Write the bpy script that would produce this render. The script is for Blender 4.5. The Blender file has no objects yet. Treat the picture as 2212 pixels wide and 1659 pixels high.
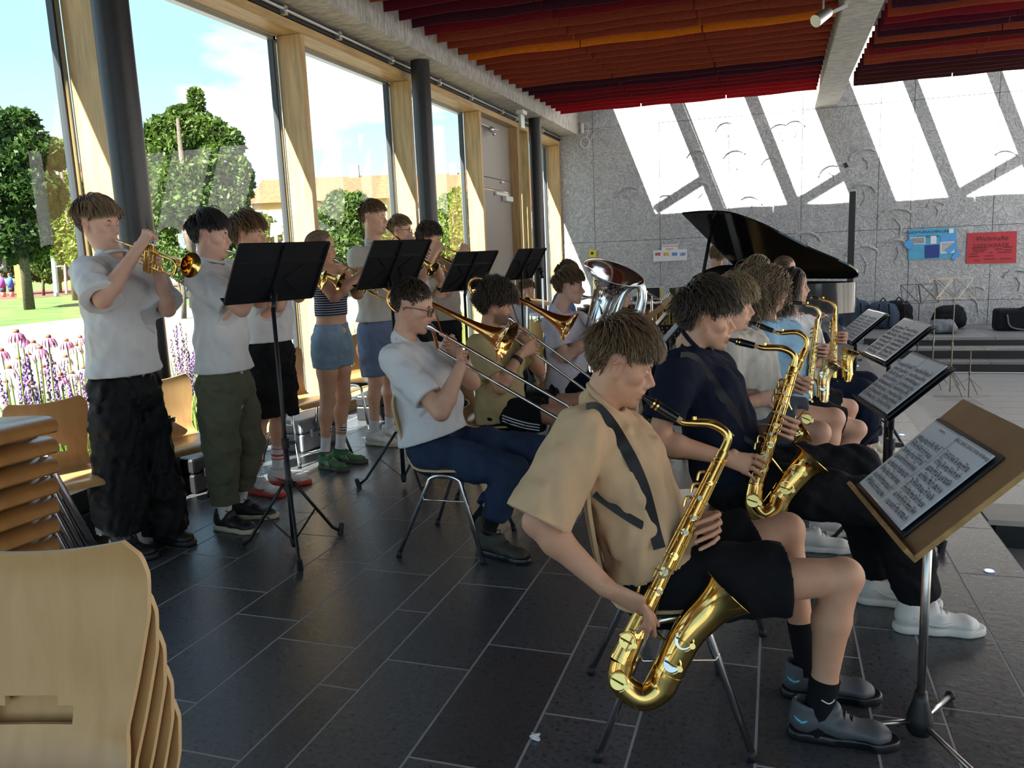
import bpy, math, random
import numpy as np
from mathutils import Vector, Matrix, Quaternion
random.seed(7); RNG = np.random.default_rng(11)
PI = math.pi
A = np.array
SC = bpy.context.scene
COL = SC.collection
# ------------------------------------------------------------------ camera
CAMH = 1.5
FPX, PITCH, ROLL, YAW = 1725.867, 0.164912, -0.0417194, 0.3228128
CX, CY = 1106.0, 829.5
_fw = A([-math.sin(YAW) * math.cos(PITCH), math.cos(YAW) * math.cos(PITCH), -math.sin(PITCH)])
_r0 = A([math.cos(YAW), math.sin(YAW), 0.0]); _u0 = np.cross(_r0, _fw)
CR = math.cos(ROLL) * _r0 + math.sin(ROLL) * _u0
CU = -math.sin(ROLL) * _r0 + math.cos(ROLL) * _u0
CF = _fw
CAM = A([0, 0, CAMH])
cd = bpy.data.cameras.new('camera'); cam = bpy.data.objects.new('camera', cd); COL.objects.link(cam)
cd.sensor_fit = 'HORIZONTAL'; cd.sensor_width = 36.0; cd.lens = FPX / 2212.0 * 36.0; cd.clip_end = 600; cd.clip_start = .05
M = Matrix.Identity(4)
for i in range(3):
    M[i][0], M[i][1], M[i][2], M[i][3] = CR[i], CU[i], -CF[i], CAM[i]
cam.matrix_world = M
SC.camera = cam
# ------------------------------------------------------------------ view
SC.cycles.diffuse_bounces = 8; SC.cycles.max_bounces = 14; SC.cycles.transparent_max_bounces = 16; SC.cycles.caustics_reflective = False; SC.cycles.caustics_refractive = False
SC.view_settings.view_transform = 'Standard'; SC.view_settings.look = 'None'
SC.view_settings.exposure = 2.6; SC.view_settings.gamma = 1.0; SC.view_settings.use_curve_mapping = False
# ------------------------------------------------------------------ sky
W = bpy.data.worlds.new('sky'); SC.world = W; W.use_nodes = True
nt = W.node_tree; nt.nodes.clear()
def N(nt, t, **k):
    n = nt.nodes.new(t)
    for a, b in k.items():
        if a == 'inp':
            for i, v in b.items(): n.inputs[i].default_value = v
        else: setattr(n, a, b)
    return n
L_ = lambda nt, a, b: nt.links.new(a, b)
tc = N(nt, 'ShaderNodeTexCoord'); sx = N(nt, 'ShaderNodeSeparateXYZ'); L_(nt, tc.outputs['Generated'], sx.inputs[0])
ramp = N(nt, 'ShaderNodeValToRGB'); L_(nt, sx.outputs['Z'], ramp.inputs[0])
cr = ramp.color_ramp; cr.elements[0].position = 0.0; cr.elements[0].color = (.82, .94, 1.0, 1)
cr.elements[1].position = .75; cr.elements[1].color = (.26, .46, .78, 1)
e = cr.elements.new(.22); e.color = (.44, .75, .97, 1)
mp = N(nt, 'ShaderNodeMapping', inp={'Scale': (1, 1, 2.6), 'Location': (.35, .1, .2)}); L_(nt, tc.outputs['Generated'], mp.inputs[0])
nz = N(nt, 'ShaderNodeTexNoise', inp={'Scale': 2.3, 'Detail': 9, 'Roughness': .55, 'Distortion': .25}); L_(nt, mp.outputs[0], nz.inputs['Vector'])
r2 = N(nt, 'ShaderNodeValToRGB'); L_(nt, nz.outputs[0], r2.inputs[0])
r2.color_ramp.elements[0].position = .52; r2.color_ramp.elements[1].position = .66
mx = N(nt, 'ShaderNodeMix', data_type='RGBA'); L_(nt, r2.outputs[0], mx.inputs[0]); L_(nt, ramp.outputs[0], mx.inputs[6]); mx.inputs[7].default_value = (1.35, 1.38, 1.42, 1)
bg = N(nt, 'ShaderNodeBackground', inp={'Strength': .27}); L_(nt, mx.outputs[2], bg.inputs[0])
wo = N(nt, 'ShaderNodeOutputWorld'); L_(nt, bg.outputs[0], wo.inputs[0])
# ------------------------------------------------------------------ sun
SUND = Vector((.39, .94, -1.0)).normalized()
sl = bpy.data.lights.new('sun', 'SUN'); sl.energy = 5.6; sl.angle = math.radians(.6); sl.color = (1, .95, .86)
so = bpy.data.objects.new('sun', sl); COL.objects.link(so); so.rotation_euler = SUND.to_track_quat('-Z', 'Y').to_euler(); so.location = (-8, -12, 14)

# ------------------------------------------------------------------ pixel -> place
def ray(x, y): return ((x - CX) / FPX) * CR - ((y - CY) / FPX) * CU + CF
def gnd(x, y, z=0.0):
    d = ray(x, y); return CAM + d * ((z - CAMH) / d[2])
def aty(x, y, Y):
    d = ray(x, y); return CAM + d * (Y / d[1])
def atx(x, y, X):
    d = ray(x, y); return CAM + d * (X / d[0])
def atdepth(x, y, D):                       # D metres along the view axis
    return CAM + ray(x, y) * D
def onplane(x, y, P, n):
    d = ray(x, y); n = A(n, float); return CAM + d * (((A(P) - CAM) @ n) / (d @ n))
def unit(v):
    v = A(v, float); return v / (np.linalg.norm(v) + 1e-12)

# ------------------------------------------------------------------ objects
def tag(o, label=None, cat=None, group=None, kind=None):
    if label: o['label'] = label
    if cat: o['category'] = cat
    if group: o['group'] = group
    if kind: o['kind'] = kind
    return o
def thing(name, label, cat, loc=(0, 0, 0), rotz=0.0, group=None):
    o = bpy.data.objects.new(name, None); COL.objects.link(o); o.location = Vector(loc); o.rotation_euler = (0, 0, rotz)
    o.empty_display_size = .1
    return tag(o, label, cat, group)
def rawmesh(name, V, F, smooth=False):
    me = bpy.data.meshes.new(name)
    V = np.asarray(V, dtype=np.float32)
    if isinstance(F, np.ndarray):
        n, k = F.shape
        me.vertices.add(len(V)); me.vertices.foreach_set('co', V.ravel())
        me.loops.add(n * k); me.loops.foreach_set('vertex_index', F.astype(np.int32).ravel())
        me.polygons.add(n); me.polygons.foreach_set('loop_start', np.arange(0, n * k, k, dtype=np.int32))
        me.polygons.foreach_set('loop_total', np.full(n, k, dtype=np.int32))
        me.update(calc_edges=True)
    else:
        me.from_pydata([tuple(map(float, v)) for v in V], [], [tuple(map(int, f)) for f in F])
    if smooth:
        me.polygons.foreach_set('use_smooth', np.ones(len(me.polygons), dtype=bool))
    return me
def link(name, me, mat=None, parent=None, kind=None, loc=None):
    o = bpy.data.objects.new(name, me); COL.objects.link(o)
    if mat is not None and not len(me.materials): me.materials.append(mat)
    if parent is not None: o.parent = parent
    if loc is not None: o.location = Vector(loc)
    if kind: o['kind'] = kind
    return o
class G:
    """collects shapes; build() links them as ONE mesh object"""
    def __init__(s): s.V = []; s.F = []; s.n = 0; s.M = None; s.mi = []; s.cm = 0
    def add(s, V, F):
        V = np.asarray(V, float).reshape(-1, 3)
        if s.M is not None: V = V @ A(s.M)[:3, :3].T + A(s.M)[:3, 3]
        s.V.append(V); s.F += [tuple(int(i) + s.n for i in f) for f in F]; s.mi += [s.cm] * len(F); s.n += len(V); return s
    def box(s, c, d, R=None, taper=1.0):
        c = A(c, float); d = A(d, float) / 2
        P = A([[x, y, z] for z in (-1, 1) for y in (-1, 1) for x in (-1, 1)], float)
        P[4:, :2] *= taper
        P = P * d
        if R is not None: P = P @ A(R).T
        return s.add(P + c, [(0, 2, 3, 1), (4, 5, 7, 6), (0, 1, 5, 4), (2, 6, 7, 3), (0, 4, 6, 2), (1, 3, 7, 5)])
    def rect(s, lo, hi):
        lo, hi = A(lo, float), A(hi, float); return s.box((lo + hi) / 2, hi - lo)
    def bar(s, a, b, w, h, up=(0, 0, 1)):
        a, b = A(a, float), A(b, float); x = unit(b - a); y = np.cross(up, x)
        y = unit(y) if np.linalg.norm(y) > 1e-6 else A([0, 1., 0]); z = np.cross(x, y)
        return s.box((a + b) / 2, (np.linalg.norm(b - a), w, h), np.stack([x, y, z], 1))
    def tube(s, P, r, seg=10, cap=True, closed=False):
        P = A(P, float); n = len(P)
        r = np.full(n, float(r)) if np.isscalar(r) else A(r, float)
        T = np.gradient(P, axis=0) if not closed else np.roll(P, -1, 0) - np.roll(P, 1, 0)
        T /= np.linalg.norm(T, axis=1)[:, None] + 1e-12
        ref = A([0, 0, 1.]) if abs(T[0][2]) < .9 else A([1., 0, 0])
        u = unit(np.cross(T[0], ref)); V = []
        ang = np.arange(seg) * 2 * PI / seg; c, sn = np.cos(ang)[:, None], np.sin(ang)[:, None]
        for i in range(n):
            u = u - T[i] * (u @ T[i]); u = unit(u); w = np.cross(T[i], u)
            V.append(P[i] + r[i] * (c * u + sn * w))
        F = []
        m = n if closed else n - 1
        for i in range(m):
            j = (i + 1) % n
            for k in range(seg):
                k2 = (k + 1) % seg; F.append((i * seg + k, i * seg + k2, j * seg + k2, j * seg + k))
        if cap and not closed:
            F.append(tuple(range(seg - 1, -1, -1))); F.append(tuple(range((n - 1) * seg, n * seg)))
        return s.add(np.concatenate(V), F)
    def cyl(s, a, b, r, r2=None, seg=14): return s.tube([a, b], [r, r if r2 is None else r2], seg)
    def ball(s, c, r, seg=12, rings=8, R=None):
        r = A([r, r, r], float) if np.isscalar(r) else A(r, float)
        V = [[0, 0, -1]]
        for i in range(1, rings):
            t = -PI / 2 + PI * i / rings
            for k in range(seg): V.append([math.cos(t) * math.cos(2 * PI * k / seg), math.cos(t) * math.sin(2 * PI * k / seg), math.sin(t)])
        V.append([0, 0, 1]); V = A(V) * r
        if R is not None: V = V @ A(R).T
        F = [(0, 1 + (k + 1) % seg, 1 + k) for k in range(seg)]
        for i in range(rings - 2):
            for k in range(seg):
                a = 1 + i * seg + k; b = 1 + i * seg + (k + 1) % seg; F.append((a, b, b + seg, a + seg))
        t = 1 + (rings - 2) * seg; F += [(t + k, t + (k + 1) % seg, len(V) - 1) for k in range(seg)]
        return s.add(V + A(c, float), F)
    def lathe(s, o, ax, prof, seg=32, ref=None):
        """prof = [(distance along ax, radius)...]"""
        o, ax = A(o, float), unit(ax); ref = A(ref if ref is not None else ((0, 0, 1) if abs(ax[2]) < .9 else (1, 0, 0)), float)
        u = unit(np.cross(ax, ref)); w = np.cross(ax, u); V = []
        ang = np.arange(seg) * 2 * PI / seg
        ring = np.cos(ang)[:, None] * u + np.sin(ang)[:, None] * w
        for d, r in prof: V.append(o + ax * d + ring * r)
        F = [(i * seg + k, i * seg + (k + 1) % seg, (i + 1) * seg + (k + 1) % seg, (i + 1) * seg + k) for i in range(len(prof) - 1) for k in range(seg)]
        return s.add(np.concatenate(V), F)
    def prism(s, pts, ext):
        """closed polygon of 3D points, extruded by vector ext"""
        P = A(pts, float); n = len(P); e = A(ext, float)
        return s.add(np.concatenate([P, P + e]), [tuple(range(n - 1, -1, -1)), tuple(range(n, 2 * n))] + [(k, (k + 1) % n, n + (k + 1) % n, n + k) for k in range(n)])
    def quad(s, a, b, c, d): return s.add([a, b, c, d], [(0, 1, 2, 3)])
    def grid(s, P):
        """P[i][j] points -> surface"""
        P = A(P, float); n, m = P.shape[:2]
        return s.add(P.reshape(-1, 3), [(i * m + j, (i + 1) * m + j, (i + 1) * m + j + 1, i * m + j + 1) for i in range(n - 1) for j in range(m - 1)])
    def mesh(s, name, smooth=False, origin=None):
        V = np.concatenate(s.V) if s.V else np.zeros((0, 3))
        if origin is not None: V = V - A(origin)
        me = rawmesh(name, V, s.F, smooth)
        if any(s.mi): me.polygons.foreach_set('material_index', np.array(s.mi, dtype=np.int32))
        return me
    def build(s, name, mat, parent=None, smooth=False, origin=None, kind=None, bevel=0, angle=None, loc=None):
        if parent is not None and origin is None and loc is None and parent.type == 'EMPTY' and getattr(parent, 'get', None) and parent.get('_w'): origin = parent.location
        me = s.mesh(name, smooth, origin)
        if isinstance(mat, (list, tuple)):
            for m in mat: me.materials.append(m)
            mat = None
        o = link(name, me, mat, parent, kind, loc)
        if smooth and angle is not None: set_sharp(me, angle)
        if bevel:
            b = o.modifiers.new('bevel', 'BEVEL'); b.width = bevel; b.segments = 2; b.limit_method = 'ANGLE'
        return o
def set_sharp(me, deg):
    try: me.set_sharp_from_angle(angle=math.radians(deg))
    except Exception: pass
def wthing(name, label, cat, loc, group=None):
    """empty whose parts are written in world coordinates"""
    t = thing(name, label, cat, loc, 0, group); t['_w'] = 1; return t
def dup(o, parent=None, **props):
    c = o.copy(); COL.objects.link(c); c.parent = parent
    for ch in o.children: dup(ch, c)
    for k, v in props.items(): c[k] = v
    return c
def shared(name, src, parent, loc, rot=(0, 0, 0), scale=None):
    o = bpy.data.objects.new(name, src); COL.objects.link(o); o.parent = parent; o.location = loc; o.rotation_euler = rot
    if scale is not None: o.scale = scale
    return o
def bez(a, b, c, n=8):
    t = np.linspace(0, 1, n)[:, None]; a, b, c = A(a, float), A(b, float), A(c, float)
    return (1 - t) ** 2 * a + 2 * t * (1 - t) * b + t * t * c
def spline(P, n=8):
    """Catmull-Rom through the points"""
    P = A(P, float); Q = np.concatenate([[2 * P[0] - P[1]], P, [2 * P[-1] - P[-2]]]); out = []
    for i in range(1, len(Q) - 2):
        t = np.linspace(0, 1, n, endpoint=False)[:, None]
        a, b, c, d = Q[i - 1], Q[i], Q[i + 1], Q[i + 2]
        out.append(.5 * (2 * b + (c - a) * t + (2 * a - 5 * b + 4 * c - d) * t ** 2 + (3 * b - a - 3 * c + d) * t ** 3))
    return np.concatenate(out + [P[-1:]])
# ------------------------------------------------------------------ materials
MATS = {}
def mat(name, col=(.5, .5, .5), rough=.5, metal=0.0, spec=.5, noise=0.0, nscale=8.0, bump=0.0, bscale=40.0, stretch=None, col2=None, emit=None, estr=0.0, coat=0.0, sheen=0.0, detail=4.0, alpha=None, sss=0.0, coords='Object', lo=.35, hi=.65):
    if name in MATS: return MATS[name]
    m = bpy.data.materials.new(name); m.use_nodes = True; nt = m.node_tree; b = nt.nodes['Principled BSDF']
    b.inputs['Base Color'].default_value = (*col, 1); b.inputs['Roughness'].default_value = rough; b.inputs['Metallic'].default_value = metal
    b.inputs['Specular IOR Level'].default_value = spec
    if coat: b.inputs['Coat Weight'].default_value = coat; b.inputs['Coat Roughness'].default_value = .08
    if sheen: b.inputs['Sheen Weight'].default_value = sheen; b.inputs['Sheen Roughness'].default_value = .5
    if sss: b.inputs['Subsurface Weight'].default_value = sss; b.inputs['Subsurface Radius'].default_value = (.9, .35, .18); b.inputs['Subsurface Scale'].default_value = .008
    if emit: b.inputs['Emission Color'].default_value = (*emit, 1); b.inputs['Emission Strength'].default_value = estr
    m['_n'] = 0
    if noise or bump or col2:
        t = N(nt, 'ShaderNodeTexCoord'); mp = N(nt, 'ShaderNodeMapping')
        if stretch: mp.inputs['Scale'].default_value = stretch
        L_(nt, t.outputs[coords], mp.inputs[0])
        if noise or col2:
            n = N(nt, 'ShaderNodeTexNoise', inp={'Scale': nscale, 'Detail': detail, 'Roughness': .6}); L_(nt, mp.outputs[0], n.inputs['Vector'])
            r = N(nt, 'ShaderNodeValToRGB'); L_(nt, n.outputs[0], r.inputs[0])
            c2 = col2 if col2 else tuple(max(0, c * (1 - noise)) for c in col)
            c1 = col if col2 else tuple(min(1, c * (1 + noise * .5)) for c in col)
            r.color_ramp.elements[0].position = lo; r.color_ramp.elements[0].color = (*c2, 1); r.color_ramp.elements[1].position = hi; r.color_ramp.elements[1].color = (*c1, 1)
            L_(nt, r.outputs[0], b.inputs['Base Color'])
        if bump:
            n2 = N(nt, 'ShaderNodeTexNoise', inp={'Scale': bscale, 'Detail': 5, 'Roughness': .6}); L_(nt, mp.outputs[0], n2.inputs['Vector'])
            bp = N(nt, 'ShaderNodeBump', inp={'Strength': bump, 'Distance': .01}); L_(nt, n2.outputs[0], bp.inputs['Height']); L_(nt, bp.outputs[0], b.inputs['Normal'])
    MATS[name] = m; return m
def glassmat(name, tint=(1, 1, 1), ior=1.5, rough=0.0):
    if name in MATS: return MATS[name]
    m = bpy.data.materials.new(name); m.use_nodes = True; nt = m.node_tree; nt.nodes.clear()
    tr = N(nt, 'ShaderNodeBsdfTransparent'); tr.inputs[0].default_value = (*tint, 1)
    gl = N(nt, 'ShaderNodeBsdfGlossy', inp={'Roughness': rough}); fr = N(nt, 'ShaderNodeFresnel', inp={'IOR': ior})
    ms = N(nt, 'ShaderNodeMixShader'); L_(nt, fr.outputs[0], ms.inputs[0]); L_(nt, tr.outputs[0], ms.inputs[1]); L_(nt, gl.outputs[0], ms.inputs[2])
    o = N(nt, 'ShaderNodeOutputMaterial'); L_(nt, ms.outputs[0], o.inputs[0]); MATS[name] = m; return m
# ================================================================== materials of the room
WOODV = mat('timber_upright', (.56, .37, .16), .45, noise=.28, nscale=3.0, stretch=(9, 9, .7), bump=.08, bscale=12, detail=8)
WOODH = mat('timber_rail', (.56, .37, .16), .45, noise=.28, nscale=3.0, stretch=(9, .7, 9), bump=.08, bscale=12, detail=8)
DARKSTEEL = mat('black_steel', (.014, .014, .017), .38, spec=.5, noise=.3, nscale=30)
BLACKRAIL = mat('black_rail', (.012, .012, .014), .45)
ALU = mat('aluminium', (.62, .63, .64), .35, metal=.9)
WHITEP = mat('white_plastic', (.78, .78, .76), .4)
CONCB = mat('beam_concrete', (.46, .44, .40), .8, noise=.35, nscale=9, stretch=(1, 3, 1), bump=.35, bscale=30)
SLAB = mat('roof_slab', (.10, .09, .085), .9)
GLASS = glassmat('window_glass', (.93, .97, .96), 1.52)
PLASTER = mat('white_plaster', (.72, .71, .69), .8, bump=.05)
def concrete_wall():
    m = bpy.data.materials.new('strand_concrete'); m.use_nodes = True; nt = m.node_tree; b = nt.nodes['Principled BSDF']; b.inputs['Roughness'].default_value = .85
    t = N(nt, 'ShaderNodeTexCoord')
    mp = N(nt, 'ShaderNodeMapping', inp={'Scale': (1.0, 1, 1.0)}); L_(nt, t.outputs['Object'], mp.inputs[0])
    a = N(nt, 'ShaderNodeTexNoise', inp={'Scale': 5.0, 'Detail': 3, 'Distortion': 6.0, 'Roughness': .5}); L_(nt, mp.outputs[0], a.inputs['Vector'])
    c = N(nt, 'ShaderNodeTexNoise', inp={'Scale': .9, 'Detail': 5}); L_(nt, t.outputs['Object'], c.inputs['Vector'])
    r = N(nt, 'ShaderNodeValToRGB'); L_(nt, a.outputs[0], r.inputs[0]); r.color_ramp.elements[0].position = .4; r.color_ramp.elements[1].position = .6
    r.color_ramp.elements[0].color = (.40, .40, .405, 1); r.color_ramp.elements[1].color = (.60, .60, .605, 1)
    r2 = N(nt, 'ShaderNodeValToRGB'); L_(nt, c.outputs[0], r2.inputs[0]); r2.color_ramp.elements[0].color = (.72, .72, .73, 1); r2.color_ramp.elements[1].color = (1.1, 1.1, 1.1, 1)
    mx = N(nt, 'ShaderNodeMix', data_type='RGBA', blend_type='MULTIPLY', inp={0: 1.0}); L_(nt, r.outputs[0], mx.inputs[6]); L_(nt, r2.outputs[0], mx.inputs[7]); L_(nt, mx.outputs[2], b.inputs['Base Color'])
    bp = N(nt, 'ShaderNodeBump', inp={'Strength': .75, 'Distance': .03}); L_(nt, a.outputs[0], bp.inputs['Height']); L_(nt, bp.outputs[0], b.inputs['Normal'])
    return m
CONCW = concrete_wall()
def slate(name, c, c2, rough):
    m = bpy.data.materials.new(name); m.use_nodes = True; nt = m.node_tree; b = nt.nodes['Principled BSDF']
    t = N(nt, 'ShaderNodeTexCoord'); oi = N(nt, 'ShaderNodeObjectInfo')
    g = N(nt, 'ShaderNodeNewGeometry')
    n = N(nt, 'ShaderNodeTexNoise', inp={'Scale': 55, 'Detail': 6, 'Roughness': .7}); L_(nt, g.outputs['Position'], n.inputs['Vector'])
    r = N(nt, 'ShaderNodeValToRGB'); L_(nt, n.outputs[0], r.inputs[0]); r.color_ramp.elements[0].position = .35; r.color_ramp.elements[1].position = .75
    r.color_ramp.elements[0].color = (*c, 1); r.color_ramp.elements[1].color = (*c2, 1)
    ma = N(nt, 'ShaderNodeMath', operation='MULTIPLY_ADD', inp={1: .5, 2: .75}); L_(nt, oi.outputs['Random'], ma.inputs[0])
    mx = N(nt, 'ShaderNodeMix', data_type='RGBA', blend_type='MULTIPLY', inp={0: 1.0}); L_(nt, r.outputs[0], mx.inputs[6]); L_(nt, ma.outputs[0], mx.inputs[7]); L_(nt, mx.outputs[2], b.inputs['Base Color'])
    n2 = N(nt, 'ShaderNodeTexNoise', inp={'Scale': 28, 'Detail': 6, 'Roughness': .65}); L_(nt, g.outputs['Position'], n2.inputs['Vector'])
    bp = N(nt, 'ShaderNodeBump', inp={'Strength': .28, 'Distance': .006}); L_(nt, n2.outputs[0], bp.inputs['Height']); L_(nt, bp.outputs[0], b.inputs['Normal'])
    rr = N(nt, 'ShaderNodeMapRange', inp={3: rough - .06, 4: rough + .1}); L_(nt, n.outputs[0], rr.inputs[0]); L_(nt, rr.outputs[0], b.inputs['Roughness'])
    b.inputs['Specular IOR Level'].default_value = .62
    return m
SLATE = slate('slate_tile', (.035, .037, .042), (.12, .123, .13), .27)
SLATE2 = slate('slate_step', (.16, .16, .16), (.30, .30, .295), .32)
GROUT = mat('grout', (.42, .42, .41), .85)
RISER = mat('riser_black', (.006, .006, .007), .6)
# ================================================================== floor
XL, XR, YF, YB = -4.0, 9.5, -3.2, 15.46
G().rect((XL - .4, YF, -.14), (1.065, YB, -.0012)).build('floor', GROUT, kind='structure')
FL = bpy.data.objects['floor']
xs = [-4.0, -3.79, -3.47, -3.12, -2.96, -2.609, -2.205, -1.892, -1.538, -1.38, -1.045, -.71, -.402, -.042, .303, .518, .785, 1.065]
offs = {-2.609: 2.923, -2.205: 2.702, -1.892: 3.27, -.71: 2.305, -.402: 2.771, -.042: 2.921, .303: 3.174, .785: 3.181, .518: 2.65, -1.538: 2.9, -1.38: 2.5, -1.045: 2.7}
tm = {}; far = G(); ntile = 0; J = .0035
for i in range(len(xs) - 1):
    w = xs[i + 1] - xs[i]; ln = .62 if w < .25 else (.635 if w < .33 else .72)
    y = offs.get(xs[i], random.uniform(2, 3)) - ln * 12
    while y < YB - .05:
        y2 = min(y + ln, YB)
        if y2 > -.6 and y2 - y > .1:
            lo = A([xs[i] + J, max(y, YF) + J, -.01]); hi = A([xs[i + 1] - J, y2 - J, 0]); c = (lo + hi) / 2; d = hi - lo
            if .9 < c[1] < 9.6 and ntile < 298:
                k = (round(d[0], 3), round(d[1], 3))
                if k not in tm:
                    g = G(); P = A([[-1, -1, -1], [1, -1, -1], [1, 1, -1], [-1, 1, -1], [-1, -1, 1], [1, -1, 1], [1, 1, 1], [-1, 1, 1]], float) * A([d[0] / 2, d[1] / 2, .005])
                    P[4:, 0] -= np.sign(P[4:, 0]) * .0012; P[4:, 1] -= np.sign(P[4:, 1]) * .0012
                    g.add(P, [(4, 5, 6, 7), (0, 1, 5, 4), (1, 2, 6, 5), (2, 3, 7, 6), (3, 0, 4, 7)]); tm[k] = g.mesh('tile'); tm[k].materials.append(SLATE)
                shared('tile', tm[k], FL, c); ntile += 1
            else: far.box(c, d)
        y = y2
far.build('tile_field', SLATE, FL, kind='stuff')
# steps down to the sunken floor, each a slab with its own edge
for k, (x0, x1, z) in enumerate([(1.065, 1.355, -.16), (1.355, 1.69, -.32)]):
    y = -3.2
    while y < 12.6:
        G().rect((x0 + .003, y + .003, z - .16), (x1, y + 1.2 - .003, z)).build('step_slab', SLATE2, FL); y += 1.2
G().rect((1.062, YF, -.5), (1.066, 12.7, -.012)).build('step_riser', RISER, FL)
PIT = -.48
pit = G().rect((1.69, YF, PIT - .1), (XR, 12.75, PIT - .0015)).build('sunken_floor_base', GROUT, FL)
pg = G(); y = -1.0
row = 0
while y < 12.7:
    x = 1.69 - (row % 3) * .23
    while x < XR:
        lo = (max(x, 1.69) + J, y + J, PIT - .01); hi = (min(x + .72, XR) - J, min(y + .36, 12.75) - J, PIT)
        if hi[0] - lo[0] > .05: pg.rect(lo, hi)
        x += .72
    y += .36; row += 1
pg.build('sunken_tile_field', SLATE2, FL, kind='stuff')
G().rect((5.4, YF, PIT), (XR, 12.7, PIT + .02)).build('bounce_floor', mat('bounce_stone', (.62, .60, .56), .6), FL)  # unseen pale floor added to bounce sunlight into the hall
# stage against the back wall: two low steps, then the deck
for k, (y0, y1, z) in enumerate([(12.75, 13.1, -.33), (13.1, 13.45, -.18)]):
    G().rect((1.7, y0 + .01, PIT), (XR, y1, z - .035)).build('stage_riser', RISER, FL)
    x = 1.7
    while x < XR: G().rect((x + .004, y0, z - .035), (x + 1.2 - .004, y1, z)).build('stage_tread', SLATE2, FL); x += 1.2
G().rect((1.3, 13.46, PIT), (XR, YB, -.10)).build('stage_riser', RISER, FL)
sg = G(); x = 1.3
while x < XR:
    for j, (ya, yb) in enumerate([(13.45, 14.1), (14.1, 14.78), (14.78, YB)]): sg.rect((x + J, ya + J, -.10), (x + .9 - J, yb - J, -.06))
    x += .9
sg.build('stage_tile_field', SLATE2, FL, kind='stuff')
G().prism([(1.3, 13.44, -.175), (3.0, 13.44, -.175), (1.3, 13.44, -.07)], (0, .012, 0)).build('stage_wedge', RISER, FL)
# ================================================================== back wall of cast panels
WB = G().rect((XL - .4, YB + .03, -.6), (XR, YB + .35, 6.2)).build('wall_back', mat('joint_dark', (.12, .12, .12), .9), kind='structure')
jx = [-4.4, -3.35, -2.1, -.85, .4, 1.65, 2.17, 3.42, 4.67, 5.92, 7.17, 8.42, XR]; jz = [-.6, .35, 1.6, 3.72, 6.2]
for i in range(len(jx) - 1):
    for k in range(len(jz) - 1):
        G().rect((jx[i] + .004, YB - .008 * ((i * 3 + k) % 2) * .5, jz[k] + .004), (jx[i + 1] - .004, YB + .031, jz[k + 1] - .004)).build('concrete_panel', CONCW, WB)
# shell-like imprints cast into the panels
def imprint(px, py, s, a):
    c = aty(px, py, YB - .006); g = G()
    t = np.linspace(-1.25, 1.25, 15)
    P = np.stack([np.sin(t), np.zeros(15), np.cos(t) * .75 - .5], 1) * s
    ca, sa = math.cos(a), math.sin(a); P = np.stack([P[:, 0] * ca - P[:, 2] * sa, P[:, 1], P[:, 0] * sa + P[:, 2] * ca], 1) + c
    g.tube(P, .004 + s * .10 * np.cos(t / 1.35) ** 1, 8)
    Q = A([(0, 0, -.35), (.25, 0, -.9), (.1, 0, -1.5)]) * s; Q = np.stack([Q[:, 0] * ca - Q[:, 2] * sa, Q[:, 1], Q[:, 0] * sa + Q[:, 2] * ca], 1) + c
    g.tube(spline(Q, 4), .012 * s / .2, 6)
    g.build('imprint', CONCW, WB, smooth=True)
for px, py, s, a in [(1350, 412, .24, .3), (1300, 355, .2, -.4), (1290, 290, .22, .6), (1500, 330, .16, .2), (1520, 400, .16, -.5), (1585, 330, .2, .1), (1625, 430, .2, -.3), (1675, 275, .18, .4), (1720, 265, .16, -.2), (1785, 365, .18, .5),
                     (1860, 330, .22, .3), (1870, 405, .2, -.3), (1930, 460, .28, .2), (1745, 510, .25, -.2), (1860, 540, .28, .1), (1940, 525, .2, -.2), (2090, 630, .26, .4), (2195, 590, .2, .1), (1410, 700, .3, .2), (2020, 440, .14, .1), (1560, 270, .15, .4), (1440, 425, .13, -.3), (1660, 345, .14, .3), (2175, 330, .18, -.2)]:
    imprint(px, py, s, a)
G().rect((4.35, YB - .03, -.06), (XR, YB - .002, .0)).build('baseboard_back', BLACKRAIL, kind='structure')
# ================================================================== window wall
PT = 3.46; HT = 3.54
PY = [-2.75, -.44, 1.86, 4.16, 6.49, 8.70, 11.0, 13.32, 15.36]
WL = G().rect((-4.24, YF, -.02), (-4.0, YB - .01, .10)).rect((-4.24, YF, PT), (-4.0, YB - .01, HT)).build('wall_left', WOODH, kind='structure', bevel=.004)
G().rect((-4.45, YF, HT + .002), (-4.13, YB, 4.6)).build('parapet', CONCB, WL)
for y in PY: G().rect((-4.24, y, .102), (-4.0, y + .075, PT - .002)).build('timber_post', WOODV, WL, bevel=.004)
FRM = mat('window_gasket', (.03, .035, .04), .4); FRA = mat('frame_metal', (.45, .50, .52), .3, metal=.8)
def window(n, y0, y1):
    w = thing('window_%d' % n, 'tall floor to ceiling window pane bay %d' % n, None, (-4.26, y0, .1)); w['kind'] = 'structure'; del w['label']
    w['_w'] = 1
    g = G(); e = .035
    g.rect((-4.31, y0, .10), (-4.245, y0 + e, PT)); g.rect((-4.31, y1 - e, .10), (-4.245, y1, PT)); g.rect((-4.31, y0, PT - e), (-4.245, y1, PT)); g.rect((-4.31, y0, .1), (-4.245, y1, .1 + e)); g.build('window_frame', FRA, w)
    g = G(); e2 = .05
    g.rect((-4.30, y0 + e, .13), (-4.25, y0 + e2, PT - e)); g.rect((-4.30, y1 - e2, .13), (-4.25, y1 - e, PT - e)); g.build('gasket', FRM, w)
    G().quad((-4.275, y0 + e, .13), (-4.275, y1 - e, .13), (-4.275, y1 - e, PT - e), (-4.275, y0 + e, PT - e)).build('pane', GLASS, w)
n = 1
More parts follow.
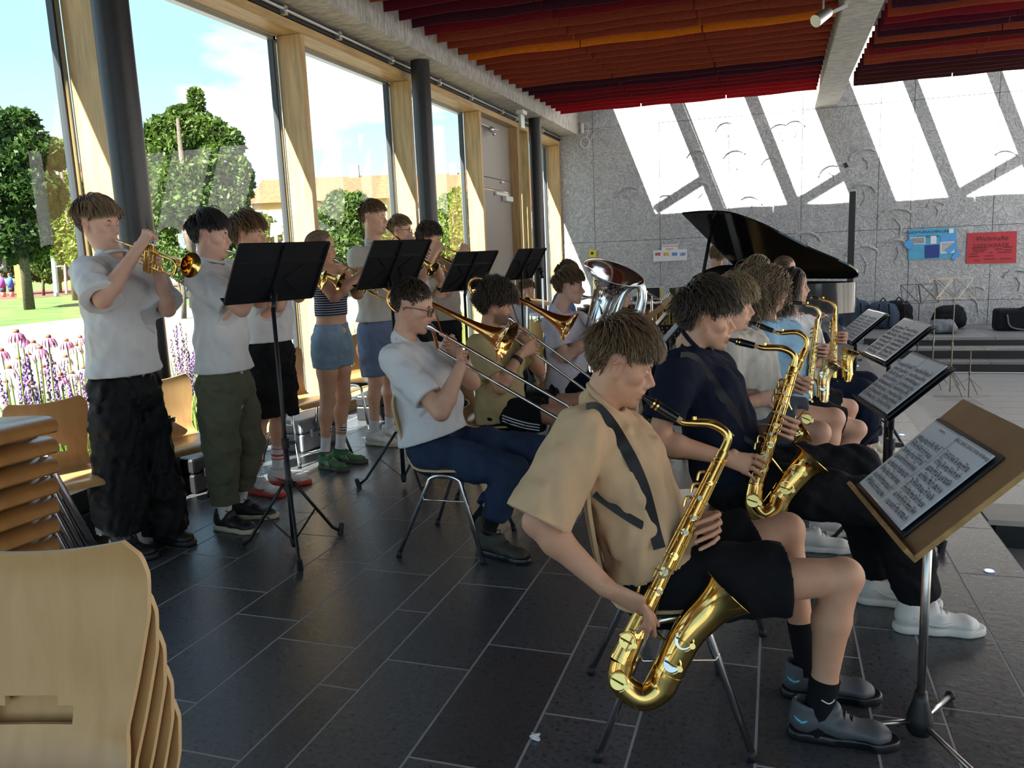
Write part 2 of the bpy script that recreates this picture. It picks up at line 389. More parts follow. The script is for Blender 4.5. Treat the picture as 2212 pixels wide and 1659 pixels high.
for i in range(len(PY) - 1):
    if abs(PY[i] - 11.0) < .01: continue
    window(n, PY[i] + .075, PY[i + 1]); n += 1
window(n, 12.86, 13.32)
# door bay
DR = wthing('door_1', None, None, (-4.1, 11.1, 0)); DR['kind'] = 'structure'
DG = mat('door_grey', (.30, .27, .24), .45)
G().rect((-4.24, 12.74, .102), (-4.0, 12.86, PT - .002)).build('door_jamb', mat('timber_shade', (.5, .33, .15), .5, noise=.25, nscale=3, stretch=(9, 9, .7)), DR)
G().rect((-4.2, 11.08, .10), (-4.14, 12.735, 2.43)).build('door_leaf', DG, DR, bevel=.004)
G().rect((-4.2, 11.08, 2.445), (-4.14, 12.735, 2.60)).build('transom_panel', DG, DR, bevel=.004)
G().rect((-4.2, 11.08, 2.612), (-4.14, 12.735, PT - .002)).build('upper_panel', DG, DR, bevel=.004)
G().rect((-4.135, 11.9, 2.36), (-4.10, 12.5, 2.41)).rect((-4.135, 12.25, 2.28), (-4.06, 12.6, 2.36)).build('door_closer', WHITEP, DR, bevel=.006)
G().rect((-4.135, 12.2, 2.56), (-4.11, 12.32, 2.59)).build('sensor', WHITEP, DR)
G().cyl((-4.09, 11.3, 3.33), (-4.09, 12.05, 3.33), .012).ball((-4.07, 11.7, 3.30), .045).ball((-4.05, 11.75, 3.24), .03).build('opener_rod', ALU, DR)
G().cyl((-4.09, 12.6, .95), (-4.09, 12.6, 1.4), .014).build('door_handle', ALU, DR)
# rails for the blinds
G().rect((-4.12, YF, HT + .004), (-3.99, YB, 3.665)).build('trim_1', BLACKRAIL, kind='structure')
g = G().cyl((-3.965, YF, 3.585), (-3.965, YB - .02, 3.585), .014, seg=10).cyl((-3.975, YF, 3.635), (-3.975, YB - .02, 3.635), .008, seg=8)
T1 = bpy.data.objects['trim_1']; g.build('blind_tube', ALU, T1, smooth=True)
for y in (5.2, 6.2, 7.1, 8.2, 9.5, 10.6, 11.9, 12.6, 14.1): G().rect((-3.99, y, 3.54), (-3.945, y + .05, 3.612)).ball((-3.945, y + .025, 3.57), .018).build('tube_bracket', ALU, T1)
G().rect((-4.6, YF, 3.625), (-3.63, YB, 4.6)).build('trim_2', CONCB, kind='structure')
# round steel columns
for y, lab in ((4.1, 'round black steel column behind the leftmost trumpeter'), (8.6, 'round black steel column behind the bespectacled trumpeter'), (13.1, 'round black steel column nearest the concrete back wall')):
    c = wthing('steel_column', lab, 'column', (-3.8, y, 0), 'round steel columns along the windows')
    G().cyl((-3.8, y, 0), (-3.8, y, 3.62), .105, seg=32).build('shaft', DARKSTEEL, c, smooth=True, angle=40)
    G().cyl((-3.8, y, 0.001), (-3.8, y, .015), .135, seg=32).build('base_plate', DARKSTEEL, c)
# ================================================================== ceiling, slats, skylight
CE = G().rect((-4.6, YF, 4.42), (5.2, 13.0, 4.62)).build('ceiling', SLAB, kind='structure')
for y in (-3.2, -.2, 2.8, 5.8, 8.8, 11.8): G().rect((5.2, y, 4.42), (XR, y + .12, 4.6)).build('skylight_bar', PLASTER, CE)  # bars over an unseen roof opening, added to let in bounce light
G().rect((.59, YF, 3.74), (.96, YB, 4.6)).build('concrete_beam', CONCB, CE, bevel=.008)
SLC = {'d': (.045, .010, .020), 'm': (.085, .008, .016), 'c': (.16, .010, .016), 'r': (.235, .042, .020), 'o': (.62, .16, .012), 'b': (.32, .010, .014), 'k': (.05, .012, .012)}
SLM = {k: mat('felt_' + k, v, .95, spec=.1, noise=.12, nscale=30, bump=.1, bscale=200, sheen=.0) for k, v in SLC.items()}
ROWS = 'mmdcrrrorrrrrrddcccbbb'; ROWS2 = 'kmdkdrmdrcmdrkcrrdkkkk'
def slat(x0, x1, y, z0, z1, m, g=None):
    n = 9; t = np.linspace(0, 1, n); X = x0 + (x1 - x0) * t
    zb = z0 + .010 * np.sin(t * 5 + y * 3 + x0) * (t * (1 - t)) * 4 ; yo = .010 * np.sin(t * 6.3 + y * 7 + x0 * 2)
    f = np.stack([X, y + yo - .009, zb], 1); b = np.stack([X, y + yo + .009, zb], 1)
    V = np.concatenate([f, np.stack([X, f[:, 1], np.full(n, z1)], 1), b, np.stack([X, b[:, 1], np.full(n, z1)], 1)])
    F = []
    for i in range(n - 1):
        F += [(i, i + 1, n + i + 1, n + i), (2 * n + i + 1, 2 * n + i, 3 * n + i, 3 * n + i + 1), (i + 1, i, 2 * n + i, 2 * n + i + 1)]
    F += [(0, n, 3 * n, 2 * n), (n - 1, 2 * n + n - 1, 3 * n + n - 1, n + n - 1)]
    if g is not None: g.add(V, F); return
    G().add(V, F).build('ceiling_slat', m, CE)
for k in range(22):
    y = 7.2 + .309 * k
    for x0, x1 in ((-3.52, -2.15), (-2.15, -.80), (-.80, .555)):
        if x0 > -1 and k < 3: continue
        slat(x0 + .008, x1 - .008, y + (.02 if x0 > -3 else 0), 3.75, 3.96, SLM[ROWS[k]])
    for x0, x1 in ((1.06, 2.40), (2.40, 3.75), (3.75, 5.1)):
        if k > 8 or x0 < 1.1: slat(x0 + .008, x1 - .008, y, 3.75, 3.96, SLM[ROWS2[k]])
hid = {k: G() for k in 'rcmdo'}
for k in range(1, 24):
    y = 7.2 - .309 * k; m = 'rrcmrrdrrorcmrrrrcdrrmrr'[k]
    for x0, x1 in ((-3.5, -2.15), (-2.15, -.80), (-.80, .55), (1.06, 2.4), (2.4, 3.75), (3.75, 5.1), (5.1, 7.2)): slat(x0 + .008, x1 - .008, y, 3.75, 3.96, None, hid[m])
for k in range(3):
    slat(-.79, .55, 7.2 + .309 * k, 3.75, 3.96, None, hid['m'])
for k in hid:
    if hid[k].n: hid[k].build('slat_field', SLM[k], CE, kind='stuff')
# skylight strip along the wall: bars across, braces in every second bay
for x in (-3.33, -1.955, -.645, 1.92, 3.16, 4.45, 5.75, 7.0): G().rect((x - .095 if x > -3 else -4.6, 12.9, 4.42), (x + .095 if x > -3 else -3.13, YB, 4.52)).build('skylight_bar', PLASTER, CE)
for x in (-3.08, -.53, 2.02, 4.6): G().bar((x, 13.28, 4.47), (x + 1.12, 13.77, 4.47), .115, .06).build('skylight_brace', PLASTER, CE)
G().bar((-1.83, 12.9, 4.5), (-1.83, YB, 4.5), .02, .05).build('skylight_brace', PLASTER, CE)
G().quad((-4.5, 12.9, 4.53), (XR, 12.9, 4.53), (XR, YB, 4.53), (-4.5, YB, 4.53)).build('skylight_pane', glassmat('roof_glass', (.97, .98, .98), 1.3), CE)
# ================================================================== the unseen sides of the hall, front glazed and right wall white to brighten it
G().rect((XR, YF, -.6), (XR + .3, YB, 5.0)).build('wall_right', PLASTER, kind='structure')
wf = G().rect((-4.4, YF - .3, -.6), (XR, YF, .05)).rect((-4.4, YF - .3, 4.2), (XR, YF, 5.0))
for x in (-4.4, -2., .4, 2.8, 5.2, 7.6): wf.rect((x, YF - .3, .05), (x + .1, YF, 4.2))
wf.build('wall_front', PLASTER, kind='structure')
G().quad((-4.4, YF - .15, .05), (XR, YF - .15, .05), (XR, YF - .15, 4.2), (-4.4, YF - .15, 4.2)).build('pane', GLASS, bpy.data.objects['wall_front'])
# ================================================================== fittings
ex = wthing('emergency_light', 'white box emergency light hanging under the beam above the door', 'light', tuple(aty(1128, 262, 12.3)))
c = aty(1126, 238, 12.3); G().box(c, (.12, .22, .13)).build('housing', WHITEP, ex, bevel=.01); G().box(c - A([0, 0, .17]), (.04, .2, .2)).build('diffuser', mat('diffuser', (.55, .62, .55), .3), ex, bevel=.006)
G().cyl(c + A([0, 0, .06]), c + A([0, 0, .2]), .012).build('hanger', ALU, ex)
sp = wthing('spotlight', 'small grey spotlight fixed under the ceiling slats by the beam', 'light', tuple(gnd(1775, 35, 3.62)))
c = gnd(1778, 36, 3.6); G().cyl(c + A([-.07, -.07, -.05]), c + A([.05, .05, .05]), .06, .05, 16).build('head', ALU, sp, smooth=True, angle=40); G().bar(c, c + A([.22, .1, .10]), .03, .03).build('arm', ALU, sp)
G().cyl(c + A([0, 0, 0]), c + A([0, 0, .16]), .01).build('stem', ALU, sp)
cc = wthing('wall_cable', 'white coiled cable with plug hung high on the concrete corner', 'cable', tuple(aty(1263, 305, YB - .05)))
c = aty(1264, 308, YB - .03); t = np.linspace(0, 6 * PI, 60); P = c + np.stack([np.cos(t) * .085, -.004 * np.sin(t * .3), np.sin(t) * .1], 1); G().tube(P, .008, 6).build('coil', WHITEP, cc, smooth=True)
c2 = aty(1258, 277, YB - .03); G().box(c2, (.05, .04, .18)).build('plug', WHITEP, cc, bevel=.01); G().tube(spline([c2 + A([.03, 0, .08]), c2 + A([.12, 0, .05]), c2 + A([.1, 0, -.12]), c + A([.03, 0, .1])], 6), .005, 6).build('lead', WHITEP, cc, smooth=True)
# blue floor lights
BLU = mat('blue_led', (.05, .12, .9), .3, emit=(.08, .2, 1), estr=3.0)
for k, (px, py) in enumerate([(2137, 1234), (1948, 940), (1888, 850), (1868, 818), (1851, 791)]):
    c = gnd(px, py, 0); nth = ['nearest the white sneaker', 'under the middle music stand', 'third from the wooden lectern', 'fourth along the row', 'farthest along the row'][k]
    t = wthing('floor_light', 'round blue floor light in white ring, ' + nth, 'light', tuple(c), 'blue lights let into the floor')
    G().cyl(c, c + A([0, 0, .003]), .024, seg=20).build('rim', WHITEP, t); G().cyl(c + A([0, 0, .003]), c + A([0, 0, .0045]), .017, seg=20).build('lens', BLU, t)
rb = wthing('ramp_board', 'pale board with small printed text lying over the floor steps', 'board', (1.5, 5.2, -.16))
G().rect((1.08, 4.62, -.035), (2.1, 4.92, -.006)).build('panel', mat('pale_board', (.42, .39, .35), .6, noise=.1, nscale=4), rb)
G().rect((1.12, 4.63, -.158), (1.3, 4.9, -.036)).build('support', RISER, rb)
# ================================================================== outside
GZ = -.12
def leafmat(name, c, c2):
    m = bpy.data.materials.new(name); m.use_nodes = True; nt = m.node_tree; b = nt.nodes['Principled BSDF']; b.inputs['Roughness'].default_value = .55; b.inputs['Specular IOR Level'].default_value = .3
    g = N(nt, 'ShaderNodeNewGeometry'); n = N(nt, 'ShaderNodeTexNoise', inp={'Scale': 1.3, 'Detail': 6, 'Roughness': .75}); L_(nt, g.outputs['Position'], n.inputs['Vector'])
    r = N(nt, 'ShaderNodeValToRGB'); L_(nt, n.outputs[0], r.inputs[0]); r.color_ramp.elements[0].position = .35; r.color_ramp.elements[1].position = .65; r.color_ramp.elements[0].color = (*c, 1); r.color_ramp.elements[1].color = (*c2, 1)
    L_(nt, r.outputs[0], b.inputs['Base Color']); tr = N(nt, 'ShaderNodeBsdfTranslucent'); L_(nt, r.outputs[0], tr.inputs[0])
    ms = N(nt, 'ShaderNodeMixShader', inp={0: .4}); o = nt.nodes['Material Output']; L_(nt, b.outputs[0], ms.inputs[1]); L_(nt, tr.outputs[0], ms.inputs[2]); L_(nt, ms.outputs[0], o.inputs[0]); return m
LEAF = leafmat('leaf_green', (.028, .065, .010), (.11, .17, .028)); LEAFD = leafmat('leaf_dark', (.012, .035, .008), (.055, .11, .018)); LEAFY = leafmat('leaf_lime', (.09, .15, .018), (.22, .28, .045)); BARK = mat('bark', (.10, .075, .055), .9, noise=.4, nscale=12)
LAWN = mat('lawn', (.085, .155, .022), .9, noise=.45, nscale=.6, detail=10); PATH = mat('paving', (.165, .15, .132), .85, noise=.22, nscale=1.2, detail=9); TRACK = mat('running_track', (.26, .055, .04), .9, noise=.12, nscale=.4); SOIL = mat('soil', (.10, .085, .05), .95, noise=.4, nscale=10)
G().rect((-300, -60, GZ - .3), (-4.46, 320, GZ)).build('ground', LAWN, kind='structure'); GR = bpy.data.objects['ground']
G().rect((-22, -50, GZ), (-6.4, 200, GZ + .012)).build('paved_path', PATH, GR)
G().rect((-58, -60, GZ), (-44, 200, GZ + .012)).build('red_track', TRACK, GR)
G().rect((-6.4, -8, GZ), (-4.46, 30, GZ + .05)).build('flower_bed', SOIL, GR)
G().rect((-6.46, -8, GZ), (-6.38, 30, GZ + .07)).build('bed_edging', mat('edging', (.38, .35, .31), .8), GR)
def leaves(blobs, n, size, seed, flat=.5):
    r = np.random.default_rng(seed); w = A([b[3] * b[4] * b[5] for b in blobs]) ** .67; w /= w.sum(); P = []
    for b, k in zip(blobs, r.multinomial(n, w)):
        d = r.normal(size=(k, 3)); d /= np.linalg.norm(d, axis=1)[:, None]; rad = r.uniform(.45, 1.06, (k, 1)) ** .5
        P.append(A(b[:3]) + d * rad * A(b[3:6]))
    P = np.concatenate(P); n = len(P); s = size * r.uniform(.6, 1.4, (n, 1))
    u = r.normal(size=(n, 3)); u /= np.linalg.norm(u, axis=1)[:, None]; v = np.cross(u, r.normal(size=(n, 3))); v /= np.linalg.norm(v, axis=1)[:, None]
    V = np.stack([P - u * s, P + v * s * flat, P + u * s, P - v * s * flat], 1).reshape(-1, 3)
    return V, np.arange(4 * n).reshape(-1, 4)
def tree(name, label, px, py, D, blobs, lm, n, size, trunk_h, seed, group=None, cat='tree', rt=.22):
    """px,py: where the trunk meets the ground; D: metres from the camera along the view axis; blobs in px of the photo"""
    c = atdepth(px, py, D); base = A([c[0], c[1], GZ]); k = D / FPX
    t = thing(name, label, cat, base, 0, group); bl = []
    for bx, by, rx, ry in blobs:
        q = atdepth(bx, by, D + random.uniform(-.15, .15) * rx * k) - base; bl.append((*q, rx * k, rx * k * .9, ry * k))
    V, F = leaves(bl, n, size, seed); me = rawmesh('crown', V, F); o = link('crown', me, lm, t, 'stuff')
    g = G(); top = max(b[2] for b in bl)
    g.tube([(0, 0, 0), (.1, 0, top * .4), (0, .1, top * .9)], [rt, rt * .75, rt * .25], 8)
    for b in bl[:7]: g.tube(spline([(0, 0, max(.3, b[2] * .35)), (b[0] * .5, b[1] * .5, b[2] * .75), (b[0], b[1], b[2])], 4), [rt * .4] * 4 + [rt * .25] * 4 + [rt * .1], 6)
    g.build('trunk', BARK, t, smooth=True); return t
tree('broadleaf_tree', 'tall green broadleaf tree with a pointed top in the second window', 420, 640, 30,
     [(425, 220, 18, 34), (395, 265, 40, 38), (350, 285, 34, 36), (440, 290, 40, 44), (325, 310, 26, 38), (385, 330, 62, 48), (470, 300, 28, 44), (505, 315, 24, 40), (470, 360, 52, 50), (400, 390, 72, 52), (340, 370, 40, 52), (520, 390, 30, 52), (440, 440, 80, 50), (370, 455, 60, 46), (500, 450, 42, 46)], LEAF, 26000, .115, 5, 1, 'trees outside')
tree('dark_tree', 'large dark green tree filling the leftmost window', 60, 640, 34,
     [(40, 270, 46, 36), (-30, 300, 80, 70), (70, 310, 40, 36), (20, 350, 80, 52), (100, 330, 46, 30), (-20, 430, 100, 80), (70, 420, 70, 60), (30, 510, 80, 60), (120, 350, 26, 18)], LEAFD, 24000, .14, 6, 2, 'trees outside')
tree('lime_tree', 'lime green tree beside the first timber post', 165, 640, 42, [(150, 420, 40, 44), (175, 470, 44, 56), (140, 510, 46, 60), (190, 540, 50, 50), (120, 330, 34, 30)], LEAFY, 14000, .15, 5, 3, 'trees outside')
tree('hedge_shrub', 'green shrub beyond the track under the basketball board', 92, 622, 52, [(92, 570, 26, 28), (110, 590, 22, 22)], LEAF, 3000, .14, 1, 4, 'shrubs outside', 'shrub', .1)
tree('tall_shrub', 'dark green shrub between the girl and the tall trumpeter', 730, 640, 33, [(735, 450, 36, 38), (760, 480, 44, 60), (700, 500, 42, 50), (740, 540, 60, 50), (775, 440, 22, 26)], LEAF, 13000, .12, 3, 5, 'shrubs outside', 'shrub', .1)
tree('tall_shrub', 'pale green shrub behind the curly haired trumpeter', 985, 640, 33, [(965, 470, 24, 50), (990, 450, 28, 44), (975, 540, 40, 60), (1000, 510, 24, 50)], LEAFY, 9000, .12, 3, 6, 'shrubs outside', 'shrub', .1)
tree('tall_shrub', 'lime shrub seen through the last window by the concrete wall', 1190, 640, 33, [(1190, 450, 26, 44), (1195, 540, 34, 70)], LEAFY, 4000, .12, 3, 7, 'shrubs outside', 'shrub', .1)
tree('low_shrub', 'low green shrub behind the black haired trumpeter', 390, 620, 24, [(395, 575, 30, 34), (372, 560, 26, 26)], LEAF, 3500, .09, 1, 8, 'shrubs outside', 'shrub', .08)
for px, D, bl, lm, n, lab in ((130, 56, [(-10, 470, 70, 90), (60, 470, 70, 90), (120, 480, 70, 90), (200, 520, 60, 70), (20, 560, 90, 40), (110, 570, 90, 40), (200, 570, 60, 40)], LEAFD, 24000, 'dark hedge behind the basketball hoop'), (480, 46, [(330, 490, 40, 60), (400, 500, 60, 60), (480, 490, 60, 70), (560, 520, 50, 60), (350, 560, 60, 40), (440, 560, 70, 40), (540, 565, 70, 36)], LEAF, 20000, 'green hedge below the tall broadleaf tree'), (820, 44, [(690, 530, 60, 60), (780, 530, 70, 60), (870, 540, 60, 50), (950, 550, 60, 50), (1020, 550, 50, 56), (1100, 540, 60, 60), (1190, 530, 50, 60)], LEAF, 18000, 'green hedge behind the middle music stands')):
    tree('hedge', lab, px, 620, D, bl, lm, n, .15, 1, int(px), 'hedges outside', 'hedge', .1)
# ---- houses
TILE = mat('roof_tile', (.26, .075, .032), .85, noise=.25, nscale=2.2, detail=8); YW = mat('yellow_render', (.50, .34, .14), .85, noise=.06); WW = mat('white_render', (.55, .53, .48), .85, noise=.05); PANE = mat('house_glass', (.25, .32, .38), .1, spec=.7); FRW = mat('house_frame', (.85, .85, .83), .5)
def house(name, label, D, x0, x1, yeave0, yeave1, yridge0, yridge1, wall, rows, cols, depth=11, z_off=0):
    a = atdepth(x0, yeave0, D); b = atdepth(x1, yeave1, D * 1.0); ze = (a[2] + b[2]) / 2; zr = (atdepth(x0, yridge0, D)[2] + atdepth(x1, yridge1, D)[2]) / 2
    a[2] = b[2] = GZ; t = wthing(name, label, 'house', tuple(a)); d = unit(b - a); n = A([d[1], -d[0], 0])
    if (CAM - a) @ n < 0: n = -n
    L = np.linalg.norm(b - a); H = ze - GZ; bk = -n * depth; up = A([0, 0, 1.])
    G().prism([a, b, b + bk, a + bk], up * H).build('wall', wall, t)
    e = n * .5; r0 = a + bk / 2 - d * .4; r1 = b + bk / 2 + d * .4; zz = up * (H + (zr - ze) * 1.6)
    g = G(); g.quad(a + e - d * .4 + up * (H - .1), b + e + d * .4 + up * (H - .1), r1 + zz, r0 + zz); g.quad(b + bk - e + d * .4 + up * (H - .1), a + bk - e - d * .4 + up * (H - .1), r0 + zz, r1 + zz); g.build('roof', TILE, t)
    for P, q in ((a, r0), (b, r1)): G().add([P + up * H, P + bk + up * H, P + bk / 2 + zz], [(0, 1, 2)]).build('gable', wall, t)
    R = np.stack([d, n, up], 1)
    for j in range(rows):
        for i in range(cols):
            c = a + d * (L * (i + .5) / cols) + up * (H - 1.5 - j * 2.9) + n * .03
            f = G().box(c, (1.25, .1, 1.5), R).build('house_window', FRW, t); G().box(c + n * .05, (1.05, .04, 1.3), R).build('window_pane', PANE, f, origin=t.location)
    for s in (.25, .7):
        c = a + bk / 2 + d * L * s + zz + up * .3; G().box(c, (.9, .7, 1.6), R).build('chimney', mat('chimney', (.5, .45, .42), .9), t)
house('apartment_house', 'yellow apartment house with orange tiled roof behind the tree', 75, 545, 835, 446, 418, 405, 384, YW, 3, 9)
house('terraced_house', 'pale house with orange tiled roof behind the tall trumpeter', 88, 780, 1060, 440, 432, 398, 388, WW, 2, 8)
house('terraced_house', 'orange roofed house at the far end past the door', 92, 1040, 1260, 446, 440, 392, 384, WW, 2, 6)
house('white_house', 'white house with red roof low behind the black column', 70, 300, 410, 470, 462, 430, 424, WW, 3, 3)
house('red_roof_house', 'small red roofed house top between the left trees', 110, 110, 180, 400, 396, 378, 372, mat('pink_render', (.7, .5, .4), .85), 1, 3)
# ---- sports ground
WPT = mat('white_paint', (.75, .77, .78), .4); YEL = mat('yellow_pad', (.85, .52, .02), .5); PNK = mat('pink_paint', (.75, .28, .30), .5)
def pole_at(px, py, D): q = atdepth(px, py, D); return A([q[0], q[1], GZ])
bh = wthing('basketball_hoop', 'basketball hoop with yellow padded post and pale backboard', 'basketball hoop', tuple(pole_at(46, 628, 48)))
b0 = pole_at(46, 628, 48); T_ = lambda x, y: atdepth(x, y, 48)
G().bar(b0, T_(40, 567), .38, .38, CR).build('padding', YEL, bh); G().bar(T_(40, 567), T_(38, 553), .22, .22, CR).bar(T_(38, 553), T_(80, 532), .2, .2).build('post', WPT, bh)
G().prism([T_(56, 518), T_(94, 516), T_(97, 546), T_(60, 545)], CF * .08).build('backboard', mat('board_grey', (.55, .57, .6), .4), bh)
G().bar(T_(60, 518), T_(84, 532), .06, .06).bar(T_(92, 517), T_(60, 540), .06, .06).build('strut', WPT, bh)
fp = wthing('court_post', 'grey steel court post with white bars behind the leftmost trumpeter', 'post', tuple(pole_at(120, 628, 50)))
T_ = lambda x, y: atdepth(x, y, 50)
G().bar(T_(112, 518), pole_at(121, 628, 50), .22, .22, CR).build('upright', mat('steel_grey', (.35, .38, .42), .4, metal=.6), fp); G().bar(T_(114, 537), T_(136, 532), .06, .06).bar(T_(118, 576), T_(138, 574), .06, .06).bar(T_(124, 538), T_(124, 564), .05, .05).build('crossbar', WPT, fp)
pb = wthing('climbing_frame', 'pink painted metal bar frame behind the court post', 'frame', tuple(pole_at(142, 628, 54)))
T_ = lambda x, y: atdepth(x, y, 54)
G().bar(T_(136, 530), T_(230, 536), .14, .14).bar(T_(137, 530), pole_at(142, 622, 54), .12, .12, CR).bar(T_(230, 536), pole_at(232, 625, 54), .12, .12, CR).build('frame', PNK, pb)
gl = wthing('goal', 'white goal frame on the grass behind the yellow post', 'goal', tuple(pole_at(60, 612, 62)))
T_ = lambda x, y: atdepth(x, y, 62)
G().bar(T_(-20, 571), T_(58, 569), .13, .13).bar(T_(58, 569), pole_at(63, 610, 62), .13, .13, CR).bar(T_(-20, 571), pole_at(-18, 612, 62), .13, .13, CR).build('frame', WPT, gl)
for px, col, lab in ((24, (.05, .15, .65), 'small distant child in blue shirt on the red track'), (6, (.22, .06, .25), 'small distant child in purple shirt on the red track')):
    b0 = pole_at(px, 622, 52); t = tag(G().tube([b0 + A([0, 0, .0]), b0 + A([0, 0, .7])], [.12, .16], 10).tube([b0 + A([0, 0, .68]), b0 + A([0, 0, 1.0]), b0 + A([0, 0, 1.2]), b0 + A([0, 0, 1.28])], [.17, .2, .19, .06], 12).ball(b0 + A([0, 0, 1.4]), (.1, .1, .13)).tube([b0 + A([-.2, -.05, 1.18]), b0 + A([-.28, -.1, .75])], [.055, .04], 8).tube([b0 + A([.2, .05, 1.18]), b0 + A([.28, .1, .75])], [.055, .04], 8)
            .build('person', mat('kid_' + str(px), (.5, .33, .25), .7), smooth=True, origin=tuple(b0), loc=tuple(b0)), lab, 'person', 'children on the track')
    G().tube([(0, 0, .62), (0, 0, 1.0), (0, 0, 1.2), (0, 0, 1.27)], [.19, .22, .215, .1], 12).build('shirt', mat('kidshirt_' + str(px), col, .8), t, smooth=True)
    G().tube([(0, 0, .35), (0, 0, .66)], [.16, .19], 10).build('shorts', mat('kidshorts', (.03, .03, .05), .8), t, smooth=True); G().ball((0, 0, 1.44), (.11, .11, .115)).build('hair', mat('kidhair', (.1, .05, .02), .7), t, smooth=True)
lp = wthing('advert_pillar', 'round pillar painted with blue and yellow blots outside', 'pillar', tuple(pole_at(425, 618, 40)))
b0 = pole_at(425, 618, 40); m = mat('blotted', (.85, .75, .25), .6, col2=(.05, .12, .6), nscale=7, detail=1, lo=.46, hi=.5)
G().cyl(b0, b0 + A([0, 0, 3.2]), .62, seg=24).build('drum', m, lp, smooth=True, angle=40); G().cyl(b0 + A([0, 0, 3.2]), b0 + A([0, 0, 3.35]), .7, seg=24).build('cap', FRW, lp)
sgn = wthing('banner_flag', 'narrow pale upright banner before the tree', 'banner', tuple(pole_at(405, 620, 38)))
q0, q1 = atdepth(396, 440, 38), atdepth(407, 486, 38); G().prism([atdepth(396, 440, 38), atdepth(404, 442, 38), atdepth(408, 486, 38), atdepth(399, 487, 38)], CF * .06).build('cloth', WPT, sgn); G().bar(atdepth(403, 487, 38), pole_at(408, 618, 38), .08, .08, CR).build('mast', WPT, sgn)
cc_ = wthing('white_cube_sign', 'tilted pale square panel by the second timber post', 'panel', tuple(pole_at(595, 600, 30)))
G().prism([atdepth(585, 482, 30), atdepth(606, 480, 30), atdepth(610, 505, 30), atdepth(583, 512, 30)], CF * .05).build('board', WPT, cc_); G().bar(atdepth(596, 505, 30), pole_at(600, 600, 30), .1, .1, CR).build('leg', WPT, cc_)
# ---- planting bed
STEM = leafmat('stem_green', (.13, .20, .03), (.26, .32, .085)); GRS = leafmat('grass_blade', (.11, .20, .022), (.27, .35, .08))
def blades(n, x0, x1, y0, y1, h0, h1, seed, w=.006):
    r = np.random.default_rng(seed); x = r.uniform(x0, x1, n); y = r.uniform(y0, y1, n); h = r.uniform(h0, h1, n); a = r.uniform(0, 2 * PI, n); l = r.uniform(.05, .3, n) * h; ww = w * r.uniform(.6, 1.5, n)
    dx, dy = np.cos(a), np.sin(a); B = np.stack([x, y, np.full(n, GZ)], 1); d = np.stack([dx, dy, 0 * dx], 1); s = np.stack([-dy, dx, 0 * dx], 1) * ww[:, None]
    m_ = B + d * (l * .35)[:, None] + A([0, 0, 1.]) * (h * .6)[:, None]; t_ = B + d * l[:, None] + A([0, 0, 1.]) * h[:, None]
    V = np.stack([B - s, B + s, m_ + s * .8, m_ - s * .8, t_], 1).reshape(-1, 3); i = np.arange(n)[:, None] * 5
    return V, np.concatenate([i + A([[0, 1, 2, 3]]), i + A([[3, 2, 4, 4]])])
def stuffmesh(name, V, F, m, label, cat):
    F = [tuple(dict.fromkeys(f)) for f in F.tolist()]; o = link(name, rawmesh(name, V, F), m); tag(o, label, cat, kind='stuff'); return o
V, F = blades(9000, -6.3, -4.6, 1.0, 15, .25, .75, 21); stuffmesh('bed_grass', V, F, GRS, 'tall green grass and stems growing against the windows', 'grass')
V, F = leaves([(-5.3 + random.uniform(-.5, .5), 2 + k * .45, .12, .35, .35, .22) for k in range(28)], 9000, .035, 31); stuffmesh('bed_foliage', V, F, LEAF, 'low leafy ground cover in the planting bed', 'plants')
PETAL = mat('petal_pink', (.55, .15, .33), .6, noise=.25, nscale=60); PETALW = mat('petal_pale', (.60, .42, .50), .6); CONE = mat('cone_brown', (.22, .07, .03), .7); SALV = mat('salvia_violet', (.20, .07, .42), .7, noise=.4, nscale=40); SALVP = mat('salvia_pale', (.55, .35, .50), .7, noise=.3, nscale=40)
def cone_mesh():
    s, c, p = G(), G(), G()
    s.tube(spline([(0, 0, 0), (.01, .0, .4), (0, .01, .8)], 4), [.005] * 8 + [.004], 6)
    c.ball((0, .01, .81), (.017, .017, .014), 10, 6)
    for k in range(13):
        a = 2 * PI * k / 13; d = A([math.cos(a), math.sin(a), 0]); t = A([-d[1], d[0], 0]); o = A([0, .01, .803])
        q = [o + d * .012, o + d * .034 - A([0, 0, .012]), o + d * .045 - A([0, 0, .040]), o + d * .046 - A([0, 0, .062])]
        p.grid([[q[0] - t * .003, q[0] + t * .003], [q[1] - t * .0065, q[1] + t * .0065], [q[2] - t * .006, q[2] + t * .006], [q[3] - t * .002, q[3] + t * .002]])
    return s.mesh('stem', True), c.mesh('cone', True), p.mesh('petals', True)
ms_, mc_, mp_ = cone_mesh(); ms_.materials.append(STEM); mc_.materials.append(CONE); mp_.materials.append(PETAL); mp2_ = mp_.copy(); mp2_.materials.clear(); mp2_.materials.append(PETALW)
fl = [(35, 722, 0), (50, 735, 0), (70, 745, 1), (84, 757, 0), (102, 733, 0), (147, 740, 0), (165, 750, 1), (172, 733, 0), (4, 762, 0), (38, 780, 1), (95, 797, 0), (145, 775, 1), (60, 770, 1), (20, 800, 1), (120, 790, 1), (180, 800, 1), (128, 815, 0), (158, 810, 1), (12, 830, 1), (70, 835, 1)]
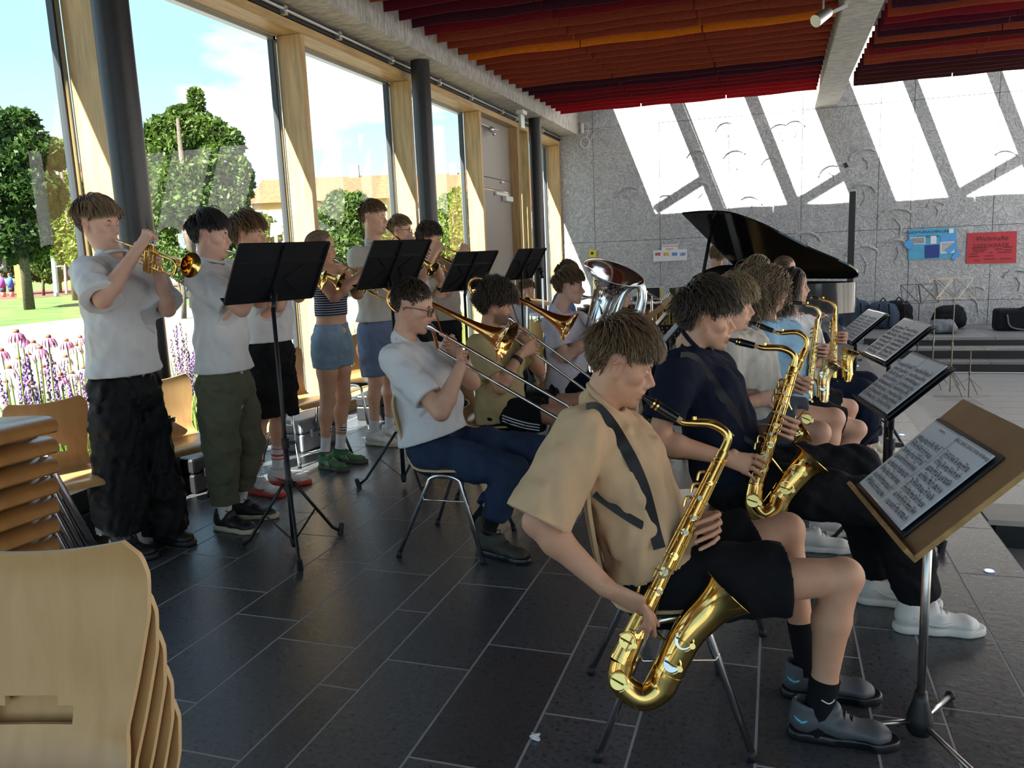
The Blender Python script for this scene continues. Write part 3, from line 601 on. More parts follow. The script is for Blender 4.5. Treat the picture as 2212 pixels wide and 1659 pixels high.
for k, (px, py, pale) in enumerate(fl):
    q = atx(px, py, random.uniform(-5.6, -4.75)); h = (q[2] + .02 - GZ) / .81
    nm = 'pale pink coneflower' if pale else 'pink coneflower'
    t = thing('coneflower', '%s with drooping petals in the bed beside the leftmost trumpeter' % nm, 'flower', (q[0], q[1], GZ), random.uniform(0, 6), 'coneflowers outside the window')
    if pale: t['group'] = 'pale coneflowers outside the window'
    sc = .95 / max(.3, h) * 1.0
    shared('stem', ms_, t, (0, 0, 0), scale=(1, 1, h)); z = .81 * h
    for nme, me in (('cone', mc_), ('petals', mp2_ if pale else mp_)): shared(nme, me, t, (0, -.0, z - .81 * 1.15), scale=(1.15, 1.15, 1.15))
def salvia():
    g = G(); g.tube([(0, 0, 0), (.01, 0, .35), (0, 0, .75)], .004, 5)
    h = G(); r = random.Random(3)
    for k in range(26):
        z = .40 + k * .0135; a = k * 2.4; rr = .014 * (1 - k / 34); h.ball((math.cos(a) * rr, math.sin(a) * rr, z), (.009, .009, .008), 6, 4)
    return g.mesh('stem', True), h.mesh('flower_spike', True)
m1, m2 = salvia(); m1.materials.append(STEM); m2.materials.append(SALV); m3 = m2.copy(); m3.materials.clear(); m3.materials.append(SALVP)
sv = [(random.uniform(10, 215), random.uniform(755, 850), 0) for k in range(34)] + [(random.uniform(360, 400), random.uniform(700, 790), 0) for k in range(8)] + [(random.uniform(375, 415), random.uniform(690, 780), 1) for k in range(12)] + [(random.uniform(610, 660), random.uniform(690, 800), 1) for k in range(16)] + [(random.uniform(760, 790), random.uniform(700, 740), 1) for k in range(6)]
for px, py, pale in sv:
    q = atx(px, py, random.uniform(-5.9, -4.8)); h = max(.35, (q[2] - GZ) / .75)
    lab = ('pale mauve salvia spike in the bed behind the standing trumpeters' if pale else 'violet salvia spike in the bed beside the leftmost trumpeter')
    t = thing('salvia', lab, 'flower', (q[0], q[1], GZ), random.uniform(0, 6), 'mauve salvia' if pale else 'violet salvia'); t.rotation_euler = (random.uniform(-.1, .1), random.uniform(-.1, .1), 1)
    shared('stem', m1, t, (0, 0, 0), scale=(1, 1, h)); shared('flower_spike', m3 if pale else m2, t, (0, 0, 0), scale=(1.1, 1.1, h))
# ================================================================== implicit surfaces -> one continuous mesh
class Field:
    def __init__(s, lo, hi, h):
        s.h = h; s.lo = A(lo, float); s.n = np.maximum(4, np.ceil((A(hi, float) - s.lo) / h).astype(int) + 1)
        s.D = np.full(tuple(s.n), .5, np.float32); s.ax = [(s.lo[i] + np.arange(s.n[i]) * h).astype(np.float32) for i in range(3)]
    def sl(s, lo, hi):
        a = np.clip(np.floor((lo - s.lo) / s.h).astype(int), 0, s.n); b = np.clip(np.ceil((hi - s.lo) / s.h).astype(int) + 1, 0, s.n)
        return tuple(slice(a[i], b[i]) for i in range(3))
    def pts(s, sl): return s.ax[0][sl[0]][:, None, None], s.ax[1][sl[1]][None, :, None], s.ax[2][sl[2]][None, None, :]
    def dist(s, sl, a, b, ra, rb, axis):
        X, Y, Z = s.pts(sl); ab = b - a; L2 = float(ab @ ab) + 1e-12
        px, py, pz = X - a[0], Y - a[1], Z - a[2]
        t = np.clip((px * ab[0] + py * ab[1] + pz * ab[2]) / L2, 0, 1)
        qx, qy, qz = px - t * ab[0], py - t * ab[1], pz - t * ab[2]
        if axis is None:
            return np.sqrt(qx * qx + qy * qy + qz * qz) - (ra + (rb - ra) * t)
        u = unit(axis); w = ab / math.sqrt(L2) if L2 > 1e-9 else np.cross(u, A([0, 0, 1.]))
        u = unit(u - w * (u @ w)) if L2 > 1e-9 else u
        a_ = ra[0] + (rb[0] - ra[0]) * t; b_ = ra[1] + (rb[1] - ra[1]) * t
        pu = qx * u[0] + qy * u[1] + qz * u[2]; q2 = qx * qx + qy * qy + qz * qz - pu * pu
        k = np.sqrt(np.maximum(0, pu * pu / (a_ * a_) + q2 / (b_ * b_)))
        return (k - 1) * np.minimum(a_, b_)
    def seg(s, a, b, ra, rb=None, k=.02, axis=None, op='u'):
        a, b = A(a, float), A(b, float); rb = ra if rb is None else rb
        m = (max(ra, rb) if axis is None else max(*ra, *rb)) + k + .02
        sl = s.sl(np.minimum(a, b) - m, np.maximum(a, b) + m)
        if any(x.stop <= x.start for x in sl): return s
        d = s.dist(sl, a, b, ra, rb, axis).astype(np.float32); D = s.D[sl]
        if op == 'u':
            h = np.clip(.5 + .5 * (D - d) / k, 0, 1); s.D[sl] = D + (d - D) * h - k * h * (1 - h)
        else:
            d = -d; h = np.clip(.5 - .5 * (D - d) / k, 0, 1); s.D[sl] = D + (d - D) * h + k * h * (1 - h)
        return s
    def chain(s, P, R, k=.015, axis=None):
        for i in range(len(P) - 1): s.seg(P[i], P[i + 1], R[i], R[i + 1], k, axis)
        return s
    def cut(s, P, n, near=None, r=9):
        """removes what lies on the side n points to"""
        P, n = A(P, float), unit(n); sl = s.sl(P - r, P + r) if r < 5 else tuple(slice(0, k) for k in s.n)
        X, Y, Z = s.pts(sl); d = (X - P[0]) * n[0] + (Y - P[1]) * n[1] + (Z - P[2]) * n[2]
        if r < 5:
            q = np.sqrt((X - P[0]) ** 2 + (Y - P[1]) ** 2 + (Z - P[2]) ** 2); d = np.where(q < r, d, -1)
        s.D[sl] = np.maximum(s.D[sl], d.astype(np.float32)); return s
    def ripple(s, amp, wl, seed, stretch=(1, 1, 1)):
        r = np.random.default_rng(seed); X, Y, Z = s.pts(tuple(slice(0, k) for k in s.n)); w = np.zeros(1, np.float32)
        mask = np.abs(s.D) < .05
        ix = np.nonzero(mask); x, y, z = s.ax[0][ix[0]] * stretch[0], s.ax[1][ix[1]] * stretch[1], s.ax[2][ix[2]] * stretch[2]; f = 0
        for i in range(5):
            d = r.normal(size=3); d /= np.linalg.norm(d); d2 = r.normal(size=3); q = 2 * PI / (wl * r.uniform(.6, 1.6))
            f = f + np.sin(q * (d[0] * x + d[1] * y + d[2] * z) + 1.8 * np.sin(q * .45 * (d2[0] * x + d2[1] * y + d2[2] * z) + r.uniform(0, 6)) + r.uniform(0, 6))
        s.D[ix] += (amp * f / 2.2).astype(np.float32); return s
    def nets(s):
        D = s.D; D[0] = np.maximum(D[0], .01); D[-1] = np.maximum(D[-1], .01); D[:, 0] = np.maximum(D[:, 0], .01); D[:, -1] = np.maximum(D[:, -1], .01); D[:, :, 0] = np.maximum(D[:, :, 0], .01); D[:, :, -1] = np.maximum(D[:, :, -1], .01)
        I = (D < 0); c = np.zeros(tuple(s.n - 1), np.uint8)
        off = [(i, j, k) for i in (0, 1) for j in (0, 1) for k in (0, 1)]; nx, ny, nz = s.n - 1
        for i, j, k in off: c += I[i:i + nx, j:j + ny, k:k + nz]
        act = np.argwhere((c > 0) & (c < 8))
        if len(act) == 0: return np.zeros((0, 3)), np.zeros((0, 4), int)
        vid = np.full(c.shape, -1, np.int32); vid[act[:, 0], act[:, 1], act[:, 2]] = np.arange(len(act))
        cv = {o: D[act[:, 0] + o[0], act[:, 1] + o[1], act[:, 2] + o[2]] for o in off}
        S = np.zeros((len(act), 3)); cnt = np.zeros(len(act))
        for o in off:
            for ax in range(3):
                if o[ax]: continue
                o2 = list(o); o2[ax] = 1; d0, d1 = cv[o], cv[tuple(o2)]; m = (d0 < 0) != (d1 < 0)
                t = np.where(m, d0 / np.where(m, d0 - d1, 1), 0); p = np.tile(A(o, float), (len(act), 1)); p[:, ax] += t
                S[m] += p[m]; cnt += m
        V = s.lo + (act + S / cnt[:, None]) * s.h; F = []
        for ax in range(3):
            b, d = (ax + 1) % 3, (ax + 2) % 3
            sl0 = [slice(1, -1)] * 3; sl1 = [slice(1, -1)] * 3; sl0[ax] = slice(0, -1); sl1[ax] = slice(1, None)
            a0, a1 = I[tuple(sl0)], I[tuple(sl1)]; e = np.argwhere(a0 != a1)
            if len(e) == 0: continue
            fl = a0[e[:, 0], e[:, 1], e[:, 2]]; e = e + 1; e[:, ax] -= 1
            q = []
            for db, dd in ((1, 1), (0, 1), (0, 0), (1, 0)):
                x = e.copy(); x[:, b] -= db; x[:, d] -= dd; q.append(vid[x[:, 0], x[:, 1], x[:, 2]])
            q = np.stack(q, 1); q[~fl] = q[~fl][:, ::-1]; F.append(q)
        F = np.concatenate(F); F = F[(F >= 0).all(1)]
        return V, F
def smooth_mesh(V, F, it=1, w=.5):
    for _ in range(it):
        S = np.zeros_like(V); n = np.zeros(len(V))
        for k in range(4):
            a, b = F[:, k], F[:, (k + 1) % 4]
            for c in range(3): S[:, c] += np.bincount(a, V[b, c], len(V)) + np.bincount(b, V[a, c], len(V))
            n += np.bincount(a, minlength=len(V)) + np.bincount(b, minlength=len(V))
        V = V * (1 - w) + w * S / np.maximum(n, 1)[:, None]
    return V
def merge(parts):
    V, F, n = [], [], 0
    for v, f in parts: V.append(v); F.append(f + n); n += len(v)
    return np.concatenate(V), np.concatenate(F)
# ================================================================== materials for people
def skinmat(name, c):
    m = bpy.data.materials.new(name); m.use_nodes = True; nt = m.node_tree; b = nt.nodes['Principled BSDF']; b.inputs['Roughness'].default_value = .5; b.inputs['Specular IOR Level'].default_value = .4
    b.inputs['Subsurface Weight'].default_value = .0
    g = N(nt, 'ShaderNodeTexCoord'); n = N(nt, 'ShaderNodeTexNoise', inp={'Scale': 14, 'Detail': 4}); L_(nt, g.outputs['Object'], n.inputs['Vector'])
    r = N(nt, 'ShaderNodeValToRGB'); L_(nt, n.outputs[0], r.inputs[0]); r.color_ramp.elements[0].position = .3; r.color_ramp.elements[1].position = .7
    r.color_ramp.elements[0].color = (c[0] * .93, c[1] * .84, c[2] * .80, 1); r.color_ramp.elements[1].color = (*c, 1)
    at = N(nt, 'ShaderNodeAttribute', attribute_name='tint'); mx = N(nt, 'ShaderNodeMix', data_type='RGBA'); L_(nt, at.outputs['Fac'], mx.inputs[0]); L_(nt, r.outputs[0], mx.inputs[6]); mx.inputs[7].default_value = (c[0] * .82, c[1] * .42, c[2] * .40, 1)
    at2 = N(nt, 'ShaderNodeAttribute', attribute_name='beard'); m2 = N(nt, 'ShaderNodeMix', data_type='RGBA'); L_(nt, at2.outputs['Fac'], m2.inputs[0]); L_(nt, mx.outputs[2], m2.inputs[6]); m2.inputs[7].default_value = (.10, .06, .04, 1); L_(nt, m2.outputs[2], b.inputs['Base Color'])
    n3 = N(nt, 'ShaderNodeTexNoise', inp={'Scale': 260, 'Detail': 2}); L_(nt, g.outputs['Object'], n3.inputs['Vector']); bp = N(nt, 'ShaderNodeBump', inp={'Strength': .12, 'Distance': .002}); L_(nt, n3.outputs[0], bp.inputs['Height']); L_(nt, bp.outputs[0], b.inputs['Normal'])
    return m
SKIN = skinmat('skin_fair', (.70, .42, .30)); SKINT = skinmat('skin_tan', (.66, .375, .245)); SKINP = skinmat('skin_pale', (.73, .46, .35))
EYEW = mat('eye_white', (.48, .44, .42), .3); EYEI = mat('eye_iris', (.06, .045, .03), .15)
def cloth(name, c, bump=.25, noise=.08, rough=.9, bs=26, sheen=.0):
    return mat('cloth_' + name, c, rough, spec=.15, noise=noise, nscale=5, bump=bump, bscale=bs, sheen=sheen)
HM = {}
def hairmat(name, c, c2):
    m = bpy.data.materials.new('hair_' + name); m.use_nodes = True; nt = m.node_tree; b = nt.nodes['Principled BSDF']; b.inputs['Roughness'].default_value = .42; b.inputs['Specular IOR Level'].default_value = .45
    at = N(nt, 'ShaderNodeAttribute', attribute_name='tone'); mx = N(nt, 'ShaderNodeMix', data_type='RGBA'); L_(nt, at.outputs['Fac'], mx.inputs[0]); mx.inputs[6].default_value = (*c, 1); mx.inputs[7].default_value = (*c2, 1); L_(nt, mx.outputs[2], b.inputs['Base Color']); return m
HAIR = {'brown': hairmat('brown', (.060, .032, .015), (.27, .16, .078)), 'dark': hairmat('dark', (.022, .015, .011), (.10, .068, .045)), 'blond': hairmat('blond', (.14, .09, .045), (.45, .32, .18)), 'black': hairmat('black', (.012, .010, .010), (.055, .046, .042)), 'fair': hairmat('fair', (.13, .08, .045), (.36, .25, .15))}
# ================================================================== head in its own frame: +x face, +y left, +z up, origin between the ears
def head_field(h, neck, jaw=1.0, nose=1.0, female=False):
    f = Field((-.135, -.105, -.20), (.150, .105, .150), h); E = f.seg; y = A([0, 1., 0])
    E((-.015, 0, .045), (-.002, 0, .050), (.076, .082), (.074, .084), .01, y)              # cranium
    E((.015, 0, .055), (.030, 0, .045), (.066, .060), (.064, .058), .03, y)                # forehead
    E((.030, 0, .0), (.050, 0, -.045), (.062, .046), (.050, .042), .03, y)                 # mid face
    E((.020, 0, -.050), (.060 * jaw, 0, -.086 * (.97 if female else 1)), (.054, .036), (.026, .022), .025, y)   # jaw
    for s in (-1, 1):
        E((.000, s * .050, -.035), (.050, s * .022, -.088), .017, .014, .022)              # jaw line
        E((.058, s * .036, -.012), (.045, s * .050, -.012), .020, .018, .02)               # cheek bone
        E((.080, s * .012, .030), (.068, s * .044, .028), .012, .011, .014)                # brow
        E((.094, s * .031, .008), (.094, s * .031, .008), .0155, .0155, .014, op='s')      # eye socket
        E((.100 * nose, s * .010, -.030), (.096, s * .013, -.032), .0075, .0065, .008)     # nostril wings
    E((.084, 0, .018), (.110 * nose, 0, -.020), .0075, .0105, .010)                        # nose
    E((.084, 0, -.030), (.090, 0, -.046), .016, .014, .014)                                # upper lip base
    E((.0925, -.017, -.056), (.0925, .017, -.056), .0058, .0058, .008); E((.097, 0, -.055), (.097, 0, -.0555), .0065, .0065, .008)
    E((.090, -.015, -.069), (.090, .015, -.069), .0065, .0065, .008); E((.094, 0, -.069), (.094, 0, -.0692), .0075, .0075, .008)
    E((.1015, -.020, -.0622), (.1015, .020, -.0622), .0028, .0028, .004, op='s')           # mouth line
    E((.078, 0, -.094), (.078, 0, -.094), .0165, .0165, .014)                              # chin
    for s in (-1, 1):                                                                      # ears
        E((-.008, s * .076, .018), (-.004, s * .074, -.022), (.0065, .019), (.0055, .013), .006, A([-.25, s * 1., 0]))
        E((-.002, s * .085, .010), (.000, s * .083, -.008), .0085, .0065, .004, op='s')
        E((-.010, s * .081, .030), (-.022, s * .083, .008), .0042, .0042, .004)
    E(A([-.012, 0, -.03]), neck, (.055, .052) if not female else (.046, .044), (.062, .058) if not female else (.052, .05), .03, y)
    return f
HEADCACHE = {}
def make_head(h, neck, **k):
    f = head_field(h, neck, **k); V, F = f.nets(); V = smooth_mesh(V, F, 1, .35)
    g = lambda c, r: np.exp(-(((V - A(c)) / A(r)) ** 2).sum(1))
    tint = .85 * np.maximum(g((.100, 0, -.0635), (.014, .026, .0105)), 0) + .35 * g((.112, 0, -.02), (.016, .016, .014)) + .22 * (g((.07, .05, -.02), (.03, .025, .022)) + g((.07, -.05, -.02), (.03, .025, .022))) + .4 * (g((-.008, .082, 0), (.03, .012, .035)) + g((-.008, -.082, 0), (.03, .012, .035)))
    bd = np.clip((-.030 - V[:, 2] - .35 * np.clip(V[:, 0] - .03, -.1, .2) * 0) / .02, 0, 1) * np.clip((V[:, 0] - .0) / .02, 0, 1) * np.clip((V[:, 2] + .118) / .02, 0, 1)
    bd *= 1 - np.minimum(1, 1.2 * g((.100, 0, -.0635), (.016, .024, .010)))
    return V, F, np.clip(tint, 0, 1), bd
def eye_mesh(lid=.0, look=(0, 0)):
    """eyeball with lids: faces above/below the slit are skin"""
    g = G(); n, m = 20, 20; V = []; r = .0118
    for i in range(n + 1):
        a = -PI / 2 + PI * i / n
        for j in range(m + 1):
            b = -PI * .55 + PI * 1.1 * j / m; V.append((math.cos(a) * math.cos(b), math.cos(a) * math.sin(b), math.sin(a)))
    V = A(V); up, dn = .22 - lid, -.20; R = np.full(len(V), r)
    z = V[:, 2]; half = np.clip(1 - (np.abs(V[:, 1]) / .92) ** 2, 0, 1); lidm = (z > up * half) | (z < dn * half); R[lidm] = r * 1.06
    F, mi = [], []
    for i in range(n):
        for j in range(m):
            q = (i * (m + 1) + j, i * (m + 1) + j + 1, (i + 1) * (m + 1) + j + 1, (i + 1) * (m + 1) + j); c = V[list(q)].mean(0); hh = max(0, 1 - (abs(c[1]) / .92) ** 2)
            k = 0 if (c[2] > up * hh or c[2] < dn * hh) else (2 if (c[1] - look[0]) ** 2 + (c[2] - look[1]) ** 2 < .20 else 1)
            if k == 0 and up * hh < c[2] < up * hh + .12 and hh > .15: k = 3
            F.append(q); mi.append(k)
    g.add(V * R[:, None], F); g.mi = mi; return g
# ================================================================== hair as tapered locks
def grow(roots, nrm, flow, length, steps, lift, grav, curl, cr, rng, keep=.006, stiff=.5, width=.0022, hold=None, wave=0):
    """roots, normals, flow dirs in head frame -> lock tubes"""
    n = len(roots); L = (length * rng.uniform(.75, 1.15, n))[:, None]; P = [roots]; d = unit_rows(nrm * lift + flow)
    ph = rng.uniform(0, 2 * PI, n)[:, None]; side = unit_rows(np.cross(nrm, flow)); st = L / steps; p = roots.copy()
    C = A([-.008, 0, .048]); E = A([.096, .080, .090])
    for k in range(steps):
        t = (k + 1) / steps
        d = unit_rows(d * (1 - (1 - stiff) * .5) + flow * .25 * (1 - t) + A([0, 0, -1.]) * grav * t)
        q = p + d * st
        if hold is not None: q = hold(q, t)
        e = (q - C) / (E + keep); r = np.linalg.norm(e, axis=1)[:, None]; ins = (r < 1) & (q[:, 2:3] > -.045); q = np.where(ins, C + (E + keep) * e / np.maximum(r, 1e-6), q)
        d = unit_rows(q - p); p = q
        off = 0
        if curl: a = ph + t * curl * 2 * PI; off = (side * np.cos(a) + nrm * np.sin(a) * .8) * cr * min(1, t * 2.2)
        P.append(p + off)
    P = np.stack(P, 1)
    w = width * rng.uniform(.6, 1.3, n); prof = np.linspace(1, .18, steps + 1) ** .8
    T = np.gradient(P, axis=1); T /= np.linalg.norm(T, axis=2)[:, :, None] + 1e-9; u = np.cross(T, nrm[:, None, :] + 1e-3); u /= np.linalg.norm(u, axis=2)[:, :, None] + 1e-9; v = np.cross(T, u)
    ring = []
    for a in (0, 2 * PI / 3, 4 * PI / 3): ring.append(P + (u * math.cos(a) * 1.5 + v * math.sin(a) * .8) * (w[:, None] * prof[None, :])[:, :, None])
    V = np.stack(ring, 2); S = steps + 1
    base = (np.arange(n) * S * 3)[:, None]; F = []
    for k in range(steps):
        for a in range(3):
            b = (a + 1) % 3; F.append(base + A([[k * 3 + a, k * 3 + b, (k + 1) * 3 + b, (k + 1) * 3 + a]]))
    tone = np.repeat(np.clip(rng.normal(.4, .28, n), 0, 1), S * 3)
    tone = np.clip(tone + np.tile(np.repeat(np.linspace(-.15, .25, S), 3), n), 0, 1)
    return V.reshape(-1, 3), np.concatenate(F), tone
def unit_rows(v): return v / (np.linalg.norm(v, axis=1)[:, None] + 1e-9)
def scalp(n, rng, region):
    out = []; C = A([-.008, 0, .048]); E = A([.094, .078, .088])
    while sum(map(len, out)) < n:
        d = unit_rows(rng.normal(size=(n * 2, 3))); p = C + d * E; out.append(p[region(p)])
    p = np.concatenate(out)[:n]; nn = unit_rows((p - C) / E ** 2); return p, nn
def hairline(p, front=.083, side=.005, nape=-.062, temple=.035):
    x, y, z = p[:, 0], np.abs(p[:, 1]), p[:, 2]
    lim = np.interp(x, [-.1, -.062, -.046, -.034, .004, .012, .030, .052, .075, .1], [nape, nape + .006, nape + .03, side + .048, side + .052, side + .022, temple + .012, front - .012, front, front + .006]) - np.where(x > .045, (y / .075) ** 2 * .02, 0)
    return z > lim
def make_hair(style, n, seed, steps=8):
    r = np.random.default_rng(seed); cw = A([-.075, 0, .105])                                    # crown
    w = 1.0 if n > 1200 else (1.35 if n > 700 else 1.8)
    cap = 0
    if style in ('crop', 'fringe', 'sweep', 'mop', 'dad'):
        fr = {'crop': .083, 'fringe': .088, 'sweep': .083, 'mop': .086, 'dad': .092}[style]
        p, nn = scalp(n, r, lambda q: hairline(q, fr)); fl = p - cw; fl = fl - nn * (fl * nn).sum(1)[:, None]; fl = unit_rows(fl); top = np.clip((p[:, 2] - .045) / .06, 0, 1)
        fl = unit_rows(fl + A([.55, 0, 0]) * top[:, None] + r.normal(0, .16, p.shape)); fl = unit_rows(fl - nn * (fl * nn).sum(1)[:, None])
        low = np.clip((p[:, 2] + .05) / .09, 0, 1) * (1 - .75 * np.exp(-((p[:, 0] + .02) / .03) ** 2 - ((p[:, 2] - .03) / .03) ** 2))
        if style == 'crop': ln = .010 + .044 * top * low + .006 * low; a = grow(p, nn, fl, ln, steps, .60, .16, 0, 0, r, .003, .6, .0024 * w)
        if style == 'dad': ln = .008 + .024 * top + .006 * low; a = grow(p, nn, unit_rows(fl + A([-.5, -.5, .0]) * top[:, None]), ln, steps, .5, .18, 0, 0, r, .003, .6, .0022 * w)
        frn = 1 - .38 * np.clip((p[:, 0] - .03) / .04, 0, 1)
        if style == 'fringe': ln = (.012 + .078 * top ** 1.3 * frn + .010 * low); a = grow(p, nn, fl, ln, steps, .50, .42, 0, 0, r, .008, .55, .0026 * w)
        if style == 'sweep': ln = .012 + .066 * top ** 1.2 * frn + .012 * low; a = grow(p, nn, fl, ln, steps, .80, .26, .5, .004, r, .006, .65, .0025 * w)
        if style == 'mop': ln = .020 + .070 * top * frn + .016 * low; a = grow(p, nn, fl, ln, steps, .95, .28, .8, .007, r, .008, .65, .0027 * w)
    elif style == 'curls':
        p, nn = scalp(n, r, lambda q: hairline(q, .085, .0, -.055)); fl = unit_rows(p - cw + A([.05, 0, 0])); fl = unit_rows(fl - nn * (fl * nn).sum(1)[:, None]); top = np.clip((p[:, 2] - .02) / .08, 0, 1)
        low = np.clip((p[:, 2] + .05) / .07, 0, 1); a = grow(p, nn, fl, .026 + .050 * top + .02 * low, steps + 4, 1.2, .15, 2.2, .013, r, .006, .7, .0030 * w)
    elif style == 'longcurls':
        p, nn = scalp(n, r, lambda q: hairline(q, .085, -.01, -.06)); fl = unit_rows(A([-.5, 0, -.3]) + np.stack([0 * p[:, 0], np.sign(p[:, 1]) * 1.0, 0 * p[:, 0]], 1)); fl = unit_rows(fl - nn * (fl * nn).sum(1)[:, None])
        a = grow(p, nn, fl, .24 + .04 * r.normal(size=n), steps + 8, .55, .9, 4.5, .012, r, .014, .35, .0030 * w)
    elif style == 'long':
        p, nn = scalp(n, r, lambda q: hairline(q, .088, -.01, -.06)); fl = unit_rows(A([-.6, 0, -.3]) + np.stack([0 * p[:, 0], np.sign(p[:, 1] + .003) * 1.0, 0 * p[:, 0]], 1)); fl = unit_rows(fl - nn * (fl * nn).sum(1)[:, None])
        a = grow(p, nn, fl, np.full(n, .33), steps + 6, .12, .95, .8, .006, r, .006, .3, .0028 * w)
    elif style == 'tied':
        p, nn = scalp(n, r, lambda q: hairline(q, .09, .0, -.05)); tgt = A([-.115, 0, .03]); fl = unit_rows(tgt - p); fl = unit_rows(fl - nn * (fl * nn).sum(1)[:, None]); ln = np.linalg.norm(tgt - p, axis=1) * 1.05
        a = grow(p, nn, fl, ln, steps, .05, .0, 0, 0, r, .004, .3, .0030 * w, hold=lambda q, t: q * (1 - t ** 2) + tgt * t ** 2)
        q = tgt + r.normal(0, .008, (n // 4, 3)); nq = np.tile(A([[-1., 0, .2]]), (len(q), 1)); b = grow(q, nq, np.tile(A([[-.6, 0, -.6]]), (len(q), 1)), np.full(len(q), .17), steps, .4, .9, .5, .005, r, .006, .3, .0026 * w)
        a = (np.concatenate([a[0], b[0]]), np.concatenate([a[1], b[1] + len(a[0])]), np.concatenate([a[2], b[2]]))
    # skull cap underneath so that no skin shows between the locks
    h = .007; f = Field((-.125, -.105, -.09), (.115, .105, .155), h); th = {'crop': .003, 'dad': .003, 'fringe': .007, 'sweep': .008, 'mop': .014, 'curls': .010, 'longcurls': .012, 'long': .006, 'tied': .004}[style]
    f.seg((-.010, 0, .046), (-.004, 0, .050), (.078 + th, .086 + th), (.076 + th, .088 + th), .01, A([0, 1., 0]))
    X, Y, Z = f.pts(tuple(slice(0, k) for k in f.n)); Q = np.stack(np.broadcast_arrays(X, Y, Z), -1).reshape(-1, 3)
    x, y, z = Q[:, 0], np.abs(Q[:, 1]), Q[:, 2]; fr = .078
    lim = np.interp(x, [-.1, -.062, -.046, -.034, .004, .012, .030, .052, .075, .1], [-.056, -.05, -.03, .046, .050, .022, .046, fr - .012, fr, fr + .006]) - (y / .08) ** 2 * .006
    f.D = np.maximum(f.D, ((lim - z) * .8).reshape(tuple(f.n)).astype(np.float32)); f.ripple(.0016, .02, seed)
    v, F = f.nets(); tn = np.full(len(v), .18)
    V = np.concatenate([v, a[0]]); F = np.concatenate([F, a[1] + len(v)]); return V, F, np.concatenate([tn, a[2]])
# ================================================================== chairs
def plywood(name, c, c2):
    m = bpy.data.materials.new(name); m.use_nodes = True; nt = m.node_tree; b = nt.nodes['Principled BSDF']; b.inputs['Roughness'].default_value = .32; b.inputs['Coat Weight'].default_value = .25; b.inputs['Coat Roughness'].default_value = .2
    t = N(nt, 'ShaderNodeTexCoord'); mp = N(nt, 'ShaderNodeMapping', inp={'Scale': (2.2, 9, 2.2)}); L_(nt, t.outputs['Object'], mp.inputs[0]); n = N(nt, 'ShaderNodeTexNoise', inp={'Scale': 1.6, 'Detail': 8, 'Distortion': .9, 'Roughness': .55}); L_(nt, mp.outputs[0], n.inputs['Vector'])
    r = N(nt, 'ShaderNodeValToRGB'); L_(nt, n.outputs[0], r.inputs[0]); r.color_ramp.elements[0].position = .3; r.color_ramp.elements[1].position = .7; r.color_ramp.elements[0].color = (*c2, 1); r.color_ramp.elements[1].color = (*c, 1); L_(nt, r.outputs[0], b.inputs['Base Color']); return m
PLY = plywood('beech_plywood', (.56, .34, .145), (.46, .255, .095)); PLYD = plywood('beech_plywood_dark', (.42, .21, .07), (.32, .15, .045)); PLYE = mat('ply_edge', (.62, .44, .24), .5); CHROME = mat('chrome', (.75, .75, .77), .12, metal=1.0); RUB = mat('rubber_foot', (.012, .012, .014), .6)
def shell_mesh(th=.011):
    """x forward, seat and back in one bent sheet with a slot; seat top at z = .45"""
    c = spline([(.225, .418), (.205, .440), (.15, .451), (.02, .445), (-.10, .438), (-.165, .455), (-.200, .50), (-.222, .58), (-.238, .68), (-.248, .76), (-.250, .825)], 6); n = len(c); d = np.gradient(c, axis=0); d /= np.linalg.norm(d, axis=1)[:, None]; nr = np.stack([d[:, 1], -d[:, 0]], 1)
    sl = np.concatenate([[0], np.cumsum(np.linalg.norm(np.diff(c, axis=0), axis=1))]); s = sl / sl[-1]
    hw = np.interp(s, [0, .04, .10, .30, .45, .53, .62, .72, .85, .93, .97, 1.0], [.170, .190, .202, .203, .190, .165, .160, .178, .200, .203, .195, .168]); ny = 25; ys = np.linspace(-1, 1, ny)
    top = []; 
    for i in range(n):
        row = []
        for y in ys:
            yy = y * hw[i]; dip = -.020 * max(0, (s[i] - .86) / .14) * (1 - y * y) * 1.0; cv = -.014 * (y * y) * (1 if s[i] > .5 else -.3) * min(1, abs(s[i] - .47) * 6); p = c[i] + nr[i] * cv * -1 + d[i] * dip; row.append((p[0], yy, p[1]))
        top.append(row)
    top = A(top); N3 = np.stack([nr[:, 0], 0 * nr[:, 0], nr[:, 1]], 1)[:, None, :]; bot = top + N3 * th
    slot = np.zeros((n - 1, ny - 1), bool); sm = (s[1:] + s[:-1]) / 2; ym = (ys[1:] + ys[:-1]) / 2
    for i in range(n - 1):
        for j in range(ny - 1):
            if ((sm[i] - .655) / .027) ** 2 + (ym[j] / .46) ** 2 < 1: slot[i, j] = True
    V = np.concatenate([top.reshape(-1, 3), bot.reshape(-1, 3)]); o = n * ny; F = []; mi = []
    id_ = lambda i, j: i * ny + j
    for i in range(n - 1):
        for j in range(ny - 1):
            if slot[i, j]: continue
            q = (id_(i, j), id_(i + 1, j), id_(i + 1, j + 1), id_(i, j + 1)); F.append(q[::-1]); mi.append(0); F.append(tuple(k + o for k in q)); mi.append(0)
            for (a, b), out in ((((i, j), (i + 1, j)), j == 0 or slot[i, j - 1]), (((i + 1, j + 1), (i, j + 1)), j == ny - 2 or slot[i, min(j + 1, ny - 2)]), (((i, j + 1), (i, j)), i == 0 or slot[i - 1, j]), (((i + 1, j), (i + 1, j + 1)), i == n - 2 or slot[min(i + 1, n - 2), j])):
                if out: A_, B_ = id_(*a), id_(*b); F.append((A_, B_, B_ + o, A_ + o)); mi.append(1)
    g = G(); g.add(V, F); g.mi = mi; return g
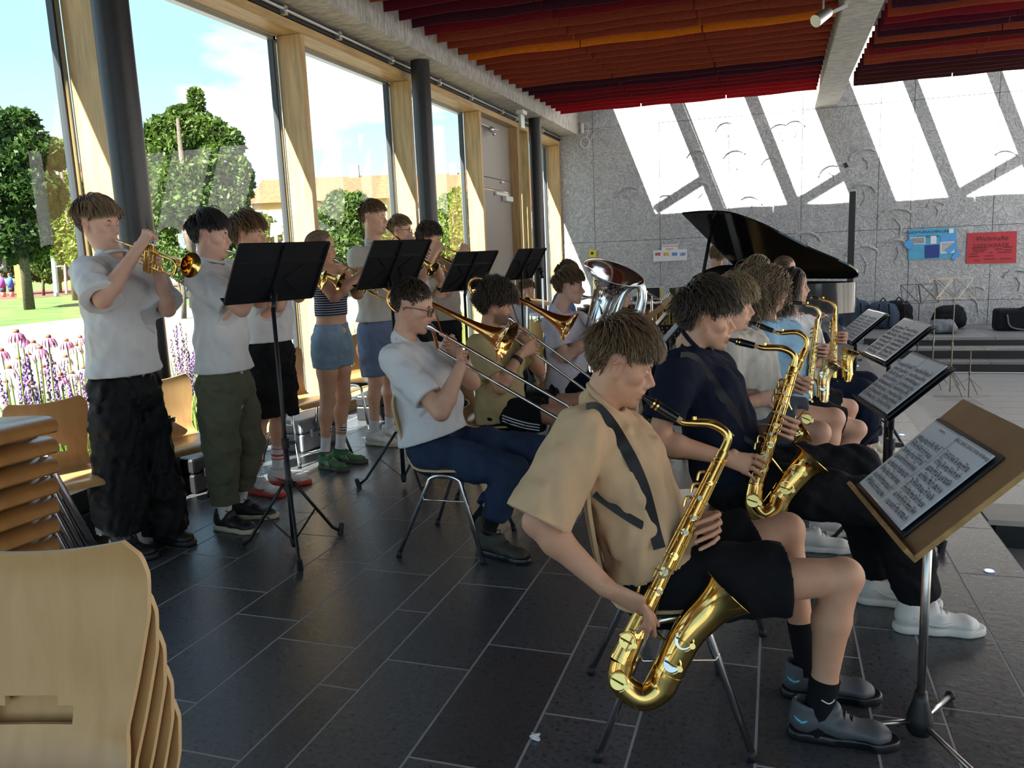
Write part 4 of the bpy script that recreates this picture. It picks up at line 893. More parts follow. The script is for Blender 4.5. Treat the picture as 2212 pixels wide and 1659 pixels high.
_sh = shell_mesh(); SHELL = _sh.mesh('shell', True); SHELL.materials.append(PLY); SHELL.materials.append(PLYE); set_sharp(SHELL, 50); SHELLD = SHELL.copy(); SHELLD.materials.clear(); SHELLD.materials.append(PLYD); SHELLD.materials.append(PLYD)
def chair_parts():
    out = []
    for sgn in (-1, 1):
        a = np.linspace(0, PI, 11); arch = np.stack([.02 + .085 * np.cos(a), np.full(11, sgn * .185), .385 + .035 * np.sin(a)], 1); P = np.concatenate([[(.2275, sgn * .245, .012)], arch, [(-.2275, sgn * .245, .012)]])
        g = G().tube(P, .0115, 12); out.append(('leg_frame', g.mesh('leg_frame', True), CHROME))
        for x in (.2275, -.2275): out.append(('foot_cap', G().cyl((x, sgn * .245, 0), (x * .97, sgn * .2415, .030), .0145, .0135, 12).mesh('foot_cap', True), RUB))
        out.append(('stacking_bar', G().tube([(.137, sgn * .200, .315), (.125, sgn * .212, .300), (-.085, sgn * .212, .300), (-.097, sgn * .200, .315)], .004, 8).mesh('stacking_bar', True), CHROME))
    out.append(('seat_bracket', G().rect((-.05, -.19, .405), (.09, .19, .430)).mesh('seat_bracket'), DARKSTEEL))
    for _, me, m in out: me.materials.append(m)
    return out
CP = chair_parts()
def chair(label, x, y, th, z=0.0, group='plywood chairs', shell=None, legs=True):
    t = thing('plywood_chair', label, 'chair', (x, y, z), math.radians(th), group); link('shell', shell or SHELL, None, t)
    for n, me, m in CP: link(n, me, None, t)
    return t
chair('plywood chair under the boy in the tan t-shirt', -.33, 2.40, 14.7)
chair('plywood chair under the trombonist with spectacles', -1.567, 3.695, 0)
# empty chairs along the windows
cl = gnd(170, 1032, .45); chair('empty plywood chair at far left behind the chair stack', cl[0] - .1, cl[1] + .02, -28)
chair('empty plywood chair behind the boy in olive trousers', -3.38, 3.83, -22)
chair('empty plywood chair left of the girl in denim shorts', -3.42, 5.18, -20)
chair('empty plywood chair behind the tall boy in blue shorts', -3.42, 6.2, -15)
# stack at the left edge
def stand_at(px, py, z, th, lx, ly):
    P = gnd(px, py, z); c, q = math.cos(math.radians(th)), math.sin(math.radians(th)); return P[0] - lx * c + ly * q, P[1] - lx * q - ly * c
bx, by = stand_at(122, 915, 1.03, -3, .305, .185)
for k in range(10):
    w = 'topmost' if k == 9 else ['bottom', 'second from bottom', 'third from bottom', 'fourth from bottom', 'fifth from bottom', 'fifth from top', 'fourth from top', 'third from top', 'second from top'][k]
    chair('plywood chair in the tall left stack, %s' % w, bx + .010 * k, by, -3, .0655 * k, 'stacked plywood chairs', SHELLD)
fx, fy = stand_at(318, 1168, 1.08, -75, -.25, .195)
for k in range(5):
    w = ['bottom', 'second', 'third', 'fourth', 'topmost'][k]
    chair('plywood chair in the near left stack, %s one' % w, fx + (k - 4) * .010 * math.cos(math.radians(-75)), fy + (k - 4) * .010 * math.sin(math.radians(-75)), -75, .0655 * k, 'near stack of plywood chairs')
# ================================================================== shoes (toe +x, heel at x=-.075, sole on z=0)
def shoe_meshes(kind):
    h = .006; f = Field((-.11, -.075, -.02), (.235, .075, .17), h); y = A([0, 1., 0])
    f.seg((-.035, 0, .055), (.06, 0, .050), (.036, .035), (.040, .032), .02, y); f.seg((.06, 0, .046), (.155, 0, .036), (.043, .030), (.042, .024), .02, y); f.seg((.155, 0, .036), (.180, 0, .034), (.040, .023), (.032, .019), .02, y)
    f.seg((-.035, 0, .06), (-.030, 0, .095), (.035, .040), (.036, .042), .02, y); f.seg((.01, 0, .075), (.045, 0, .098), (.030, .030), (.028, .020), .02, y)
    f.cut((0, 0, .022), (0, 0, -1)); f.seg((-.022, 0, .118), (-.012, 0, .15), (.028, .036), (.028, .04), .008, y, op='s')
    U = f.nets(); Us = f
    g = Field((-.115, -.08, -.02), (.245, .08, .06), h); t = .030 if kind != 'thick' else .038
    for a, b, ra, rb in (((-.04, 0, .012), (.05, 0, .012), (.041, .045), (.041, .040)), ((.05, 0, .012), (.15, 0, .012), (.041, .04), (.049, .04)), ((.15, 0, .012), (.172, 0, .014), (.049, .05), (.043, .05))):
        g.seg(a, b, ra, rb, .02, y)
    g.cut((0, 0, 0), (0, 0, -1)); g.cut((0, 0, t), (0, 0, 1))
    if kind == 'bubble':
        for x in (-.075, -.045, .055, .085, .115):
            for s in (-1, 1): g.seg((x, s * .05, .010), (x + .018, s * .05, .010), .010, .010, .006, op='s')
    S = g.nets()
    D = lambda x, z, s: next((yy * s for yy in np.arange(.075, .0, -.002) if Us.D[tuple(np.clip(np.round((A([x, yy * s, z]) - Us.lo) / h).astype(int), 0, Us.n - 1))] < 0), s * .03)
    lc = G()
    for k in range(5):
        x = .035 + k * .020; z = .112 - k * .0125
        P = [(x - .006, s * w, z - d) for s, w, d in ((-1, .026, .018), (-1, .014, .004), (0, 0, 0), (1, .014, .004), (1, .026, .018))]; lc.tube(spline(P, 3), .0032, 5)
        P = [(x + .006 * s, s * w, z - d + .002) for s, w, d in ((-1, .024, .014), (0, 0, -.001), (1, .024, .014))]; lc.tube(spline(P, 3), .003, 5)
    for s in (-1, 1):
        t_ = np.linspace(0, 2 * PI, 12); lc.tube(np.stack([.025 + .012 * np.cos(t_), s * (.016 + .010 * np.sin(t_)), .115 + .008 * np.sin(t_)], 1), .0025, 5)
    mk = G()
    if kind == 'stripes':
        for s in (-1, 1):
            for k in range(3):
                P = [(.075 - k * .022 - q * .028, D(.075 - k * .022 - q * .028, .032 + q * .04, s) + s * .001, .032 + q * .04) for q in np.linspace(0, 1, 6)]; mk.tube(P, .0042, 6)
    elif kind in ('swoosh', 'bubble', 'thick'):
        for s in (-1, 1):
            T = np.linspace(0, 1, 10); sc = .45 if kind == 'bubble' else 1.0; x = (.105 - .13 * T) if kind != 'bubble' else (-.03 - .035 * T); z = (.052 - .020 * np.sin(T * PI * .9) + .022 * T) if kind != 'bubble' else .072 - .012 * np.sin(T * 2.6) + .012 * T
            P = [(x[i], D(x[i], z[i], s) + s * .0008, z[i]) for i in range(10)]; mk.tube(P, .0012 + .0075 * sc * np.sin(np.clip(T * 1.05, 0, 1) * PI) ** .7, 6)
    def tomesh(n, vf): return rawmesh(n, smooth_mesh(vf[0], vf[1], 1, .4), vf[1], True)
    return tomesh('upper', U), tomesh('sole', S), lc.mesh('laces', True), (mk.mesh('side_mark', True) if mk.n else None)
SHOES = {k: shoe_meshes(k) for k in ('plain', 'stripes', 'swoosh', 'bubble', 'thick')}
def put(name, me, m, parent, M=None):
    me2 = me.copy(); me2.materials.clear(); me2.materials.append(m); o = link(name, me2, None, parent)
    if M is not None: o.matrix_local = M
    return o
def shoe(parent, base, ankle, heading, kind, cu, cs, cl, cm=None, pitch=0, rollx=0, s=1.0, lab=None):
    """ankle: world point on the ground under the ankle"""
    M = Matrix.Translation(Vector(A(ankle) - A(base))) @ Matrix.Rotation(heading, 4, 'Z') @ Matrix.Rotation(pitch, 4, 'Y') @ Matrix.Rotation(rollx, 4, 'X') @ Matrix.Scale(s, 4)
    u, so_, la, mk = SHOES[kind]; o = put('shoe', u, cu, parent, M); put('sole', so_, cs, o); put('laces', la, cl, o)
    if mk is not None and cm is not None: put('side_mark', mk, cm, o)['kind'] = 'stuff'
    return o
# ================================================================== one person
class Man:
    def __init__(s, label, root, th, q=.008, skin=SKIN, cat='person', group='band members'):
        s.root = A([root[0], root[1], 0.]); s.th = math.radians(th); s.L = A([math.sin(s.th), -math.cos(s.th), 0]); s.F = A([math.cos(s.th), math.sin(s.th), 0]); s.q = q; s.skin = skin; s.label = label; s.group = group
        s.parts = []; s.kids = []; s.tint = []; s.z0 = 0
    def J(s, px, py, lat=0.0): return onplane(px, py, s.root + s.L * lat, s.L)
    def P(s, v): return A(v, float) if isinstance(v, np.ndarray) else s.J(*v)
    def pose(s, **k):
        for n, v in k.items(): setattr(s, n, s.P(v))
        s.SM = (s.SR + s.SL) / 2; s.PC = (s.HR + s.HL) / 2; s.up = unit(s.SM - s.PC); s.ash = unit(s.SR - s.SL); s.ahp = unit(s.HR - s.HL); s.fw = unit(np.cross(s.up, s.ash)); return s
    def torso(s, f, e=0.0, b=1.0, hem=None, k=.03, belly=0.0, loose=0.0, fem=False):
        D = s.SM - s.PC; p0 = s.PC - s.up * .0; fwd = s.fw
        w = lambda t: s.PC + D * t
        wa, ch = (.115, .150) if fem else (.140, .165)
        f.seg(w(-.10), w(.12), (.160 * b + e + loose * .2, .115 * b + e + loose * .2), (.155 * b + e + loose * .6, .110 * b + e + loose * .6), k, s.ahp)
        f.seg(w(.12), w(.45) + fwd * (.005 + belly * .5), (.155 * b + e + loose * .6, .110 * b + e + loose * .6), (wa * b + e + loose, .100 * b + e + loose + belly), k, s.ahp)
        f.seg(w(.45) + fwd * (.005 + belly * .5), w(.78) + fwd * .012, (wa * b + e + loose, .100 * b + e + loose + belly), (ch * b + e + loose * .5, .112 * b + e + loose * .4), k, s.ash)
        f.seg(w(.78) + fwd * .012, w(.96), (ch * b + e + loose * .5, .112 * b + e + loose * .4), (.135 * b + e * .8, .078 * b + e * .8), k, s.ash)
        for S in (s.SR, s.SL): f.seg(w(.99) + (S - s.SM) * .3, S, .066 * b + e * .8, .058 * b + e * .8, .04); 
        f.seg(w(1.0), s.NB, .060 + e * .7, .054 + e * .7, .035)
    def head(s, ear, th, pitch=0, roll=0, sc=1.0, hair='crop', hcol='brown', n=1500, lid=.1, beard=False, jaw=1.0, nose=1.0, female=False, seed=3, glasses=None, lat=.078, look=(0, -.1), stubble=0.0, noeye=False):
        th, p, ro = map(math.radians, (th, pitch, roll)); f = A([math.cos(th) * math.cos(p), math.sin(th) * math.cos(p), -math.sin(p)]); r = A([math.sin(th), -math.cos(th), 0]); u = np.cross(r, f)
        r, u = r * math.cos(ro) - u * math.sin(ro), u * math.cos(ro) + r * math.sin(ro); R = np.stack([f, -r, u], 1)
        e3 = s.P(ear) if isinstance(ear, np.ndarray) else s.J(ear[0], ear[1], lat); o = e3 - r * .078 * sc; s.ho, s.hR, s.hs = o, R, sc
        s.H = lambda v: o + R @ (A(v, float) * sc)
        s.up_ = u
        if not hasattr(s, 'NB'): s.NB = s.SM + s.up * .045 - s.fw * .015
        nk = R.T @ (s.NB - o) / sc
        V, F, ti, bd = make_head(max(.0036, s.q * .62), nk, jaw=jaw, nose=nose, female=female); V = V @ R.T * sc + o
        s.parts.append((V, F)); s.tint.append((ti, bd * (.75 if beard else stubble)))
        s.hair_spec = (hair, hcol, n, seed); s.lid = lid; s.look = look; s.glasses = glasses; s.noeye = noeye
        s.mouth = s.H((.094, 0, -.062)); return s
    def arm(s, side, S, E, W, hand=None, b=1.0):
        S, E, W = s.P(S), s.P(E), s.P(W); pts = [S, E, W]; prim = []
        if hand:
            K, T = s.P(hand['k']), s.P(hand['t']); sd = unit(hand['side']); do = unit(hand.get('dors', s.up)); w = hand.get('w', .076); ax = unit(K - W); bul = hand.get('bul', .02)
            pts += [K, T]; prim.append((W, K, (.029, .021), (.041, .0145), sd))
            lens = hand.get('lens', (.92, 1.0, .96, .80))
            for i, (o, rr) in enumerate(zip((-.5, -.17, .17, .5), (.0088, .0090, .0086, .0076))):
                B = K + sd * o * w * .92 + ax * (.006, .010, .007, -.004)[i]; tip = T + sd * o * w * hand.get('conv', .95); tip = B + (tip - B) * lens[i]
                if 'tips' in hand: tip = s.P(hand['tips'][i])
                P = bez(B, (B + tip) / 2 + do * bul * 1.9, tip, 4); prim.append((P, (rr * 1.06, rr, rr * .93, rr * .8)))
            if 'th' in hand:
                Tt = s.P(hand['th']); B = W + (K - W) * .30 - sd * w * .38; C = (B + Tt) / 2 - sd * hand.get('tb', .018) + hand.get('tdo', 0) * do; P = bez(B, C, Tt, 4); prim.append((P, (.0145, .0115, .0105, .0088))); pts.append(Tt)
        P_ = A(pts); f = Field(P_.min(0) - .085, P_.max(0) + .085, max(.0042, s.q * .68))
        f.seg(S, E, .050 * b, .039 * b, .02); M1 = E + (W - E) * .28; f.seg(E, M1, .038 * b, .0425 * b, .02); f.seg(M1, W - (W - E) * .05, .0425 * b, .0275 * b ** .5, .02)
        for p in prim:
            if len(p) == 5: f.seg(p[0], p[1], p[2], p[3], .012, p[4])
            else:
                for i in range(3): f.seg(p[0][i], p[0][i + 1], p[1][i], p[1][i + 1], .0035)
        V, F = f.nets(); V = smooth_mesh(V, F, 1, .3); s.parts.append((V, F))
        g = np.exp(-((V - E) ** 2).sum(1) / .045 ** 2) * .25
        if hand: g = g + .22 * np.exp(-((V - s.P(hand['t'])) ** 2).sum(1) / .05 ** 2)
        s.tint.append((g, np.zeros(len(V)))); setattr(s, 'E' + side, E); setattr(s, 'W' + side, W); return s
    def legs(s, b=1.0, foot=True, q=None):
        P_ = A([s.SM, s.PC, s.KR, s.KL, s.AR, s.AL, s.HR, s.HL]); f = Field(P_.min(0) - .2, P_.max(0) + .2, q or max(.008, s.q * 1.15))
        s.torso(f, -.006, fem=getattr(s, 'fem', False))
        for H, K, N_ in ((s.HR, s.KR, s.AR), (s.HL, s.KL, s.AL)):
            f.seg(H, H + (K - H) * .5, .084 * b, .072 * b, .03); f.seg(H + (K - H) * .5, K, .072 * b, .052 * b, .03); kn = unit(unit(K - H) + unit(K - N_)); f.seg(K + kn * .006, K + kn * .006, .050 * b, .050 * b, .02)
            bk = -kn; C = K + (N_ - K) * .30 + unit(bk - unit(N_ - K) * (bk @ unit(N_ - K))) * .012; f.seg(K, C, .050 * b, .054 * b, .02); f.seg(C, K + (N_ - K) * .72, .054 * b, .036 * b, .02); f.seg(K + (N_ - K) * .72, N_, .036 * b, .034 * b, .02)
        V, F = f.nets(); V = smooth_mesh(V, F, 1, .35); s.parts.append((V, F)); s.tint.append((.22 * (np.exp(-((V - s.KR) ** 2).sum(1) / .05 ** 2) + np.exp(-((V - s.KL) ** 2).sum(1) / .05 ** 2)), np.zeros(len(V)))); return s
    def done(s):
        V, F = merge(s.parts); o = s.root; me = rawmesh('person', V - o, F, True); me.materials.append(s.skin)
        t = np.concatenate([x[0] for x in s.tint]).astype(np.float32); b = np.concatenate([x[1] for x in s.tint]).astype(np.float32)
        for n_, v in (('tint', t), ('beard', b)):
            a = me.attributes.new(n_, 'FLOAT', 'POINT'); a.data.foreach_set('value', v)
        ob = link('person', me, None, None, None, tuple(o)); tag(ob, s.label, 'person', s.group); s.o = ob
        st, hc, n, seed = s.hair_spec; HV, HF, tn = make_hair(st, n, seed); HV = HV @ s.hR.T * s.hs + s.ho - o; hm = rawmesh('hair', HV, HF, True); hm.materials.append(HAIR[hc]); a = hm.attributes.new('tone', 'FLOAT', 'POINT'); a.data.foreach_set('value', tn.astype(np.float32)); link('hair', hm, None, ob)
        RM = Matrix([list(s.hR[i] * s.hs) + [float(s.ho[i] - o[i])] for i in range(3)] + [[0, 0, 0, 1]])
        if not s.noeye:
            for sd in (-1, 1):
                g = eye_mesh(s.lid, s.look); g.M = [[1, 0, 0, .0765], [0, 1, 0, sd * .031], [0, 0, 1, .008], [0, 0, 0, 1]]; V = [v @ np.eye(3) + A([(.0765), sd * .031, .007]) for v in g.V]; g.V = V
                e = g.build('eye', [s.skin, EYEW, EYEI, HAIR['dark']], ob, smooth=True, origin=(0, 0, 0)); e.matrix_local = RM
                b = G().tube(spline([(.0905, sd * .014, .026), (.0885, sd * .030, .0325), (.074, sd * .047, .0265)], 5), [.0022, .003, .0034, .0036, .0036, .0036, .0034, .003, .0026, .002, .0012], 6).build('eyebrow', HAIR[hc if hc != 'blond' else 'fair'], ob, smooth=True, origin=(0, 0, 0)); b.matrix_local = RM
        if s.glasses:
            gm = mat('spectacle_' + s.glasses[0], s.glasses[1], .3); fr = G()
            for sd in (-1, 1):
                c = A([.106, sd * .033, .006]); t_ = np.linspace(0, 2 * PI, 21)[:-1]; e_ = lambda a: np.sign(a) * np.abs(a) ** .55
                P = np.stack([c[0] - .010 * (np.abs(c[1] + .025 * e_(np.cos(t_))) / .058) ** 2, c[1] + .025 * e_(np.cos(t_)), c[2] + .018 * e_(np.sin(t_))], 1); fr.tube(P, .0021, 6, closed=True); fr.tube([(.098, sd * .057, .014), (.03, sd * .079, .016), (-.012, sd * .084, .010), (-.02, sd * .083, -.004)], .0019, 6)
            fr.tube([(.106, -.009, .012), (.109, 0, .014), (.106, .009, .012)], .002, 6)
            gl = fr.build('spectacles', gm, ob, smooth=True, origin=(0, 0, 0)); gl.matrix_local = RM
            ln = G()
            for sd in (-1, 1):
                t_ = np.linspace(0, 2 * PI, 17)[:-1]; ln.add([(.106 - .010 * (abs(sd * .033 + .024 * math.cos(a)) / .058) ** 2, sd * .033 + .024 * math.cos(a), .006 + .0165 * math.sin(a)) for a in t_], [tuple(range(16))])
            link('lens', ln.mesh('lens'), GLASS, gl)
        return s
    def wear(s, name, V, F, m, sm=2, parent=None):
        V = smooth_mesh(V, F, sm, .5) - s.root; me = rawmesh(name, V, F, True); me.materials.append(m); return link(name, me, None, parent or s.o)
    def tee(s, m, hem, sleeve=.72, e=.014, loose=.012, b=1.0, belly=0.0, neck=.058, sl_r=(.066, .074), rip=.0045, seed=5, hemn=None, tank=False, low=None, name='t_shirt', nb=None, scoop=.0):
        P_ = A([s.SR, s.SL, s.PC, s.ER, s.EL, s.NB]); f = Field(P_.min(0) - .2, P_.max(0) + .16, max(.0075, s.q * 1.0)); s.torso(f, e, b, loose=loose, belly=belly, fem=getattr(s, 'fem', False))
        if low is not None: f.seg(s.PC + s.up * .05, s.PC - s.up * low, (.165 * b + e + loose, .12 * b + e + loose + belly * .6), (.17 * b + e + loose * 1.2, .125 * b + e + loose * 1.2 + belly * .3), .03, s.ahp)
        if not tank:
            for S, E in ((s.SR, s.ER), (s.SL, s.EL)):
                C = S + (E - S) * (sleeve + .03); f.seg(S, S + (C - S) * .4, sl_r[0] * b, (sl_r[0] * .6 + sl_r[1] * .4) * b, .035); f.seg(S + (C - S) * .4, C, (sl_r[0] * .6 + sl_r[1] * .4) * b, sl_r[1] * b, .02)
        f.ripple(rip, .13, seed, (1, 1, .55)); f.ripple(rip * .35, .05, seed + 1, (1, 1, .7))
        if not tank:
            for S, E in ((s.SR, s.ER), (s.SL, s.EL)):
                C = S + (E - S) * sleeve; d = unit(E - S); f.cut(C, d, r=.15)
                f.seg(C - d * .012, C + d * .12, .050 * b, .050 * b, .004, op='s')
        f.cut(s.P(hem), hemn if hemn is not None else -s.up)
        up = unit(s.NB - s.SM + s.up * .05); nc = s.NB + s.up * .012 + (s.fw * .02)
        f.seg(nc + s.fw * .01, nc + unit(s.ho - nc) * .14, neck, neck + .012, .012, op='s'); 
        if scoop: f.cut(s.SM + s.up * scoop, unit(s.up + s.fw * .25))
        V, F = f.nets(); s.shirt = s.wear(name, V, F, m, 1)
        if not tank:                                                                      # ribbed collar
            t = np.linspace(0, 2 * PI, 25)[:-1]; r = unit(np.cross(s.fw, unit(s.ho - nc))); ax = unit(s.ho - nc); fw = np.cross(ax, r) * -1
            fw = fw if fw @ s.fw > 0 else -fw; c = s.NB + s.fw * .016 + ax * .002; P = c + np.outer(np.cos(t), r) * (neck + .006) + np.outer(np.sin(t), fw) * (neck + .006) - np.outer(np.sin(t), ax) * .022
            G().tube(P - s.root, .0085, 8, closed=True).build('collar', m, s.shirt, smooth=True, origin=(0, 0, 0))
        return s.shirt
    def bottoms(s, m, end, name='shorts', e=.014, flare=.02, top=None, rip=.004, seed=9, hemR=None, hemL=None, b=1.0, cuff=True, kflare=None):
        """end: 0..1 along thigh, 1..2 along shin"""
        P_ = A([s.PC, s.HR, s.HL, s.KR, s.KL] + ([s.AR, s.AL] if end > 1 else [])); f = Field(P_.min(0) - .2, P_.max(0) + .2, max(.0085, s.q * 1.1))
        f.seg(s.PC + s.up * max(.10, (top or 0) + .02), s.PC - s.up * .02, (.146 * b + e * .3, .100 * b + e * .3), (.166 * b + e, .122 * b + e), .03, s.ahp)
        for H, K, N_ in ((s.HR, s.KR, s.AR), (s.HL, s.KL, s.AL)):
            t = min(end, 1.0) + (.02 if end <= 1 else 0); C = H + (K - H) * t; f.seg(H, H + (C - H) * .5, .090 * b + e, .080 * b + e + flare * .5, .03); f.seg(H + (C - H) * .5, C, .080 * b + e + flare * .5, .066 * b + e + flare, .03)
            if end > 1:
                kf = flare if kflare is None else kflare; t2 = end - 1 + .06; C2 = K + (N_ - K) * t2; f.seg(K, K + (C2 - K) * .45, .062 * b + e + flare, .060 * b + e + kf, .02); f.seg(K + (C2 - K) * .45, C2, .060 * b + e + kf, .042 * b + e + kf, .02)
        f.ripple(rip, .12, seed, (1, 1, 1)); f.ripple(rip * .4, .045, seed + 1)
        for H, K, N_ in ((s.HR, s.KR, s.AR), (s.HL, s.KL, s.AL)):
            if end <= 1: C = H + (K - H) * end; d = unit(K - H); f.cut(C, d, r=.19); f.seg(C - d * .014, C + d * .14, .064 * b + e * .4 + flare * .5, .066 * b, .004, op='s')
            else: C = K + (N_ - K) * (end - 1); d = unit(N_ - K); f.cut(C, d, r=.17)
        f.cut(s.PC + s.up * (.115 if top is None else top), s.up, r=.35)
        V, F = f.nets(); return s.wear(name, V, F, m, 1)
    def sock(s, side, m, h0=.0, h1=.14, r=.040, name='sock', marks=None):
        K, N_ = (s.KR, s.AR) if side == 'R' else (s.KL, s.AL); d = unit(K - N_); a = N_ - d * .03; P = [a + d * t for t in np.linspace(0, h1 + .03, 7)]; R = [r * .98, r * .96, r * .97, r, r * 1.03, r * 1.06, r * 1.07]
        o = G().tube(A(P) - s.root, R, 16).build(name, m, s.o, smooth=True, origin=(0, 0, 0), angle=50)
        for hh, mm, w in (marks or []):
            q = N_ + d * hh - s.root; G().cyl(q - d * w / 2, q + d * w / 2, r * 1.075, seg=18).build('sock_stripe', mm, o, smooth=True, origin=(0, 0, 0), angle=50)
        return o
    def shoes(s, kind, cu, cs, cl, cm=None, hr=None, hl=None, sc=1.0, zr=0.0, zl=0.0, pr=0, pl=0, rr=0, rl=0):
        for side, N_, hd, zz, pp, ro in (('R', s.AR, hr, zr, pr, rr), ('L', s.AL, hl, zl, pl, rl)):
            h = s.th if hd is None else math.radians(hd); shoe(s.o, s.root, A([N_[0], N_[1], zz]), h, kind, cu, cs, cl, cm, pp, ro, sc)
        return s
from mathutils.bvhtree import BVHTree
def drape(s, ob, pts, off=.004):
    """pixel points laid onto the surface of a garment as seen in the photograph"""
    me = ob.data; bv = BVHTree.FromPolygons([v.co for v in me.vertices], [p.vertices for p in me.polygons]); o = Vector(CAM - s.root); out = []
    for px, py in pts:
        d = Vector(unit(ray(px, py))); h = bv.ray_cast(o, d)
        out.append(A(h[0]) - A(d) * off + s.root if h[0] is not None else None)
    return [q for q in out if q is not None]
def band(pts, w, t, m, name, parent, base, nrm=None):
    """flat strap through world points"""
    P = spline(pts, 6) - A(base); n = len(P); g = G(); T = np.gradient(P, axis=0); V = []
    for i in range(n):
        tt = unit(T[i]); nn = A(nrm if nrm is not None else CF * -1, float); sd = unit(np.cross(tt, nn)); up = np.cross(sd, tt); V.append([P[i] - sd * w / 2 - up * t / 2, P[i] + sd * w / 2 - up * t / 2, P[i] + sd * w / 2 + up * t / 2, P[i] - sd * w / 2 + up * t / 2])
    V = A(V).reshape(-1, 3); F = [(i * 4 + k, i * 4 + (k + 1) % 4, (i + 1) * 4 + (k + 1) % 4, (i + 1) * 4 + k) for i in range(n - 1) for k in range(4)]; F += [(3, 2, 1, 0), (4 * n - 4, 4 * n - 3, 4 * n - 2, 4 * n - 1)]
    return g.add(V, F).build(name, m, parent, smooth=True, origin=(0, 0, 0), angle=40)
# ================================================================== instruments
BRASS = mat('lacquered_brass', (.86, .56, .17), .13, metal=1.0, noise=.08, nscale=6); GOLDB = mat('rose_brass', (.80, .42, .14), .12, metal=1.0); SILV = mat('silver_plate', (.80, .80, .80), .12, metal=1.0); NICK = mat('nickel', (.70, .66, .58), .18, metal=1.0); EBON = mat('ebonite', (.008, .008, .009), .18); PEARL = mat('pearl', (.80, .78, .72), .2); CORK = mat('cork', (.50, .34, .20), .8); BRASSK = mat('brass_keys', (.88, .60, .20), .16, metal=1.0)
def frame(o, x, z):
    x = unit(x); y = unit(np.cross(z, x)); z = np.cross(x, y); M = np.eye(4); M[:3, 0], M[:3, 1], M[:3, 2], M[:3, 3] = x, y, z, o; return M
def itm(name, label, cat, base, M, group=None):
    t = wthing(name, label, cat, tuple(base), group); t['_M'] = 0; return t
class I:
    """parts of an instrument written in its local frame"""
    def __init__(s, t, M): s.t, s.M = t, M
    def g(s): g = G(); g.M = s.M; return g
    def b(s, g, n, m, par=None, ang=40): return g.build(n, m, par or s.t, smooth=True, origin=tuple(s.t.location) , angle=ang)
TRUMPETS = 0
def trumpet(label, mouth, bell, up=(0, 0, 1), m=BRASS, yl=1):
    """mouth: lip point, bell: centre of the rim; slightly scaled to reach"""
    mouth, bell = A(mouth, float), A(bell, float); Lr = np.linalg.norm(bell - mouth); sc = Lr / .545; off = A([0, yl * .016, -.0])
    M = frame(mouth, bell - mouth, up); M[:3, :3] *= sc; M[:3, 3] = mouth
    t = wthing('trumpet', label, 'trumpet', tuple(mouth + (bell - mouth) * .5), 'brass trumpets'); k = I(t, M); y0, y1 = -.012 * yl, .014 * yl
    g = k.g(); g.lathe((0, 0, 0), (1, 0, 0), [(-.001, .0085), (.0, .0128), (.006, .0136), (.012, .0128), (.030, .0085), (.045, .005), (.085, .0048)], 18); k.b(g, 'mouthpiece', SILV)
    g = k.g(); g.tube([(.07, 0, 0), (.16, y0 * .6, 0), (.40, y0, 0)], .0062, 10); k.b(g, 'leadpipe', m)
    a = np.linspace(PI / 2, -PI / 2, 11); g = k.g(); g.tube(np.concatenate([[(.36, y0, 0)], np.stack([.43 + .034 * np.cos(a), np.full(11, y0), -.037 + .037 * np.sin(a)], 1), [(.30, y0, -.074)]]), .0070, 10); g.tube([(.455, y0, -.006), (.455, y0, -.068)], .003, 6); k.b(g, 'tuning_slide', m)
    a = np.linspace(PI / 2, 3 * PI / 2, 11); g = k.g(); bp = np.concatenate([[(.25, y1, -.074)], np.stack([.135 + .036 * np.cos(a[::-1]), np.full(11, y1), -.037 + .037 * np.sin(a[::-1])], 1)]); g.tube(bp, .0062, 10); k.b(g, 'rear_bow', m)
    g = k.g(); P = [(.135, y1, 0), (.20, y1, 0), (.30, y1 * .8, 0), (.40, y1 * .5, 0), (.45, y1 * .3, 0), (.485, 0, 0), (.510, 0, 0), (.528, 0, 0), (.539, 0, 0), (.545, 0, 0)]; g.tube(P, [.0062, .0066, .0078, .0110, .0155, .0225, .032, .043, .054, .0615], 28, cap=False); a = np.linspace(0, 2 * PI, 33)[:-1]; g.tube(np.stack([np.full(32, .545), .0615 * np.cos(a), .0615 * np.sin(a)], 1), .0013, 6, closed=True); k.b(g, 'bell', m)
    for i, x in enumerate((.235, .262, .289)):
        g = k.g(); g.cyl((x, 0, -.098), (x, 0, .030), .0118, seg=14).cyl((x, 0, .030), (x, 0, .038), .0128, seg=14).cyl((x, 0, -.108), (x, 0, -.098), .0098, seg=14); v = k.b(g, 'valve', m); g = k.g(); g.cyl((x, 0, .038), (x, 0, .058), .0032, seg=8).cyl((x, 0, .058), (x, 0, .062), .0088, seg=12); k.b(g, 'valve_button', PEARL, v)
    g = k.g(); g.tube([(.235, y1, -.035), (.17, y1 * 1.6, -.035), (.165, y1 * 1.6, -.055), (.235, y1, -.055)], .0045, 8).tube([(.289, y0, -.045), (.37, y0 * 1.6, -.045), (.385, y0 * 1.6, -.06), (.37, y0 * 1.6, -.072), (.289, y0, -.072)], .0045, 8); k.b(g, 'valve_slides', m)
    a = np.linspace(0, 2 * PI, 15); g = k.g(); g.tube(np.stack([.345 + .012 * np.cos(a), np.full(15, y0 * 2.2), -.055 + .012 * np.sin(a)], 1), .002, 6).bar((.20, y0, -.003), (.20, y1, -.07), .004, .004).bar((.35, y0, -.003), (.35, y1, -.003), .004, .004); k.b(g, 'braces', m)
    return t
